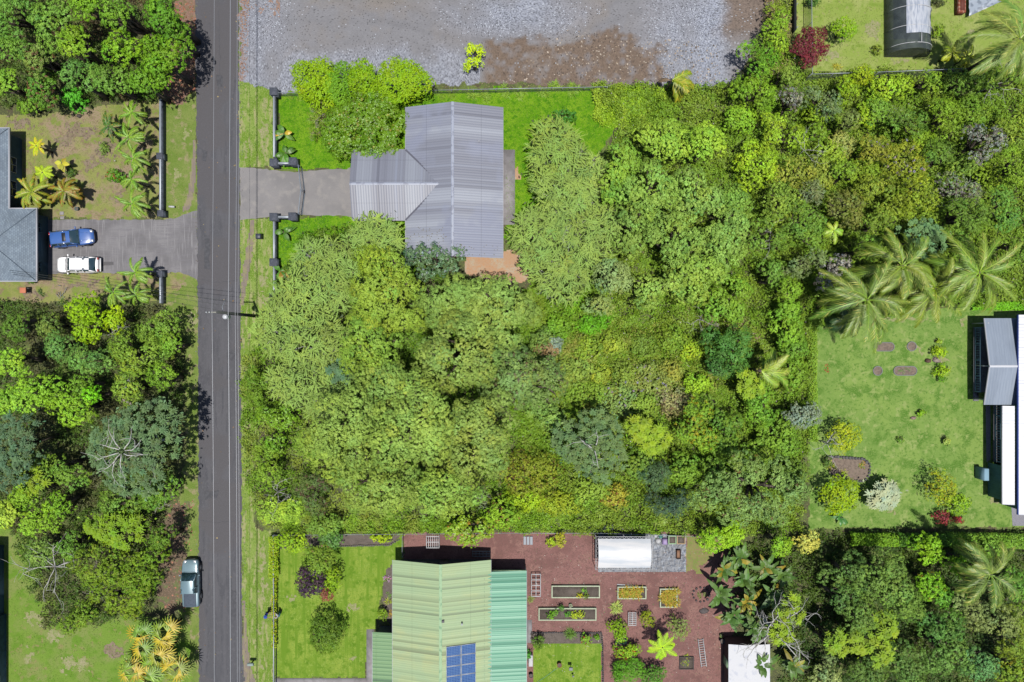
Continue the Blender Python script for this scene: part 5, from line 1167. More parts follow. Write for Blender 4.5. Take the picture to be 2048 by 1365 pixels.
c = W(1141, 1334, .5); rt = root('bird_feeder', (c[0], c[1], 0), 'small grey box on a post on the small square lawn', 'bird feeder')
MB().tube([(c[0],c[1],0),(c[0],c[1],.9)], .03, 6).build('post', m_gpot, rt); MB().box(c[0]-.2, c[0]+.2, c[1]-.16, c[1]+.16, .9, 1.1, .04).build('box', m_gpot, rt)
c = W(1146, 1351, .3); rt = root('garden_stake', (c[0], c[1], 0), 'short grey stake light below the bird feeder', 'garden light'); MB().tube([(c[0],c[1],0),(c[0],c[1],.5)], .02, 6).build('stake', m_gpot, rt); MB().lathe(c[0], c[1], [(0,.62),(.1,.58),(.12,.5),(0,.48)], 10).build('lamp_head', m_gpot, rt)
# hose / cord on small lawn
P = [W(1072+ (1118-1072)*t, 1366-(1366-1335)*t+3*sin(t*5)*.2, .05) for t in np.linspace(0,1,12)]
rt = root('garden_hose', P[0], 'thin pale green hose running to the dark red tub', 'hose'); MB().tube(P, .025, 5).build('hose', M('hose_green', A(130,190,150)), rt)
# white bench / ac under teal roof edge
rt = root('air_conditioner', W(1061,1320), 'white box unit at the edge of the teal roof', 'air conditioner'); a = W(1061, 1323, .8); MB().box(a[0]-.2, a[0]+.25, a[1]-.6, a[1]+.6, 0, .8, .03).build('casing', m_white, rt); MB().box(a[0]+.25, a[0]+.27, a[1]-.4, a[1]+.4, .15, .65).build('grille', m_gpot, rt)
# pallet in shadow above green house
rack(945, 1103, 980, 1113, .5, 6, 'grey slatted crate in the shade behind the green house', name='slatted_crate', cat='crate', mat=m_gpot)
# edging stones round the small lawn: one lava-stone border each
def edging(pts, label, name='stone_edging', sp=.22, s=.12, col=(92,88,92), group=None, z=0, closed=False):
    pts = [np.array(W(*p)[:2]) for p in pts]
    if closed: pts.append(pts[0])
    rt = root(name, (pts[0][0], pts[0][1], z), label, 'edging', group); sp = max(sp, sum(np.linalg.norm(b-a) for a, b in zip(pts[:-1], pts[1:]))/90)
    ms = M('edging_stone', A(*col), [(6, tuple(np.array(A(*col))*.6), .5, .6)])
    for a, b in zip(pts[:-1], pts[1:]):
        n = max(1, int(np.linalg.norm(b-a)/sp))
        for k in range(n):
            q = a+(b-a)*(k+.5)/n+rng.normal(size=2)*.02; r = s*rng.uniform(.8, 1.25)*(sp/.24)**.5
            MB().lathe(q[0], q[1], [(0,z-.02),(r,z),(r*rng.uniform(.8,1),z+s*.9),(r*.5,z+s*1.3),(0,z+s*1.35)], 6).build('stone', ms, rt)
edging([(1062,1265),(1203,1265),(1205,1290),(1206,1380)], 'dark stone edging along the top and right of the small square lawn')
edging([(560,1096),(640,1093),(700,1092),(780,1090),(800,1078)], 'grey stone edging of the flower bed above the garden lawn', col=(120,116,112))
# trees' black rubbish bin / mailbox etc.
c = W(517, 473, .9); rt = root('mailbox', (c[0], c[1], 0), 'black mailbox on a post on the verge opposite the gated wall', 'mailbox')
MB().box(c[0]-.28, c[0]+.28, c[1]-.28, c[1]+.28, .55, 1.1, .08).build('box', M('black_mailbox', A(66,74,88), rough=.5), rt); MB().box(c[0]-.1, c[0]+.1, c[1]-.1, c[1]+.1, 0, .55).build('post', m_blk, rt); MB().box(c[0]-.3, c[0]-.28, c[1]-.2, c[1]+.2, .65, 1.0).build('door', m_cap, rt)
c = W(502, 1328, .8); rt = root('mailbox', (c[0], c[1], 0), 'pale mailbox on the verge at the bottom beside the road', 'mailbox')
MB().tube([(c[0]-.35,c[1],.95),(c[0]-.3,c[1],.95),(c[0]+.3,c[1],.95),(c[0]+.35,c[1],.95)], [.12,.17,.17,.12], 10).build('box', M('pale_mailbox', A(170,190,184)), rt); MB().box(c[0]-.05, c[0]+.05, c[1]-.05, c[1]+.05, 0, .8).build('post', m_blk, rt)
c = W(344, 414, .3); rt = root('white_pipe', (c[0], c[1], 0), 'short white pipe marker lying on the verge left of the road', 'pipe'); MB().tube([(c[0]-.3,c[1]+.02,.35),(c[0]+.3,c[1]-.02,.35)], .11, 10).build('pipe', m_white, rt); MB().tube([(c[0],c[1],0),(c[0],c[1],.3)], .05, 6).build('post', m_white, rt)
c = W(45, 581, 1.1); rt = root('beehive_box', (c[0], c[1], 0), 'orange-topped wooden stand on thin legs below the shingle-roofed house', 'stand')
MB().box(c[0]-.33, c[0]+.33, c[1]-.3, c[1]+.3, .95, 1.1, .02).build('top', M('orange_board', A(226,140,104)), rt)
for sx in (-.28, .28):
    for sy in (-.25, .25): MB().box(c[0]+sx-.03, c[0]+sx+.03, c[1]+sy-.03, c[1]+sy+.03, 0, .95).build('leg', m_gpot, rt)
c = W(126, 592); rt = root('scrap_pile', (c[0], c[1], 0), 'small heap of grey scrap on the patchy lawn below the driveway', 'scrap')
m = MB()
for k in range(14): a = rng.normal(size=3)*[.25,.4,.05]; b = a+rng.normal(size=3)*[.25,.35,.05]; m.tube([(c[0]+a[0],c[1]+a[1],.12+abs(a[2])),(c[0]+b[0],c[1]+b[1],.1+abs(b[2]))], .03, 5)
m.build('sticks', m_gpot, rt)
for (x, y, lab) in ((124,427,'northern grey paving slab beside the driveway lawn'), (125,436,'southern grey paving slab beside the driveway lawn')):
    c = W(x, y); o = MB().box(c[0]-.22, c[0]+.22, c[1]-.18, c[1]+.18, 0, .08, .02).build('paving_slab', m_concP); tag(o, lab, 'paving slab')
pot(153, 418, .2, .35, 'small teal pot on the patchy lawn beside the drooping palms', M('teal_pot', A(60,110,120)))
pot(145, 345, .28, .4, 'round planter with a green and orange plant beside the tree ferns', m_dkp, ((130,150,50), .35))
pot(230, 322, .06, .25, 'tiny white cup-shaped pot on the patchy lawn', m_white)

# shade tunnel at the top right
x0, x1 = W(1771,0,.4)[0], W(1856,0,.4)[0]; yb = W(0,113,.3)[1]; yt = W(0,-50)[1]; w = (x1-x0)/2; cx = (x0+x1)/2; hh = 2.5
rt = root('shade_tunnel', (cx, yb+3, 0), 'hooped shade tunnel half covered in white plastic at the top right', 'shade tunnel')
m_net = M('shade_net', A(84,96,100), [(1.2, A(66,78,84), .45, .6)], alpha=.78); m_plast = M('white_plastic', A(216,222,234), [(1.6, A(176,186,204), .46, .62, (4,.6,1))], rough=.3, spec=.6)
def arch(a): return (cx-w*cos(a)*(1.0), hh*sin(a)**.8)
def cover(a0, a1, ya_, yb_, mat, name, off=0, wr=0, n=26, ny=30):
    V = []
    for i in range(ny+1):
        y = ya_+(yb_-ya_)*i/ny
        for j in range(n+1):
            a = a0+(a1-a0)*j/n; x, z = arch(a); k = off+wr*(fbm(np.array(x*1.5), np.array(y*4), 3)-.5)*2; V.append((x-k*cos(a), y, max(.02, z+k*sin(a))))
    build(name, V, [(i*(n+1)+j, i*(n+1)+j+1, (i+1)*(n+1)+j+1, (i+1)*(n+1)+j) for i in range(ny) for j in range(n)], mat, rt, smooth=True)
cover(0.02, pi-.02, yb, yt, m_net, 'net_cover', wr=.03)
V = [(cx, yb-.02, 0)]+[(arch(a)[0], yb-.01, max(.0, arch(a)[1])) for a in np.linspace(0.02, pi-.02, 20)]
build('end_net', V, [(0, i, i+1) for i in range(1, 20)], m_net, rt)
yp = W(0,66,2.4)[1]
cover(1.08, 2.35, yp, yt, m_plast, 'plastic_cover', off=.06, wr=.1)
for y in (yb+.6, yb+2.5, yb+4.6, yb+6.8, yb+9):
    MB().tube([(arch(a)[0]-.07*cos(a), y, arch(a)[1]+.07) for a in np.linspace(.3, pi-.1, 16)], .035, 6).build('hoop', m_white, rt)
MB().tube([(cx+w*.15,yb+.6,hh+.06),(cx+w*.15,yp,hh+.06)], .04, 6).build('ridge_pole', m_white, rt)
# rusty box and silver sheet at the top right edge
c = W(1926, 12, .8); rt = root('rusty_tank', (c[0], c[1], 0), 'rust-red box at the top right beside the silver sheet', 'tank', rz=0); MB().box(c[0]-.45, c[0]+.35, c[1]-.7, c[1]+1.2, 0, .8, .04).build('tank_body', M('rust', A(160,80,54), [(4, A(196,150,130), .5, .6)]), rt); MB().box(c[0]-.3, c[0]+.2, c[1]-.5, c[1]+1.0, .8, .83).build('lid', M('rust_lid', A(120,60,44)), rt)
a = W(1938, 30, .6); V = []; n = 14
for i in range(n+1):
    for j in range(n+1): s_, t_ = i/n, j/n; V.append((a[0]+s_*3.4, a[1]+(t_-.15*(1-s_))*2.4*(0.45+.55*t_)+s_*1.3, .5+.5*s_+.25*fbm(np.array(s_*5), np.array(t_*5))))
o = build('tarpaulin', V, [(i*(n+1)+j, (i+1)*(n+1)+j, (i+1)*(n+1)+j+1, i*(n+1)+j+1) for i in range(n) for j in range(n)], M('silver_tarp', A(186,198,214), [(2, A(140,152,168), .5, .6)], rough=.3, spec=.6)); tag(o, 'crumpled silver tarpaulin under the palm at the top right corner', 'tarpaulin')
# planters in the mown lawn
def stadium(px, py, wpx, hpx, label):
    c = W(px, py); a, b = wpx/PXM/2, hpx/PXM/2; rt = root('lawn_planter', (c[0], c[1], 0), label, 'planter', 'edged planting holes in the mown lawn')
    pts = [(c[0]+(a-b)*(1 if cos(t) > 0 else -1)*(1 if a > b else 0)+b*cos(t), c[1]+b*sin(t)) for t in np.linspace(.01, 2*pi-.01+.0, 36)]
    MB().tube([(x,y,.07) for x,y in pts]+[(*pts[0],.07)], .05, 6, cap=False).build('rim', M('grey_rim', A(150,156,154)), rt)
    build('soil', [(x,y,.05) for x,y in pts], [tuple(range(36))], m_pl, rt)
    return rt, c
m_pl = M('planter_soil', A(144,126,112), [(4, A(120,104,92), .45, .6), (16, A(164,148,132), .55, .68)], bump=(20,.02))
stadium(1768, 694, 40, 17, 'oval edged planting hole overhung by the coconut fronds'); stadium(1823, 693, 18, 18, 'round planting hole nearest the house, upper row'); stadium(1755, 742, 18, 18, 'round planting hole in the lower row on the mown lawn')
rt, c = stadium(1810, 742, 46, 18, 'long oval planting hole with a few green sprouts')
lb = LB()
for (dx, dy) in ((-.4,.1),(.1,.2),(-.2,-.2),(.5,.1),(-.7,-.1)): tuft(lb, c[0]+dx, c[1]+dy, .06, 10, .16, .06, A(110,170,60))
lb.build('sprouts', rt)
edging([(1648,918),(1656,913),(1690,915),(1726,918),(1740,930),(1738,950),(1728,962),(1700,962)], 'stone border around the soil bed in the mown lawn', col=(110,110,112), s=.16, sp=.3)
gridpatch('soil_bed', [(1650,918),(1660,914),(1726,919),(1739,930),(1736,952),(1726,961),(1700,960),(1660,950)], .012, m_pl, jit=.1)
# rocks
def rock(px, py, r, h, col, label):
    c = W(px, py); m = MB(); n = 9; ph = rng.uniform(.75, 1.2, (5, n))
    prof = [(1,0),(1.05,.3),(.8,.75),(.4,1.0),(.02,1.05)]
    V = [(c[0]+r*p_*ph[i][j]*cos(2*pi*j/n), c[1]+r*.7*p_*ph[i][j]*sin(2*pi*j/n), z_*h) for i, (p_, z_) in enumerate(prof) for j in range(n)]
    m.add(V, [(i*n+j, i*n+(j+1) % n, (i+1)*n+(j+1) % n, (i+1)*n+j) for i in range(4) for j in range(n)]); o = m.build('rock', M('rock', A(*col), [(8, tuple(np.array(A(*col))*.6), .5, .6)])); tag(o, label, 'rock')
rock(1855, 722, .35, .35, (112,84,72), 'dark reddish rock left of the two yellow-green bushes'); rock(1826, 836, .3, .22, (176,150,140), 'pale rock in the middle of the mown lawn'); rock(1873, 720, .5, .3, (176,160,150), 'low pale rock between the two yellow-green bushes')
rock(1408, 1222, .5, .15, (104,96,96), 'flat dark rock ring at the right side of the cinder yard') ; rock(159, 233, .3, .25, (90,80,78), 'dark stone under the trees at the top of the patchy lawn')
# ---------------------------------------------------------------- vegetation
def undergrowth(name, poly, col, dens=14, leaf=.34, hmax=1.0, col2=None, asp=.5, z0=.05, fl=None, fq=.55, cov=.25, k_=1.7):  # k_ scales leaf colour; low values paint shade into the canopy gaps
    """low tangled cover: leaf clumps over a bumpy height field"""
    P = px2w(poly); xs = [p[0] for p in P]; ys = [p[1] for p in P]
    area = (max(xs)-min(xs))*(max(ys)-min(ys)); n = int(area*dens)
    x = rng.uniform(min(xs), max(xs), n); y = rng.uniform(min(ys), max(ys), n)
    m = inpoly(x+(fbm(x, y)-.5)*1.6, y+(fbm(x+9, y+5)-.5)*1.6, P) & (fbm(x*.8+3, y*.8, 3) > cov); x, y = x[m], y[m]; k = len(x)
    hf = lambda a, b: hmax*np.clip((fbm(a*fq, b*fq, 4)-.3)*2.1, .06, 1.2)
    z = z0+hf(x, y); e = .15
    N = np.stack([-(hf(x+e, y)-hf(x-e, y))/(2*e), -(hf(x, y+e)-hf(x, y-e))/(2*e), np.ones(k)], 1)
    nl = 8; leaf = leaf*.72; C = cvar(A(*sat(col), k=k_), k, .12, .05); t = fbm(x*.45+20, y*.45+11, 3)
    if col2:
        w = np.clip((t-.46)*9, 0, 1)[:, None]; C = C*(1-w)+cvar(A(*sat(col2), k=k_), k, .12, .05)*w
    Pn = np.repeat(np.stack([x, y, z], 1), nl, 0)+rng.normal(size=(k*nl, 3))*[.18, .18, .1]
    lb = LB(); lb.leaves(Pn, np.repeat(nrm(N), nl, 0)+rng.normal(size=(k*nl, 3))*.45, leaf*rng.uniform(.6, 1.3, k*nl), asp, np.repeat(C, nl, 0)*cvar((1,1,1), k*nl, .16, .05))
    if fl:
        q = rng.integers(0, k, int(k*fl[1])); lb.leaves(np.stack([x, y, z+.12], 1)[q], rng.normal(size=(len(q), 3))*.3+[0,0,1], .13, .9, A(*fl[0]))
    o = lb.build(name, None); return tag(o, None, None, None, 'stuff')
undergrowth('undergrowth', [(1200,178),(1340,168),(1440,176),(1500,150),(1570,60),(1590,150),(1960,146),(2100,140),(2100,600),(1930,610),(1640,640),(1617,700),(1600,1060),(1480,1070),(1100,1062),(1040,900),(1020,640),(1060,560),(1240,260)], (128,166,46), 19, .36, 1.5, (138,168,54), fl=((214,190,220), .01), cov=.2, k_=1.6)
undergrowth('flowering_thicket', [(1150,640),(1300,650),(1420,690),(1430,800),(1380,830),(1200,830),(1110,790),(1100,700)], (140,162,60), 22, .32, 1.6, (160,166,80), fl=((220,196,226), .03), cov=.1, k_=1.8)
undergrowth('undergrowth', [(1530,-40),(1590,-40),(1586,150),(1500,170),(1520,100)], (140,170,50), 16, .32, 1.2, (164,150,100))
undergrowth('undergrowth', [(480,720),(520,680),(700,700),(1100,560),(1140,600),(1100,1060),(560,1064),(500,1000),(486,860)], (120,160,40), 12, .34, 1.2, (140,160,60))
undergrowth('undergrowth', [(600,470),(700,450),(820,520),(930,560),(1040,580),(1060,700),(900,760),(560,740),(540,620)], (104,144,40), 12, .34, 1.6, (120,150,50), k_=1.3)
undergrowth('undergrowth', [(-60,-60),(360,-60),(330,200),(120,210),(-60,225)], (100,130,44), 11, .34, 1.4, (120,104,70), k_=1.1)
undergrowth('undergrowth', [(-60,600),(330,612),(372,700),(364,900),(330,1020),(310,1230),(100,1250),(0,1000),(-60,980)], (104,140,48), 11, .34, 1.4, (110,116,66), k_=1.1)
undergrowth('undergrowth', [(1440,1090),(1660,1060),(2100,1062),(2100,1420),(1540,1420),(1560,1300),(1480,1200)], (84,120,46), 11, .36, 1.2, (100,130,40), k_=1.1)
undergrowth('ground_vines', [(1190,178),(1340,172),(1345,240),(1260,262),(1188,240)], (156,196,44), 34, .24, .8, (170,200,60), asp=.7)
undergrowth('ground_vines', [(1080,615),(1130,590),(1200,640),(1170,700),(1110,720),(1085,670)], (126,176,36), 30, .24, .7)
undergrowth('ground_vines', [(560,1020),(700,1036),(900,1040),(1100,1000),(1200,1040),(1200,1062),(900,1064),(560,1064)], (146,190,40), 30, .24, .6, (160,190,70))
undergrowth('ground_vines', [(1380,690),(1420,685),(1416,740),(1370,735)], (150,200,40), 30, .2, .5)
undergrowth('thicket', [(1330,600),(1450,560),(1520,640),(1500,700),(1400,670)], (150,168,84), 20, .3, .8, (176,150,124))

# --- trees and shrubs by hand: (px, py, rx, ry, height, colour, label, options)
def T(px, py, rx, ry, h, col, label, **k): return blob_tree(px, py, rx, ry, h, col, label, **k)
def Sh(px, py, rx, ry, h, col, label, **k):
    k.setdefault('lr', .6); k.setdefault('leaf', .2); k.setdefault('cl', .12); k.setdefault('dens', 60); k.setdefault('nb', 5); k.setdefault('fork', .25); k.setdefault('name', 'shrub'); k.setdefault('cat', 'shrub'); k.setdefault('heff', .6); k.setdefault('supk', 0); k.setdefault('spread', 1.9); k.setdefault('irr', .45)
    return blob_tree(px, py, rx, ry, h, col, label, **k)
BIG = dict(lr=.85, leaf=.2, cl=.15, dens=78, nl=14, supk=0, sq=1.0, var=.13, lv=.09, dn=.85, spread=1.5, k=2.7)
GC = 'broad green trees of the middle lot'
# middle lot, large trees
cc = (146,172,84)
T(772,588,84,84,10.5,(150,178,66),'rounded yellow-green tree directly left of the dark teal-leaved tree by the grey roof', group=GC, **BIG)
T(905,610,72,66,9.5,(136,166,78),'green tree just below the dark teal-leaved tree and left of the orange earth', group=GC, **BIG)
T(985,625,88,84,10,(146,174,84),'broad green tree below the orange earth patch', group=GC, **BIG)
T(920,705,92,76,11.5,(142,168,82),'green tree at the centre of the big canopy, above the dark canopy gaps', group=GC, **BIG)
T(740,690,74,66,9.5,(140,174,66),'tree between the pale feathery canopy and the centre of the big canopy', group=GC, **BIG)
T(770,765,60,50,10,(144,174,82),'small domed tree left of the dark canopy gaps in the middle lot', group=GC, **BIG)
T(1035,760,88,76,9,(128,156,84),'dull green tree with dark gaps right of the big canopy centre', group=GC, patchc=(A(150,142,110),.07), **BIG)
T(695,850,84,92,11.5,(150,180,84),'large light green tree on the left side of the lower big canopy', group=GC, **BIG)
T(830,850,94,98,12.5,(154,184,86),'largest light green tree in the lower big canopy', group=GC, **BIG)
T(955,870,90,90,11.5,(146,172,84),'green tree at the right side of the lower big canopy', group=GC, **BIG)
T(650,900,52,62,7.5,(156,184,74),'yellowish green tree where the lower big canopy meets the roadside shrubs', group=GC, **BIG)
T(760,975,98,64,10,(148,178,82),'wide light green tree at the lower edge of the big canopy', group=GC, **BIG)
T(890,985,86,56,9.5,(154,186,80),'light green tree above the glossy orange-leaved tree', group=GC, **BIG)
T(752,520,46,32,7,(152,182,56),'small yellow-green tree between the feathery canopy and the dark teal-leaved tree', group=GC, **BIG)
# feathery
FT = 'pale feathery trees'; fc = (150,180,86)
sprig_tree(636,522,46,48,5.5,fc,'pale feathery tree nearest the mown front lawn below the driveway', FT)
sprig_tree(742,482,56,44,6,fc,'pale feathery tree overlapping the lower left corner of the grey roof', FT)
sprig_tree(610,590,66,62,6.5,fc,'pale feathery tree beside the grey block wall and its broad-leaved plant', FT)
sprig_tree(560,655,50,52,6,fc,'pale feathery tree leaning toward the foot of the utility pole', FT)
sprig_tree(640,690,66,62,6.5,fc,'pale feathery tree in the middle of the roadside feathery canopy', FT)
sprig_tree(600,765,60,48,6,fc,'pale feathery tree above the glossy roadside shrubs', FT)
sprig_tree(660,800,44,48,6,(146,176,84),'lowest pale feathery tree, touching the big broad canopy', FT)
sprig_tree(1112,300,60,54,5.5,(148,178,80),'pale feathery tree below the dark leafless-shadowed shrub on the rear lawn', FT)
sprig_tree(1075,460,50,44,5,fc,'pale feathery tree beside the concrete patio', FT)
sprig_tree(1130,400,62,60,6,fc,'pale feathery tree between the patio and the broad rear canopy', FT)
sprig_tree(1180,480,62,60,6.5,fc,'pale feathery tree in the middle of the rear feathery canopy', FT)
sprig_tree(1120,540,62,50,6,fc,'pale feathery tree right of the orange earth patch', FT)
sprig_tree(688,560,40,56,6,fc,'pale feathery tree between the front lawn ones and the rounded yellow-green tree', FT)
sprig_tree(1165,350,44,50,6,fc,'pale feathery tree meeting the left side of the rear canopy', FT)
# teal dark
T(872,524,66,44,6,(92,124,84),'dark teal-leaved tree tucked under the lower edge of the grey roof', lr=.5, leaf=.19, cl=.13, dens=66, D=2.0, mat=LEAFS, patchc=(A(176,184,176),.04), name='dark_leaved_tree')
rosette_tree(686,742,26,24,7,(96,136,92),'small blue-green tree peeping between the feathery and broad canopies', rr=.45, sp=.6)
rosette_tree(1185,890,74,66,8,(118,152,88),'blue-green umbrella-leaved tree in the middle lot right of the big canopy', white=3, rr=.42, sp=.5, nleaf=12, wk=.24, layers=3, fill=4)
rosette_tree(272,895,92,86,10.0,(112,146,90),'large blue-green umbrella-leaved tree with bare white limbs beside the road', white=9, rr=.46, sp=.56, nleaf=12, wk=.24, layers=3, fill=4)
rosette_tree(34,890,58,50,8.5,(100,136,92),'blue-green umbrella-leaved tree at the left edge of the photo', rr=.45, sp=.56, nleaf=12, wk=.24, layers=3, fill=4)
rosette_tree(20,950,40,26,8,(96,132,90),'lower blue-green umbrella-leaved tree at the left edge', rr=.45, sp=.56, nleaf=12, wk=.24, layers=3, fill=4)
rosette_tree(1845,478,40,40,7,(116,160,96),'soft blue-green tree above the coconut palms', rr=.4, sp=.5, nleaf=14, fill=3)
# rear right broad canopy
RB = 'broad green trees behind the house'
rc = (140,176,72)
rb = dict(lr=.9, leaf=.27, cl=.16, dens=44)
for a in [(1235,330,60,70,7.5,(132,172,62),'tree on the left side of the rear canopy, above the pale feathery trees'),
 (1320,290,74,56,7,(150,186,66),'bright tree at the top of the rear canopy, below the lime vines'),
 (1410,300,62,62,7,(150,190,60),'bright yellow-green tree at the top right of the rear canopy'),
 (1300,390,76,66,8,(134,170,74),'tree at the heart of the rear canopy'),
 (1400,400,72,66,8,(140,174,80),'right-hand tree of the rear canopy with grey twigs beyond it'),
 (1450,470,56,60,7.5,(136,172,78),'outer right tree of the rear canopy'),
 (1340,480,74,60,8,(132,166,74),'tree below the heart of the rear canopy'),
 (1260,460,46,60,7.5,(128,160,72),'darker tree touching the right side of the feathery canopy'),
 (1400,550,66,50,7,(146,182,76),'light green tree at the lower right of the rear canopy'),
 (1310,575,66,56,7,(146,178,78),'light green tree at the lower edge of the rear canopy'),
 (1226,570,38,42,7.5,(146,168,100),'small round grey-green tree below the feathery canopy'),
 (1200,612,30,24,5.5,(140,164,92),'small grey-green tree just below the round grey-green one')]:
    T(*a, group=RB, **rb)
blob_tree(1190,650,48,28,1.9,(112,178,38),'low bright fern-green bush below the small grey-green trees', name='fern_bush', cat='bush', lr=.7, leaf=.24, dens=60, cl=.15, asp=.35)
# low growth, lower middle lot
Sh(1090,690,34,34,3,(120,150,70),'dull green shrub right of the broad tree below the orange earth', lr=.7)
Sh(1095,700,26,16,3.4,(150,130,92),'brownish shrub on the right edge of the big canopy', lr=.5)
Sh(1110,690,16,18,3,(140,160,140),'small grey-leaved shrub right of the brownish one', lr=.4)
T(1095,830,60,44,5,(124,158,72),'low green tree between the big canopy and the blue-green umbrella tree', **rb)
Sh(1060,950,64,56,3.2,(146,160,48),'wide olive-yellow shrub at the bottom of the middle lot', lr=.8, leaf=.16, patchc=(A(150,120,60),.15))
Sh(1050,1000,44,26,2.2,(160,196,40),'low lime shrub at the foot of the olive-yellow one', lr=.5)
rosette_tree(1275,855,26,26,6,(166,200,40),'left of two lime-green rosette trees right of the umbrella-leaved tree', rr=.55, sp=.5, nleaf=12, name='lime_rosette_tree', fill=2, wk=.25)
rosette_tree(1310,878,28,28,6,(160,196,36),'right of two lime-green rosette trees right of the umbrella-leaved tree', rr=.55, sp=.5, nleaf=12, name='lime_rosette_tree', fill=2, wk=.25)
T(1392,855,54,58,5.5,(130,168,50),'tree sprinkled with yellow flowers in the lower right of the middle lot', lr=.8, leaf=.22, cl=.15, dens=48, patchc=(A(230,220,50),.16))
T(1380,950,50,40,5,(120,160,52),'leafy green tree below the yellow-flowering tree', **rb)
T(1310,960,52,44,4.5,(84,112,72),'dark dull tree above the weedy patch of the cinder yard', lr=.8, leaf=.2, dens=50)
T(1345,1010,46,36,4.5,(70,96,74),'darkest tree beside the strappy grass clumps', lr=.7, leaf=.18, dens=50)
T(1515,975,108,92,9,(126,158,84),'very large grey-green tree at the lower right of the middle lot', lr=1.0, leaf=.24, cl=.17, dens=46, patchc=(A(160,140,90),.04))
T(1460,1070,60,34,5,(150,196,44),'bright yellow-green tree spreading over the top right corner of the cinder yard', lr=.75, leaf=.24, dens=50)
T(1555,1085,42,34,5,(144,190,46),'yellow-green tree left of the pale yellow bush', lr=.75, leaf=.22, dens=50)
Sh(1612,1082,26,24,3,(212,214,104),'pale yellow round bush at the corner of the mown lawn', lr=.45, leaf=.18)
T(1470,700,54,50,6,(86,134,56),'dark green tree in the middle of the lot left of the hedge', lr=.9, leaf=.26, dens=44)
T(1440,745,34,40,5,(80,124,54),'dark green tree below the darker middle tree', lr=.8, leaf=.26, dens=42)
rosette_tree(1499,768,26,26,5.5,(160,196,38),'small lime rosette tree beside the young palm left of the hedge', rr=.5, sp=.5, nleaf=12, name='lime_rosette_tree', fill=2, wk=.3)
T(1530,800,44,50,5,(118,164,50),'green tree below the young palm left of the hedge', **rb)
T(1580,640,40,60,4.5,(126,170,50),'green tree left of the big coconut palm', **rb)
T(1460,600,46,50,4.5,(128,170,56),'green tree below the outer right canopy tree', **rb)
T(1540,560,40,44,5,(112,150,56),'green tree between the rear canopy and the coconut palms', **rb)
T(1560,880,42,50,4.5,(120,160,50),'leafy tree above the very large grey-green tree', **rb)
T(1450,870,44,50,5,(104,142,48),'green tree between the yellow-flowering tree and the very large grey-green tree', **rb)
Sh(1600,830,40,28,4.5,(140,156,130),'grey-leaved shrub poking over the hedge onto the mown lawn', lr=.55)
Sh(1240,800,50,40,2.6,(138,166,84),'low pale green shrub with purple flowers in the lot middle', lr=.7, patchc=(A(206,190,220),.05))
Sh(1300,760,60,40,2.2,(140,158,76),'wide low shrub in the flowering thicket', lr=.7, patchc=(A(206,190,220),.04))
Sh(1350,800,46,40,2.4,(160,162,104),'dry straw-green shrub above the yellow-flowering tree', lr=.7, patchc=(A(180,160,120),.3))
Sh(1180,790,50,30,2.2,(126,160,54),'low green shrub above the blue-green umbrella tree', lr=.7)
Sh(1150,740,44,36,2.2,(140,166,70),'low shrub right of the dull green tree', lr=.7)
Sh(1230,990,30,30,2.5,(170,170,60),'yellow and red-leaved shrub above the left strappy clump', lr=.45, patchc=(A(196,130,70),.12))
Sh(1120,1010,50,26,2,(150,170,44),'low olive shrub above the fence and left of the grass clumps', lr=.5)
for a in [(1592,745,26,44,3.5,(120,160,48),'narrow green tree squeezed between the young palm and the hedge'),(1585,960,30,44,4.5,(116,150,60),'green tree between the very large grey-green tree and the hedge'),(1540,900,40,36,4.5,(124,160,52),'leafy tree above the very large tree, left of the hedge'),(1430,800,36,34,3.6,(116,148,50),'green tree left of the small lime rosette tree'),(1590,690,26,30,4,(110,150,46),'small tree against the upper end of the hedge'),(1430,930,44,36,5,(110,148,50),'tree touching the left side of the very large grey-green tree'),(1280,930,36,30,4,(120,154,56),'green tree just under the lime rosette pair'),(1180,985,40,30,3.4,(140,170,60),'light shrub tree below the umbrella-leaved tree')]:
    T(*a, **rb)
for a in [(1180,700,34,28,2.4,(140,170,56),'low green mound at the upper left of the flowering thicket'),(1230,690,30,24,2.2,(150,172,60),'low mound below the fern-green bush'),(1285,690,34,26,2.4,(120,150,56),'dull low mound in the upper middle of the flowering thicket'),(1345,680,34,28,2.8,(130,160,50),'green mound below the rear canopy, flowering thicket'),(1395,770,30,26,2.6,(150,190,50),'bright mound at the right of the flowering thicket'),(1250,745,30,26,2.2,(130,156,60),'low mound in the centre of the flowering thicket'),(1340,740,30,24,2.2,(150,160,70),'pale mound right of the centre of the flowering thicket'),(1200,750,26,24,2,(156,176,60),'yellowish mound left of the centre of the flowering thicket'),(1290,810,34,26,2.6,(136,166,60),'mound above the lime rosette pair'),(1120,650,30,30,3,(116,160,44),'bright green mound between the big canopy and the fern-green bush'),(1150,600,24,30,3,(120,164,40),'green mound below the rear feathery trees'),(1385,700,26,24,2.4,(160,192,50),'lime mound left of the dark green tree')]:
    Sh(*a, lr=.6)
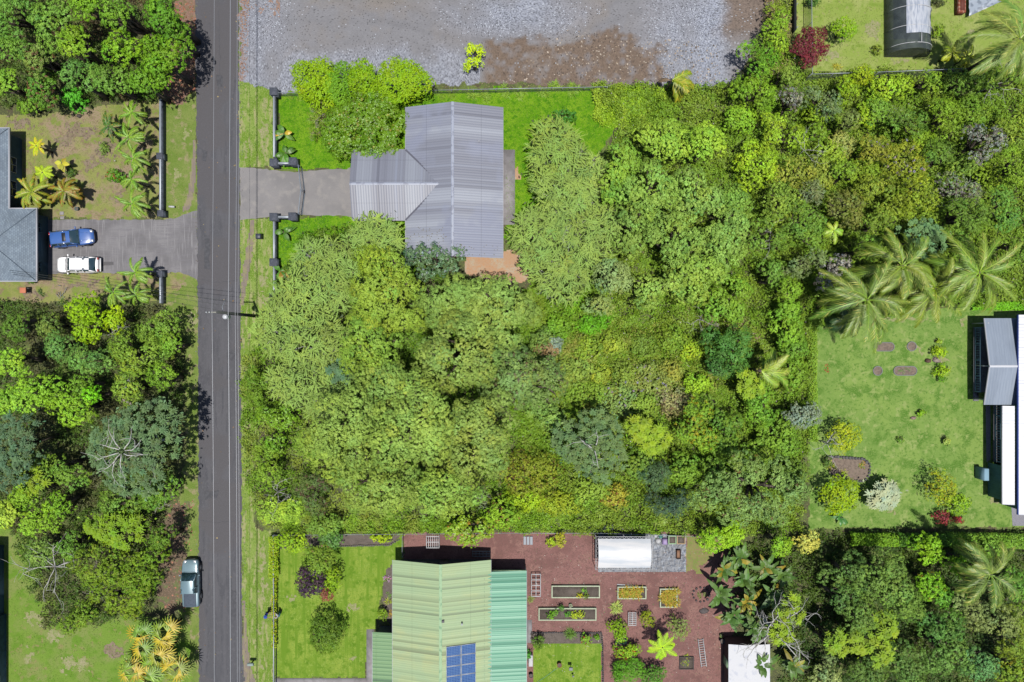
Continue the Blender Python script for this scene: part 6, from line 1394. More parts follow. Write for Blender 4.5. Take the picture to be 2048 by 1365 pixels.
# roadside shrubs
T(556,850,62,56,5,(118,162,36),'glossy green roadside tree below the feathery canopy', lr=.8, leaf=.2, cl=.13, dens=56, mat=LEAFG)
T(535,930,46,52,4.5,(128,164,50),'glossy roadside tree beside the dead grey branch', lr=.75, leaf=.2, cl=.13, dens=56)
T(510,775,26,44,4,(112,150,44),'narrow roadside shrub tree nearest the road edge', lr=.7, leaf=.2, dens=56)
T(628,975,44,60,5,(100,124,62),'dull brownish tree at the lower left of the big canopy', lr=.75, leaf=.2, dens=50, patchc=(A(140,110,90),.2))
T(560,1020,52,42,4.5,(160,196,66),'lime green tree at the corner of the garden lawn fence', lr=.75, leaf=.2, dens=54)
Sh(650,1050,44,24,3,(120,156,60),'green shrub over the wire fence above the garden bed', lr=.5)
# glossy tree at the cinder yard
T(932,1058,50,38,4.6,(138,172,44),'glossy tree overhanging the cinder yard beside the green roof', lr=.6, leaf=.24, cl=.14, dens=50, mat=LEAFS, patchc=(A(226,180,70),.05))
T(1000,1030,44,36,4.2,(132,170,44),'glossy tree above the teal roof corner', lr=.6, leaf=.24, cl=.14, dens=48, patchc=(A(190,150,80),.06))
# clipped trees by the grey house
CT = 'dense bright green trees along the gravel lot'
ct = dict(lr=.42, leaf=.17, cl=.09, dens=90, nl=10, sq=1.0, lv=.05, fill=.1, D=1.6, spread=2.6, big=.22, supk=0, k=2.4)
T(634,166,52,52,4.6,(150,188,14),'left dense scallop-leaved tree between the gravel lot and the lawn', group=CT, **ct)
T(674,172,36,44,4.4,(118,168,34),'deeper green half of the left dense tree pair', group=CT, **ct)
T(728,160,36,42,4.6,(138,180,16),'middle dense scallop-leaved tree along the gravel lot', group=CT, **ct)
T(802,162,56,52,5,(146,186,12),'right dense scallop-leaved tree beside the corner of the grey roof', group=CT, **ct)
T(730,246,96,72,4.6,(104,142,24),'wide glossy tree speckled with yellow between the lawn and the grey roof', lr=.6, leaf=.2, cl=.14, dens=64, mat=LEAFS, patchc=(A(200,200,80),.05), D=1.8, supk=0, spread=2.2)
T(640,240,30,44,3.6,(124,146,52),'thin olive tree with bare grey twigs on the left of the wide glossy tree', lr=.5, leaf=.17, dens=44, patchc=(A(190,170,150),.25))
T(670,285,26,30,3.5,(96,140,24),'small glossy tree at the lower left of the wide glossy tree', lr=.5, leaf=.2, dens=56, mat=LEAFG)
Sh(949,100,19,17,2.6,(196,222,0),'upper of two lime yellow bushes on the edge of the gravel lot', lr=.36, leaf=.15, dens=110, group='lime bushes on the gravel lot', stemless=None) if False else blob_tree(949,100,20,18,2.6,(196,222,10),'upper of two lime yellow bushes on the edge of the gravel lot', name='shrub', cat='shrub', lr=.36, leaf=.15, cl=.08, dens=110, nb=4, group='lime bushes on the gravel lot')
blob_tree(949,129,19,17,2.4,(190,218,10),'lower of two lime yellow bushes on the edge of the gravel lot', name='shrub', cat='shrub', lr=.36, leaf=.15, cl=.08, dens=110, nb=4, group='lime bushes on the gravel lot')
Sh(1128,232,26,18,1.7,(70,130,50),'dark shrub on the mown lawn behind the grey house', lr=.4, dens=34)
# strappy plants along the wire fence
SPc = 'strappy plants along the wire fence'
for i, (x, y, lab) in enumerate(((944,183,'strappy clump just right of the lime yellow bushes'),(1012,180,'strappy clump above the ridge of the grey roof'),(1040,182,'strappy clump above the right corner of the grey roof'),(1085,180,'strappy clump midway between the grey roof and the lime vines'),(1110,174,'strappy clump above the dark lawn shrub'),(1150,178,'broad strappy clump left of the lime vines'),(1190,180,'strappy clump at the edge of the lime vines'),(975,188,'low strappy clump between the lime bushes and the roof ridge'))):
    simple_plant(x, y, .5, lab, (150,190,60), .55, 26, .75, .06, group=SPc, nt_=4)
for i, (x, y, lab) in enumerate(((600,188,'leafy hedge tuft between the wall pillar and the dense trees'),(575,190,'leafy hedge tuft next to the north wall pillar'),(880,190,'hedge tuft just right of the dense trees'),(905,188,'second hedge tuft right of the dense trees'))):
    simple_plant(x, y, .4, lab, (130,170,30), .5, 24, .3, .08, name='hedge_plant', nt_=7)
# broad-leaved young palms inside the block wall
for (x, y, lab, c2) in ((563,263,'small broad-leaved plant with an orange leaf at the block wall',((220,180,50),.14)),(566,302,'large broad-leaved plant overhanging the block wall',None),(562,462,'dark broad-leaved plant south of the driveway pillars',((150,130,60),.12)),(556,541,'broad-leaved plant with browned leaf beside the lower wall pillar',((190,150,50),.15))):
    simple_plant(x, y, 1.8, lab, (96,150,40), 0, 8, 1.35, .52, name='broad_leaved_plant', el=(.1,.8), droop=.55, fold=.25, seg=4, col2=c2, stem=1.0, mat=LEAFG)
# left yard palms
PA = 'small fluffy palms along the left wall'
labs = ['small palm at the north end of the left row, against the forest','second small palm from the north in the left row','third small palm of the left row, near the red-flowered bush','small palm just below the red-flowered bush in the left row','last small palm of the left row before the driveway','small palm right below the left driveway','small palm beside the shaded wall south of the driveway','small palm half in shade left of the south wall']
spots = [(262,226),(256,274),(266,318),(262,360),(264,408),(270,545),(272,590),(226,586)]
pal0 = None
for (x, y), lb_ in zip(spots, labs):
    w = W(x, y, 3.6)
    if pal0 is None:
        pal0 = palm(x, y, 3.6, lb_, L=1.65, nf=15, col=(122,164,38), col2=((170,200,70),.2), name='small_palm', group=PA, ll=.36, lw=.05, nl=22, e=(.0,.8), bend=(.8,1.5), trunk_r=.07, dead=0, vee=.35, prof=.35, droop=.7)
    else:
        c = copy_tree(pal0, None, (w[0], w[1], 0), rng.uniform(0, 6.28)); c['label'] = lb_; s_ = rng.uniform(.9, 1.12); c.scale = (s_, s_, 3.6/3.6)
palm(217,252,2.2,'dark green drooping palm left of the row of small palms', L=1.7, nf=26, col=(84,124,44), col2=((190,160,60),.15), name='drooping_palm', ll=.3, lw=.05, nl=30, e=(-.5,1.1), bend=(1.0,1.6), trunk_r=.15, dead=0)
palm(62,385,3.0,'left of the large drooping palms by the shingle roof corner', L=2.3, nf=30, col=(150,170,40), col2=((200,170,60),.3), name='drooping_palm', group='drooping palms by the shingle roof', ll=.42, lw=.07, nl=34, e=(-.5,1.1), bend=(1.0,1.6), trunk_r=.18, dead=0)
palm(128,383,3.0,'right of the large drooping palms by the shingle roof corner, brown at its tips', L=2.1, nf=30, col=(140,148,34), col2=((176,120,44),.4), name='drooping_palm', group='drooping palms by the shingle roof', ll=.42, lw=.07, nl=34, e=(-.5,1.0), bend=(1.0,1.6), trunk_r=.18, dead=0)
def tree_fern(px, py, h, L, nf, col, label, col2=None, e=(.05,.5)):
    return palm(px, py, h, label, L=L, nf=nf, col=col, col2=col2, name='tree_fern', cat='tree fern', group=None, ll=L*.21, lw=.075, nl=20, e=e, bend=(.5,.9), trunk_r=.1, dead=0, vee=.02, mat=LEAF, prof=.8, droop=.2, beta=.25, azj=.1)
tree_fern(1325,1296,3.0,1.75,14,(172,216,20),'bright lime tree fern in the middle of the cinder yard')
tree_fern(84,345,2.4,1.3,10,(176,206,40),'lime fern above the drooping palms')
tree_fern(72,292,2.6,1.1,9,(190,206,30),'yellow-tipped fern at the top of the group beside the shingle roof',((226,180,60),.3))
simple_plant(112,322,2.4,'pale yellow broad-leaved plant in the fern group', (206,206,70), 0, 7, 1.0, .5, name='broad_leaved_plant', el=(.1,.8), droop=.4, fold=.2, seg=4, col2=((200,170,60),.2), stem=1.5)
Sh(232,353,20,16,1.8,(90,140,30),'red-flowered bush left of the row of small palms', lr=.35, patchc=(A(200,60,40),.15))
Sh(208,296,12,12,.7,(110,140,60),'tiny green shrub on the patchy lawn', lr=.25, dens=40)
Sh(140,345,10,9,.8,(80,110,40),'tiny bush beside the right drooping palm', lr=.22)
# top left forest
TL = 'forest trees at the top left'
tl = dict(lr=.95, leaf=.26, cl=.16, dens=40, lv=.14)
for a in [(30,30,62,56,8,(104,150,56),'tree in the extreme top left corner'),(112,48,52,50,9,(120,160,60),'second tree along the top edge from the left corner'),(190,30,52,46,9.5,(118,166,40),'bright tree at the top edge above the yellow-green crowns'),(262,40,48,48,10,(112,154,44),'top edge tree left of the roadside one'),(338,30,46,46,9,(98,148,38),'roadside tree at the top edge shading the asphalt'),
 (30,110,56,50,8,(108,152,54),'left edge tree below the corner one'),(100,118,46,44,8.5,(122,146,66),'greyish tree with brown patches'),(170,108,50,46,9.5,(134,176,44),'brightest yellow-green crown of the forest'),(245,105,44,42,9.5,(124,170,36),'yellow-green crown right of the brightest one'),(325,120,50,50,8.5,(112,156,34),'large crown reaching furthest toward the road verge'),
 (28,180,44,40,6.5,(120,164,50),'left edge tree just above the patchy lawn'),(90,178,40,34,6,(96,140,44),'lower tree above the brown litter'),(150,158,48,40,8,(104,150,66),'bluish green round crown of the lower row'),(222,165,42,36,7.5,(108,148,54),'crown above the north small palm'),(290,168,40,34,7,(108,152,38),'lowest crown beside the shaded verge'),(140,192,24,20,3,(88,170,40),'small glossy bright shrub tree at the lawn edge'),(55,212,26,18,3,(120,160,44),'low bush tree at the upper edge of the patchy lawn'),(352,70,34,40,7,(96,142,34),'outer crown beside the road shadow')]:
    T(*a[:6], a[6]+' in the top left forest' if 'forest' not in a[6] else a[6], group=TL, **({**tl, 'patchc': (A(160,120,84), .14)} if 'brown' in a[6] else tl))
# left forest, middle
ML = 'forest trees left of the road'
ml = dict(k=3.0, lr=.85, leaf=.23, cl=.15, dens=46, lv=.14)
for a in [(30,640,50,46,5.5,(96,132,44),'dark tree at the left edge under the orange stand'),(95,650,44,40,4.5,(116,140,60),'twiggy tree below the patchy lawn'),(165,625,36,34,6,(140,180,20),'bright yellow-green crown below the patchy lawn'),(180,660,40,36,6,(136,176,24),'second bright yellow-green crown lower down'),(232,638,24,26,5.5,(156,190,20),'small lime crown near the shaded palm'),(310,650,50,42,5,(116,150,52),'roadside tree just below the shaded wall'),(345,690,36,40,5,(112,150,44),'roadside crown reaching toward the verge'),
 (120,690,50,44,6.5,(100,142,66),'bluish green crown at mid left'),(190,720,54,44,6.5,(104,144,64),'large bluish crown in the middle of the left forest'),(270,710,56,46,6,(124,156,52),'broad olive crown in the middle of the left forest'),(330,760,46,46,5.5,(112,152,42),'roadside crown above the umbrella-leaved tree'),(250,780,50,40,6,(128,156,54),'olive crown with pale flowers above the umbrella-leaved tree'),
 (30,720,44,40,6.5,(140,184,54),'feathery light crown on the left edge'),(80,780,52,40,7,(136,182,50),'light crown with soft leaves left of centre'),(40,800,40,40,7,(140,190,60),'light crown on the left edge above the blue-green trees'),(140,820,46,50,7,(138,184,48),'light green crown left of the umbrella-leaved tree'),(170,770,34,34,5.5,(110,150,44),'dark-gapped crown between light ones'),(190,790,20,18,6,(120,190,30),'tiny bright crown in the middle'),
 (60,985,46,34,6,(130,170,44),'yellowish crown under the blue-green trees'),(120,935,46,50,5.5,(110,146,50),'crown left below the umbrella-leaved tree'),(110,1010,40,34,6,(120,164,40),'yellow-green crown lower left'),(60,1040,44,36,5.5,(134,176,50),'light crown above the dry lawn'),(250,1010,60,36,5,(112,146,54),'wide crown below the umbrella-leaved tree'),(320,980,46,40,7,(104,142,44),'roadside crown below the umbrella-leaved tree'),(140,1090,50,40,5,(104,144,48),'crown over the top of the dry lawn'),(80,1110,44,40,4.5,(120,150,66),'grey twiggy crown over the dry lawn')]:
    T(*a[:6], a[6]+', left forest', group=ML, **({**ml, 'patchc': (A(214,200,220), .05)} if 'flowers' in a[6] else ml))
rosette_tree(70,962,30,24,6.5,(150,184,30),'lime rosette tree below the blue-green left edge trees', rr=.5, sp=.5, nleaf=12, name='lime_rosette_tree', fill=2, wk=.28)
rosette_tree(230,1060,54,36,6,(140,180,26),'lime rosette tree above the large twiggy lower tree', rr=.5, sp=.5, nleaf=12, name='lime_rosette_tree', fill=3, wk=.28)
lt = dict(lr=.7, leaf=.2, cl=.13, dens=54, patchc=(A(180,200,70), .08))
T(200,1130,66,50,6,(118,148,36),'large twiggy olive tree left of the pickup truck', **lt)
T(285,1140,56,56,7.5,(112,146,34),'large twiggy olive tree right beside the pickup truck', **lt)
T(245,1200,70,46,6,(122,152,34),'lower twiggy olive tree above the fan palms', **lt)
T(150,1240,34,34,3.5,(116,150,40),'small olive tree at the edge of the dry lawn', **lt)
T(322,1085,36,34,6.5,(100,136,40),'tree shading the bonnet of the pickup truck', **lt)
Sh(15,1030,26,30,3.5,(170,200,70),'big pale yellow-leaved shrub at the left edge above the dry lawn', lr=.5, leaf=.3)
# fan palms bottom left
def fan_palm(px, py, h, label, n, L, col, col2):
    c = W(px, py, h); t = root('fan_palm', (c[0], c[1], 0), label, 'fan palm', 'fan palms at the bottom left'); lb = LB(); mb = MB()
    for i in range(n):
        az = i*2.4+rng.normal()*.2; el = rng.uniform(.1, 1.4); d = np.array([cos(az)*cos(el), sin(az)*cos(el), sin(el)])
        st = np.array([c[0], c[1], h-.6]); e = st+d*L*rng.uniform(.5, 1.1); mb.tube([st, (st+e)/2+[0,0,.08], e], .02, 4)
        base = A(*(col2 if rng.random() < .4 else col), k=1.2); k = 10; th = np.linspace(-1.7, 1.7, k); S = np.array([-sin(az), cos(az), 0]); U = np.cross(d, S)
        fw = nrm(np.array([cos(az), sin(az), -.25]))
        dd = fw[None]*np.cos(th)[:, None]+S[None]*np.sin(th)[:, None]; dd[:, 2] += .12
        cc = cvar(base, k, .16, .04)
        lb.strips(np.tile(e, (k, 1)), dd, 1.1*rng.uniform(.8, 1.1, k), .14, .2, cc, seg=3, fold=.25, taper=.05)
    lb.build('fans', t, LEAFG); mb.build('petioles', M('petiole', A(160,170,70)), t)
    MB().tube([(c[0], c[1], -.05), (c[0], c[1], h-.5)], [.13, .1], 8).build('trunk', BARK, t)
YF = (214,192,44)
for (x, y, h, lab, c1) in ((330,1266,3.6,'upper right fan palm with golden leaves',(150,180,40)),(283,1300,3.2,'left fan palm of the middle row',(130,170,40)),(322,1312,3.4,'central golden fan palm',(170,180,50)),(345,1345,3.2,'right-hand fan palm by the bottom edge',(150,170,40)),(262,1345,2.8,'lower left fan palm',(140,176,40)),(300,1352,3.0,'fan palm at the bottom edge between the others',(140,180,44)),(285,1268,2.8,'upper left greener fan palm',(120,166,40))):
    fan_palm(x, y, h, lab+', bottom left cluster', 9, 1.2, c1, YF)
# right side palms
palm(1735,600,9.0,'big coconut palm whose grey-tipped fronds hang over the mown lawn', L=5.3, nf=30, group='coconut palms')
palm(1806,532,8.5,'coconut palm behind the biggest one, upper middle', L=4.9, nf=26 , col=(132,160,46), group='coconut palms')
palm(1872,578,8.0,'coconut palm between the house and the biggest palm', L=4.8, nf=26 , col=(138,160,36), group='coconut palms')
palm(1960,545,9.5,'coconut palm above the grey porch roof at the right', L=5.3, nf=28 , col=(134,166,48), group='coconut palms')
palm(2040,78,9.5,'coconut palm at the top right corner', L=5.2, nf=24 , col=(130,156,56), group='coconut palms')
palm(1982,1150,8.0,'coconut palm at the lower right among dark trees', L=4.2, nf=24 , col=(116,146,46), group='coconut palms')
palm(1344,160,3.2,'young coconut palm leaning from the gravel lot edge', L=2.9, nf=9, azr=(-.9,.9), col=(156,178,36), group='coconut palms', trunk_r=.1, dead=1, col2=((210,190,60),.3))
palm(1522,742,6.0,'young coconut palm left of the clipped hedge', L=3.6, nf=11, azr=(-.9,.9), col=(160,190,60), group='coconut palms', dead=0)
palm(1850,560,1.5,'small hidden palm under the coconut palms', L=1.6, nf=10, col=(110,150,40), name='small_palm', trunk_r=.08, dead=0)
palm(1668,462,4.0,'small bright palm in the upper right thicket', L=1.4, nf=10, col=(160,200,50), name='small_palm', trunk_r=.08, dead=0, ll=.4)
palm(1700,640,2.6,'dark low palm in the shade of the biggest coconut palm', L=2.2, nf=12, col=(60,100,50), name='small_palm', trunk_r=.1, dead=0)
for (x, y, lab) in ((1905,105,'left yellow-green small palm under the top right coconut palm'),(1938,112,'right yellow-green small palm under the top right coconut palm')):
    palm(x, y, 2.4, lab, L=1.3, nf=11, col=(186,206,40), name='small_palm', trunk_r=.07, dead=0, ll=.4, group='small palms in the top lawn corner')
# top right lawn plants
Sh(1620,94,38,40,4,(118,44,58),'round dark red shrub at the left fence of the top right lawn', lr=.5, leaf=.17, dens=80, patchc=(A(160,70,76),.3))
Sh(1686,60,30,25,3,(134,176,24),'bright green shrub right of the dark red one', lr=.42, leaf=.17, dens=70)
Sh(1876,62,14,14,1.2,(130,160,40),'small palm-like shrub right of the shade tunnel', lr=.3, dens=40)
Sh(1755,98,11,9,.9,(130,150,50),'little shrub left of the shade tunnel', lr=.25, dens=40); Sh(1628,2,14,9,1.5,(70,110,40),'dark bush cut by the top edge in the top right lawn', lr=.35); Sh(1880,2,16,8,1.0,(90,100,60),'ringed low bush by the top edge right of the tunnel', lr=.3)
simple_plant(1680,134,.6,'yellowish strappy plant at the fence of the top right lawn', (190,190,60), .5, 20, .5, .07, nt_=3)
Sh(1722,152,24,22,3.2,(150,176,30),'bright bush swallowing a piece of the see-through fence', lr=.45, dens=60)
# upper right thicket
UR = 'thicket shrubs and small trees at the upper right'
ur = dict(k=2.95, lr=.75, leaf=.2, cl=.14, dens=48, lv=.16)
G1, G2, G3, G4, G5 = (128,162,44), (104,138,48), (148,158,60), (112,134,84), (150,184,48)
for a in [(1520,120,34,44,4.5,(104,150,34),'tree at the lower right corner of the gravel lot'),(1555,60,24,50,3.5,(140,176,44),'yellowish shrub strip between the gravel lot and the lawn'),(1505,190,40,34,4,(124,164,40),'green shrub below the corner tree'),(1570,150,30,30,3.5,(120,150,60),'dull shrub at the fence corner'),(1650,200,44,36,4.5,G4,'dark grey-green round tree below the fence'),(1585,210,32,30,4,(150,156,130),'pale grey twiggy shrub left of the dark round tree'),(1700,185,30,32,3.5,(140,170,30),'yellow-green shrub right of the dark round tree'),(1790,175,36,26,3,(160,196,50),'lime shrub below the see-through fence'),(1850,170,36,30,3.5,G1,'green shrub below the right part of the fence'),(1930,160,40,30,3.5,G2,'green shrub in front of the small yellow palms'),(2010,160,42,34,4,(118,150,50),'green shrub at the right edge below the corner palm'),
 (1760,215,36,32,3.5,(118,158,54),'shrub in the upper centre of the thicket'),(1820,235,36,36,4,G2,'dark-gapped shrub in the upper centre'),(1890,240,36,34,3.5,G1,'shrub left of the long-leaved grass clump'),(1700,250,38,36,4,(122,140,70),'dull shrub in the thicket centre left'),(1640,270,36,34,3.5,(116,150,40),'olive shrub below the dark round tree'),(1560,270,56,44,4,G5,'bright yellow-green shrub at the thicket left'),(1515,330,44,54,4,(156,190,44),'second bright yellow-green shrub at the thicket left'),(1590,340,46,40,3.5,G3,'pale olive shrub'),(1740,300,46,40,4,(140,148,50),'brownish olive shrub sprinkled with tiny pale flowers'),(1810,320,44,40,4,(138,152,44),'olive shrub with tiny lilac flowers'),(1960,290,46,40,5,(150,158,140),'large grey leafless-looking shrub at the thicket right'),(2025,260,36,46,4.5,(130,156,50),'green tree at the right edge of the thicket'),(2025,340,40,44,5,G1,'bright green tree lower on the right edge'),
 (1880,320,42,40,4.5,G2,'dark green shrub left of the grey one'),(1920,380,44,36,4.5,(140,156,110),'grey-tipped shrub below the large grey one'),(1840,390,40,36,4.5,(136,158,44),'olive green shrub above the soft blue-green tree'),(1760,380,46,38,4,(130,150,48),'olive shrub in the lower middle'),(1690,350,42,38,4,(126,160,46),'green shrub in the middle'),(1620,390,42,36,4.5,(120,136,92),'grey-green shrub near the rear canopy'),(1560,400,40,36,4.5,(130,160,60),'green shrub touching the rear canopy'),(1690,420,44,36,4.5,(120,130,60),'brownish green shrub above the small bright palm'),(1610,450,44,40,5,(110,146,52),'green tree beside the small bright palm'),(1760,450,42,32,4.5,(118,144,46),'shrub left of the soft blue-green tree'),(1920,440,44,40,5.5,(112,146,52),'green tree above the right coconut palm'),(2000,420,44,40,6,(104,150,60),'large green tree at the right edge'),(2030,490,34,34,5,(108,146,50),'green tree behind the right coconut fronds'),(1530,470,40,40,5,(116,150,54),'green tree between the rear canopy and the thicket'),(1620,520,44,36,5,(120,140,84),'grey-green tree left of the coconut palms'),(1670,540,36,30,4.5,(160,160,150),'silvery bare shrub left of the biggest coconut palm'),(1580,580,36,30,4,(124,164,44),'green bush above the hedge'),(1720,500,34,34,5,(104,140,46),'dark green tree above the biggest coconut palm'),(1905,490,34,26,5,(96,134,50),'dark tree between two coconut palms')]:
    a = (*a[:4], a[4]*1.3, *a[5:]); T(a[0], a[1], a[2]*1.12, a[3]*1.12, *a[4:6], a[6]+', upper right thicket', group=UR, **({**ur, 'patchc': (A(214,200,224), .04)} if 'flowers' in a[6] else {**ur, 'patchc': (A(176,170,164), .45), 'dens': 34} if ('grey' in a[6] and 'green' not in a[6]) or 'silvery' in a[6] else ur))
for a in [(1730,350,30,28,(140,170,50),'yellow-green shrub in the middle of the thicket, left of the lilac-flowered one'),(1660,310,28,26,(150,180,56),'light green shrub right of the olive one'),(1840,290,28,26,(130,164,40),'bright shrub below the dark-gapped one'),(1950,220,34,28,(120,156,46),'green shrub above the large grey one'),(1980,350,30,28,(140,172,50),'yellow-green shrub below the large grey one'),(1780,420,32,26,(146,170,60),'light shrub above the coconut palms'),(1640,230,28,20,(150,184,50),'lime shrub under the dark round tree'),(1560,440,30,26,(140,170,60),'light green shrub beside the rear canopy'),(1680,290,26,24,(160,170,90),'straw-green shrub in the upper middle'),(1870,440,30,26,(130,164,50),'green shrub right of the soft blue-green tree'),(1730,230,26,24,(156,190,44),'lime shrub below the yellow-green one'),(1925,330,28,24,(128,160,60),'shrub between the two grey ones'),(1640,350,30,26,(156,176,70),'pale shrub above the grey-green one'),(1480,240,32,28,(140,184,50),'bright shrub right of the reed clump'),(1470,400,30,30,(130,170,70),'shrub at the right shoulder of the rear canopy')]:
    Sh(a[0], a[1], a[2]*1.15, a[3]*1.15, 3.6, a[4], a[5]+', upper right thicket', lr=.6, group=UR)
simple_plant(1995,205,1.6,'long-leaved pale grass clump in the upper right thicket', (166,190,90), .9, 40, 1.3, .09, nt_=6, name='grass_clump')
simple_plant(1420,200,1.2,'long-leaved reed clump right of the young coconut palm', (160,190,80), 1.2, 30, 1.1, .08, nt_=7, name='grass_clump')
for (x, y, lab) in ((1218,1020,'left strappy grass clump above the white greenhouse'),(1325,1035,'right strappy grass clump above the white greenhouse')):
    simple_plant(x, y, 1.2, lab, (176,204,90), 1.0, 44, 1.2, .08, nt_=7, name='grass_clump', group='strappy clumps above the greenhouse')
# hedges (one continuous clipped plant each)
def hedge(name, pts, w, h, col, label, dens=420, fl=None):
    pts = [np.array(W(*p)[:2]) for p in pts]; rt = root(name, (pts[0][0], pts[0][1], 0), label, 'hedge'); lb = LB()
    for a, b in zip(pts[:-1], pts[1:]):
        L = np.linalg.norm(b-a); d = (b-a)/L; n = np.array([-d[1], d[0]]); k = int(L*w*dens)
        u = rng.uniform(0, L, k); v = rng.uniform(-1, 1, k); z = h*(1-.35*np.abs(v)**3)*rng.uniform(.55, 1.0, k)+(fbm(u*1.3, v+3)-.5)*.35
        P = np.concatenate([a+d*u[:, None]+n*(v*w/2*(1+.35*(fbm(u*1.1, v*0+7)-.5)))[:, None], z[:, None]], 1)
        N = np.concatenate([n*(v**3)[:, None], np.ones((k, 1))], 1)+rng.normal(size=(k, 3))*.5
        lb.leaves(P, N, .16*rng.uniform(.7, 1.3, k), .6, cvar(A(*col, k=1.7), k, .18, .08))
        if fl: q = rng.random(k) < fl[1]; lb.leaves(P[q]+[0,0,.1], N[q], .13, .8, A(*fl[0]))
    lb.build('foliage', rt)
    m = MB()
    for a, b in zip(pts[:-1], pts[1:]):
        for t in np.arange(.1, 1, .12): q = a+(b-a)*t; m.tube([(q[0],q[1],0),(q[0],q[1],h*.7)], .03, 5)
    m.build('stems', BARK, rt)
hedge('clipped_hedge', [(1617,640),(1618,880)], 1.0, 1.6, (128,166,44), 'yellow-green hedge along the upper left side of the mown lawn')
hedge('clipped_hedge', [(1690,1072),(1780,1074)], 1.4, 2.2, (118,164,30), 'left section of the tall hedge along the bottom of the mown lawn')
hedge('clipped_hedge', [(1782,1073),(1880,1074)], 1.4, 2.3, (84,132,36), 'darker middle section of the hedge along the bottom of the mown lawn')
hedge('clipped_hedge', [(1882,1074),(2080,1078)], 1.6, 2.0, (126,172,50), 'right section of the tall hedge along the bottom of the mown lawn')
hedge('fence_vine', [(552,1068),(552,1150)], 1.0, 1.4, (150,184,30), 'thick yellow-green vine over the upper part of the white rail fence', fl=((220,210,50),.06))
hedge('fence_vine', [(553,1152),(553,1290)], .45, 1.2, (160,184,20), 'thin yellow-green vine over the middle of the white rail fence', fl=((230,200,30),.1))
hedge('creeper_strip', [(1940,612),(2060,612)], 1.0, .5, (120,190,30), 'low bright creeper strip above the grey porch roof')
# mown lawn plants
mk = dict(lr=.4, leaf=.16, cl=.1, dens=70)
Sh(1688,872,34,36,3.2,(168,186,36),'round yellow-green bush on the left of the mown lawn', **mk)
Sh(1676,990,42,42,3.8,(150,182,20),'large bright bush below the stone-bordered soil bed', lr=.55, leaf=.19, cl=.11, dens=64)
Sh(1880,975,34,38,3.2,(160,180,40),'loose bush with yellow flowers near the bottom of the mown lawn', lr=.45, leaf=.16, dens=44, patchc=(A(236,226,40),.25))
Sh(1916,1010,26,24,2.2,(140,180,36),'green shrub between the yellow-flowered bush and the red shrub', lr=.4, dens=44)
Sh(1886,1036,18,14,1.6,(150,60,66),'left red-leaved shrub at the bottom of the mown lawn', **mk); Sh(1914,1040,10,8,1.5,(160,56,60),'small right red-leaved shrub at the bottom of the mown lawn', lr=.25, dens=60)
Sh(1880,705,18,13,1.2,(160,194,30),'upper yellow-green bush of the pair near the porch', **mk); Sh(1886,741,18,13,1.2,(156,192,30),'lower yellow-green bush of the pair near the porch', **mk); Sh(1884,758,10,6,.8,(100,150,36),'small darker bush under the lower yellow-green bush', lr=.25)
Sh(1878,683,7,5,.6,(160,190,60),'tiny shrub above the pair of yellow-green bushes', lr=.2); Sh(1842,826,10,7,.7,(140,190,40),'tiny green shrub right of the pale rock', lr=.22); Sh(1802,880,6,7,.6,(120,160,60),'tiny shrub in the lower middle of the mown lawn', lr=.2); Sh(1893,882,8,8,.8,(170,190,90),'tiny pale shrub toward the house on the mown lawn', lr=.2)
simple_plant(1655,737,.3,'little red and yellow plant by the hedge on the mown lawn', (176,150,60), .3, 12, .3, .07, nt_=2, col2=((190,80,50),.4)); simple_plant(1845,923,.2,'dark star-shaped seedling low on the mown lawn', (70,110,50), 0, 10, .3, .06); simple_plant(1923,1005,.5,'dark spiky plant near the red-leaved shrubs', (70,110,60), 0, 16, .5, .07)
Sh(1655,925,9,11,1.2,(90,120,50),'small grey-green shrub on the left of the soil bed', lr=.25); simple_plant(1668,936,1.0,'yellowish palm-like plant in the soil bed', (170,180,50), .2, 16, .8, .09, nt_=2, name='strappy_plant'); simple_plant(1728,932,.5,'orange-leaved plant in the soil bed corner', (200,150,60), .25, 14, .4, .08, nt_=4, col2=((120,160,50),.5)); simple_plant(1694,948,.5,'low yellow grass in the soil bed', (180,180,80), .3, 14, .4, .05, nt_=3)
rosette_tree(1770,993,29,30,2.6,(196,212,170),'pale silvery plant with long scalloped leaves on the mown lawn', rr=.5, sp=.38, nleaf=8, name='silvery_shrub', cat='shrub', wk=.36, layers=1, D=1.2, ev=.25, fill=1, jit=.1)
simple_plant(1690,1040,1.6,'banana-like plant under the large bright bush', (84,150,60), .3, 9, 1.2, .38, name='banana_plant', el=(.2,1.0), droop=.5, fold=.2, seg=4, stem=.7, mat=LEAFG)
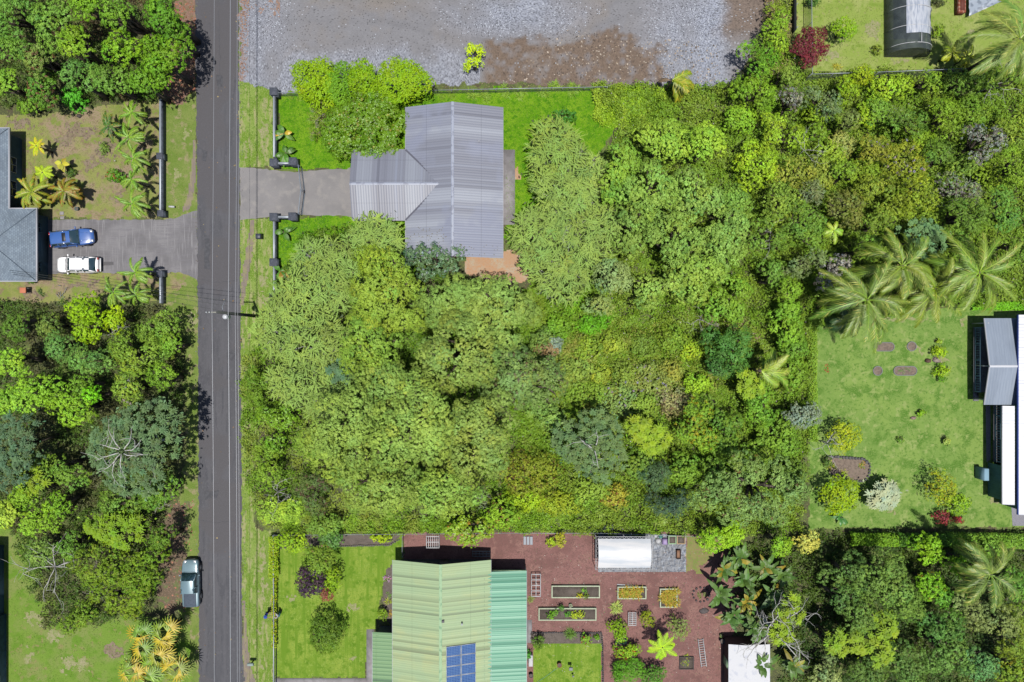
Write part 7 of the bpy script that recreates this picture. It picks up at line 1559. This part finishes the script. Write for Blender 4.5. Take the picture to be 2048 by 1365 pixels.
# lower right forest
LR = 'forest trees at the lower right'
lr_ = dict(k=2.95, lr=.9, leaf=.23, cl=.15, dens=46, lv=.14)
for a in [(1700,1150,60,46,6,(96,128,60),'dull green tree left of the big central crown'),(1780,1160,70,56,8,(112,144,62),'upper big dark crown in the centre'),(1680,1200,56,46,6.5,(90,124,56),'crown right of the lime rosette trees'),(1800,1210,52,46,7.5,(110,142,56),'lower big crown in the centre'),(1710,1225,54,40,7,(104,136,58),'crown above the round dark hole'),(1870,1110,40,40,5,(130,176,36),'bright tree below the hedge'),(1920,1120,36,46,5,(120,170,34),'bright tree left of the lower coconut palm'),(1870,1170,46,40,5.5,(126,180,40),'yellow-green tree with yellow flecks'),(1900,1200,50,40,5,(100,150,44),'green tree below the lower coconut palm'),(1930,1230,50,40,7,(136,150,84),'pale dusty crown with tiny leaves'),(1990,1240,50,36,6.5,(130,146,80),'dusty crown at the right'),(1870,1250,50,44,6.5,(88,130,56),'dark glossy crown'),(1900,1310,60,50,7,(110,148,66),'large lower crown'),(1970,1320,50,50,7,(100,148,84),'bluish crown in the lower right'),(2030,1260,36,50,5.5,(126,150,50),'crown on the right edge below the palm'),(2030,1340,36,40,5,(120,150,40),'yellow-flecked crown in the bottom right corner'),(1810,1320,50,50,6,(96,128,56),'crown above the bottom edge centre'),(1740,1340,46,34,5,(92,124,52),'crown at the bottom edge'),(1650,1350,50,34,4.5,(140,156,92),'pale crown at the bottom edge'),(1650,1280,40,34,4.5,(88,120,54),'dark crown beside the dead tree'),(2030,1180,34,40,4.5,(110,160,60),'crown behind the lower coconut palm'),(1975,1100,40,26,3.5,(124,166,60),'green bush behind the hedge')]:
    T(*a[:6], a[6]+', lower right forest', group=LR, **({**lr_, 'patchc': (A(220,214,60), .06)} if 'yellow fleck' in a[6] or 'yellow-fleck' in a[6] else lr_))
for (x, y, r, lab) in ((1578,1218,26,'upper lime rosette tree beside the dead white tree'),(1560,1262,22,'lower lime rosette tree beside the dead white tree'),(1665,1280,22,'left lime rosette crown of the lower row'),(1712,1278,24,'middle lime rosette crown of the lower row'),(1755,1300,22,'right lime rosette crown of the lower row'),(1765,1245,22,'lime rosette crown under the big dark crowns')):
    rosette_tree(x, y, r, r, 6.5, (154,190,36), lab, 'lime rosette trees at the lower right', rr=.55, sp=.5, nleaf=13, name='lime_rosette_tree', fill=2, wk=.24)
# big paddle-leaved clump
BN = 'paddle-leaved plants beside the cinder yard'
for i, (x, y, lab) in enumerate(((1490,1125,'top paddle-leaved plant'),(1540,1150,'right paddle-leaved plant with the longest leaves'),(1455,1150,'paddle-leaved plant at the upper left of the clump'),(1500,1170,'central paddle-leaved plant'),(1445,1195,'paddle-leaved plant nearest the cinder yard'),(1500,1215,'paddle-leaved plant with yellowing leaves'),(1550,1200,'paddle-leaved plant under the dead branches'),(1470,1240,'lowest left paddle-leaved plant'),(1535,1335,'paddle-leaved plant beside the white shed roof'),(1590,1340,'paddle-leaved plant at the bottom edge'),(1520,1270,'paddle-leaved plant above the white shed'),(1575,1160,'small paddle-leaved plant in the shade'))):
    simple_plant(x, y, 3.4, lab+', beside the cinder yard', (98,138,54), .4, 10, 1.9, .5, name='banana_plant', cat='banana plant', group=BN, el=(.15,1.1), droop=.5, fold=.28, seg=4, col2=((170,160,50),.07 if i != 5 else .4), stem=2.2, mat=LEAFG, nt_=2)
# dead white tree
def dead_tree(px, py, h, label, spread, n0=7, seed=3, lean=(0,0), depth=4, r0=.12, name='dead_tree'):
    c = W(px, py, h*.65); rg = np.random.default_rng(seed); rt = root(name, (c[0], c[1], 0), label, 'dead tree'); mb = MB()
    def br(p, d, L, r, k):
        P = [p]; R_ = [r]
        for i in range(4):
            d = d+rg.normal(size=3)*[.22,.22,.12]; d = d/np.linalg.norm(d); p = p+d*L/4; P.append(p); R_.append(r*(1-.15*(i+1)))
            if k > 0 and i >= 1 and rg.random() < .85:
                d2 = d+rg.normal(size=3)*[.9,.9,.35]; br(p, d2/np.linalg.norm(d2), L*.62, r*.55, k-1)
        mb.tube(P, R_, 5)
    top = np.array([c[0]+lean[0], c[1]+lean[1], h*.6]); mb.tube([(c[0], c[1], -.1), tuple((top+[c[0], c[1], 0])/2+[.2,.1,0]), tuple(top)], [r0*1.6, r0*1.3, r0], 8)
    for i in range(n0): a = i*6.28/n0+rg.normal()*.25; d = np.array([cos(a), sin(a), .45+.3*rg.random()]); br(top, d/np.linalg.norm(d), spread*rg.uniform(.7, 1.1), r0*.75, depth-1)
    mb.build('branches', BARKW, rt, smooth=True); return rt
dead_tree(1542,1258,8.0,'bare white dead tree leaning over the paddle-leaved plants', 3.0, 9, 5, (.2,-.2), 4, .13)
dead_tree(330,1000,3.5,'bare dead branches beside the shaded verge in the left forest', 1.2, 5, 2, depth=3, r0=.05)
dead_tree(130,1135,5.0,'long bare grey branches reaching left over the dry lawn', 3.0, 6, 9, (-1.2,0), 3, .08)
dead_tree(560,985,4.2,'dead grey branch sprawling toward the road beside the glossy roadside tree', 1.9, 5, 11, (-.3,0), 3, .06)
dead_tree(1985,170,5,'bare pale branches under the top right coconut palm', 2.2, 6, 12, depth=3, r0=.06)
dead_tree(1650,888,4.0,'grey bare branches beside the round yellow-green bush', 1.6, 5, 14, (.3,0), 3, .05)
dead_tree(235,655,4.8,'small bare white branches beside the small lime crown', 1.1, 5, 15, depth=3, r0=.05)
dead_tree(205,1165,5.6,'thin white branches over the twiggy olive trees', 1.6, 5, 16, depth=3, r0=.04)
dead_tree(1400,640,2.0,'dead brown branch lying in the flowering thicket', 1.5, 4, 17, depth=3, r0=.05)
dead_tree(1095,590,2.0,'bare forked branch right of the orange earth', 1.2, 3, 18, depth=3, r0=.05)
for (x, y, h_, lab, sp_, sd) in ((1610,300,5,'fallen grey limb showing in the upper left of the thicket',1.8,21),(1925,395,5.5,'thin grey limbs below the large grey shrub',2.0,22),(1540,480,6,'bare limbs between the rear canopy and the thicket',1.6,23),(1775,230,4.5,'grey twigs in the upper centre of the thicket',1.4,24),(1330,400,8.4,'bare twig tips showing in the heart of the rear canopy',1.3,25),(1000,690,9.8,'grey twigs on the right of the big canopy',1.3,26),(960,1000,8.5,'bare twigs at the lower edge of the big canopy',1.1,27),(620,590,7,'pale limb showing through the roadside feathery trees',1.5,28),(1150,470,7,'pale limbs showing through the rear feathery trees',1.5,29)):
    dead_tree(x, y, h_/.6*.62, lab, sp_, 4, sd, depth=3, r0=.04)
# garden by the green house
Sh(640,1120,38,34,3.2,(124,156,52),'dark-leaved bush with pink flowers at the top of the garden lawn', lr=.42, leaf=.17, dens=64, patchc=(A(206,110,120),.04))
Sh(668,1158,20,30,3,(140,176,30),'green bush between the pink-flowered and purple bushes', **mk)
Sh(622,1162,32,34,3.2,(70,50,70),'dark purple bush in the middle of the garden lawn', lr=.42, leaf=.2, dens=60)
Sh(656,1186,16,16,2.2,(140,84,70),'small reddish bush at the lower right of the purple bush', lr=.3, dens=50)
Sh(652,1268,38,42,3.6,(96,128,36),'round dark green bush alone on the garden lawn', lr=.45, leaf=.17, dens=80, D=2.2)
Sh(585,1085,36,22,2,(150,190,40),'bright green bush at the top left corner of the garden lawn', **mk)
Sh(665,1078,28,22,2.4,(96,140,60),'glossy green shrub over the flower bed', lr=.4, mat=LEAFG); Sh(762,1077,22,9,1,(166,196,30),'low yellow-green shrub in the flower bed', lr=.3)
simple_plant(772,1162,.5,'pink-flowered clump beside the green roof', (130,160,70), .4, 16, .4, .06, nt_=4, col2=((226,160,210),.45)); simple_plant(775,1208,.6,'star-leaved yellow plant beside the green roof', (180,196,60), .2, 22, .7, .07); simple_plant(779,1190,.4,'small strappy plant between the pink flowers and the star-leaved plant', (120,160,70), .4, 14, .35, .05, nt_=3); Sh(764,1228,12,14,1.2,(120,150,40),'leafy shrub at the lower end of the flower strip', lr=.25); simple_plant(778,1232,.4,'orange-tipped plants at the foot of the green roof', (190,160,50), .4, 14, .35, .06, nt_=4)
def fill_bed(x0, y0, x1, y1, n, col, col2, L, w, label, name='bed_grass', z=.35):
    a, b = W(x0, y1, z), W(x1, y0, z); t = root(name, ((a[0]+b[0])/2, (a[1]+b[1])/2, z), label, 'plants'); lb = LB()
    for i in range(n): tuft(lb, rng.uniform(a[0], b[0]), rng.uniform(a[1], b[1]), z, 22, L, w, A(*col, k=1.15), (.3,1.3), .5, 3, (A(*col2, k=1.15), .4))
    lb.build('leaves', t)
fill_bed(1240,1178,1288,1195,34,(180,186,50),(220,170,60),.5,.06,'yellow-green grassy plants filling the medium cream bed')
fill_bed(1324,1182,1356,1214,40,(188,184,50),(214,168,60),.55,.06,'orange-yellow grassy plants overflowing the short cream bed')
for (x, y, r, c_, lab, zz) in ((1160,1192,5,(206,206,30),'yellow plant in the upper long bed',.4),(1172,1192,5,(110,140,40),'dark green plant in the upper long bed',.4),(1168,1180,5,(130,190,60),'pale green seedling in the upper long bed',.3),(1102,1230,9,(120,180,40),'left leafy plant in the lower long bed',.6),(1112,1226,7,(130,190,60),'second leafy plant in the lower long bed',.6),(1134,1228,7,(96,160,50),'feathery green plant in the lower long bed',.5),(1151,1231,11,(190,214,50),'yellow-green lettuce row in the lower long bed',.5),(1162,1229,8,(190,206,60),'right lettuce patch in the lower long bed',.5),(1122,1216,7,(90,140,60),'leafy plant hanging behind the lower long bed',.6)):
    Sh(x, y, r, r*.8, .4+zz, c_, lab, lr=.24, leaf=.13, cl=.06, dens=120, nb=3, name='bed_plant', cat='plant')
simple_plant(1236,1226,1.0,'pale spiky plant at the top of the planted row', (190,210,100), .4, 34, .9, .09, nt_=3); Sh(1237,1256,19,20,1.7,(130,170,20),'dark-centred bright bush in the planted row', **mk); Sh(1243,1275,13,12,1.3,(150,190,40),'light leafy bush above the green crate', **mk)
rack(1232,1272,1252,1288,.6,5,'teal green crate half under the leafy bush', name='green_crate', cat='crate', mat=m_teal)
Sh(1252,1304,26,20,2.0,(140,180,40),'red-flowered bush at the centre of the planted row', lr=.4, patchc=(A(220,80,50),.16), dens=56); Sh(1270,1296,14,10,1.8,(150,196,40),'leafy bush right of the red-flowered one', **mk)
Sh(1262,1340,36,26,2.8,(104,160,40),'broad soft green bush at the bottom of the cinder yard', lr=.55, leaf=.14, dens=110, lv=.05); Sh(1300,1350,34,24,2.2,(90,140,44),'darker bush beside the broad soft green bush', **mk); Sh(1236,1350,14,26,1.6,(96,150,40),'leafy bush on the left of the broad soft one', **mk)
Sh(1294,1238,16,18,2.0,(140,156,30),'olive yellow round bush right of the small white bench', **mk); Sh(1356,1256,24,28,2.4,(140,160,80),'grey-green bush right of the tree fern', lr=.42, leaf=.15, dens=50)
simple_plant(1373,1326,.5,'yellow striped plants in the square dark bed', (190,196,50), .6, 18, .4, .07, nt_=7, col2=((110,150,60),.4))
raised_bed(1359, 1314, 1388, 1340, 'square dark-edged bed with yellow striped plants', t=.1, h=.2, mat=M('dark_edge', A(84,76,76)))
simple_plant(1140,1276,.9,'spiky green fountain grass in the dark bed', (110,150,50), .2, 60, .9, .05, nt_=3, name='grass_clump'); Sh(1076,1282,15,16,1.5,(96,130,40),'dark glossy shrub at the corner of the small lawn', **mk); Sh(1172,1278,13,11,1.1,(130,170,50),'red-flecked shrub in the dark bed', lr=.28, patchc=(A(206,100,60),.15)); Sh(1194,1275,4,4,.5,(110,160,40),'tiny green shrub at the end of the dark bed', lr=.15)
simple_plant(1063,1203,.5,'dry grassy plant below the plant stand', (150,160,80), .25, 26, .5, .05, nt_=3, name='grass_clump'); Sh(1056,1310,6,12,1,(80,150,50),'green shrub beside the white box unit', lr=.22)
Sh(1121,1078,12,16,1.5,(176,180,50),'yellow and dark mottled shrub at the top of the cinder yard', lr=.3, patchc=(A(120,60,50),.2)); Sh(1104,1085,12,11,1,(160,186,40),'yellow-green shrub left of the mottled one', lr=.28)
c = W(1402,1189); edging([(1402+17*cos(t), 1189+15*sin(t)) for t in np.linspace(0, 6.28, 14)], 'ring of dark stones around a weedy bed on the cinder yard', closed=True, sp=.28, s=.13, col=(90,84,86)); simple_plant(1404,1190,.3,'low weeds inside the ring of dark stones', (140,150,80), .5, 12, .3, .06, nt_=6)
Sh(1356,1210,1,1,.3,(150,120,60),'x') if False else None
Sh(64,562,10,6,.8,(90,130,50),'small weeds clump right of the orange stand', lr=.22) ; simple_plant(80,585,.5,'dark weedy plant on the patchy lawn right of the orange stand', (80,110,44), .3, 18, .4, .06, nt_=3)

# woodland running on beyond the picture's edges
for poly in ([(-700,-420),(-300,-420),(-300,1800),(-700,1800)], [(2240,-420),(2700,-420),(2700,1800),(2240,1800)], [(-300,1520),(380,1520),(380,1800),(-300,1800)], [(520,1520),(2240,1520),(2240,1800),(520,1800)], [(-300,-420),(370,-420),(370,-60),(-300,-60)], [(480,-420),(2240,-420),(2240,-90),(480,-90)]):
    undergrowth('far_woodland', poly, (116,156,50), 3.2, .75, 6.0, (134,156,60), z0=.8, fq=.22, cov=.05)
# leaf litter caught on the grey roof
for (X0, X1, Y0, Y1, n_) in ((815,895,455,512,60),(900,1000,490,515,26),(712,800,425,440,26)):
    lb = LB()
    for _ in range(n_):
        px_, py_ = rng.uniform(X0, X1), rng.uniform(Y0, Y1); a_ = W(px_, py_, 3.5); zz = 3.0+1.7*max(0, 1-abs(a_[0]-W(905,0,4.7)[0])/5.1)
        if px_ < 811: zz = 3.0+1.15*max(0, 1-abs(a_[1]-W(0,368,4.15)[1])/3.7)
        lb.leaves(np.array([[a_[0], a_[1], zz+.07]]), np.array([[0,0,1.0]]), .13, .6, np.array([A(120,110,70)])*rng.uniform(.6, 1.2))
    o = lb.build('roof_litter', None); tag(o, None, None, None, 'stuff')
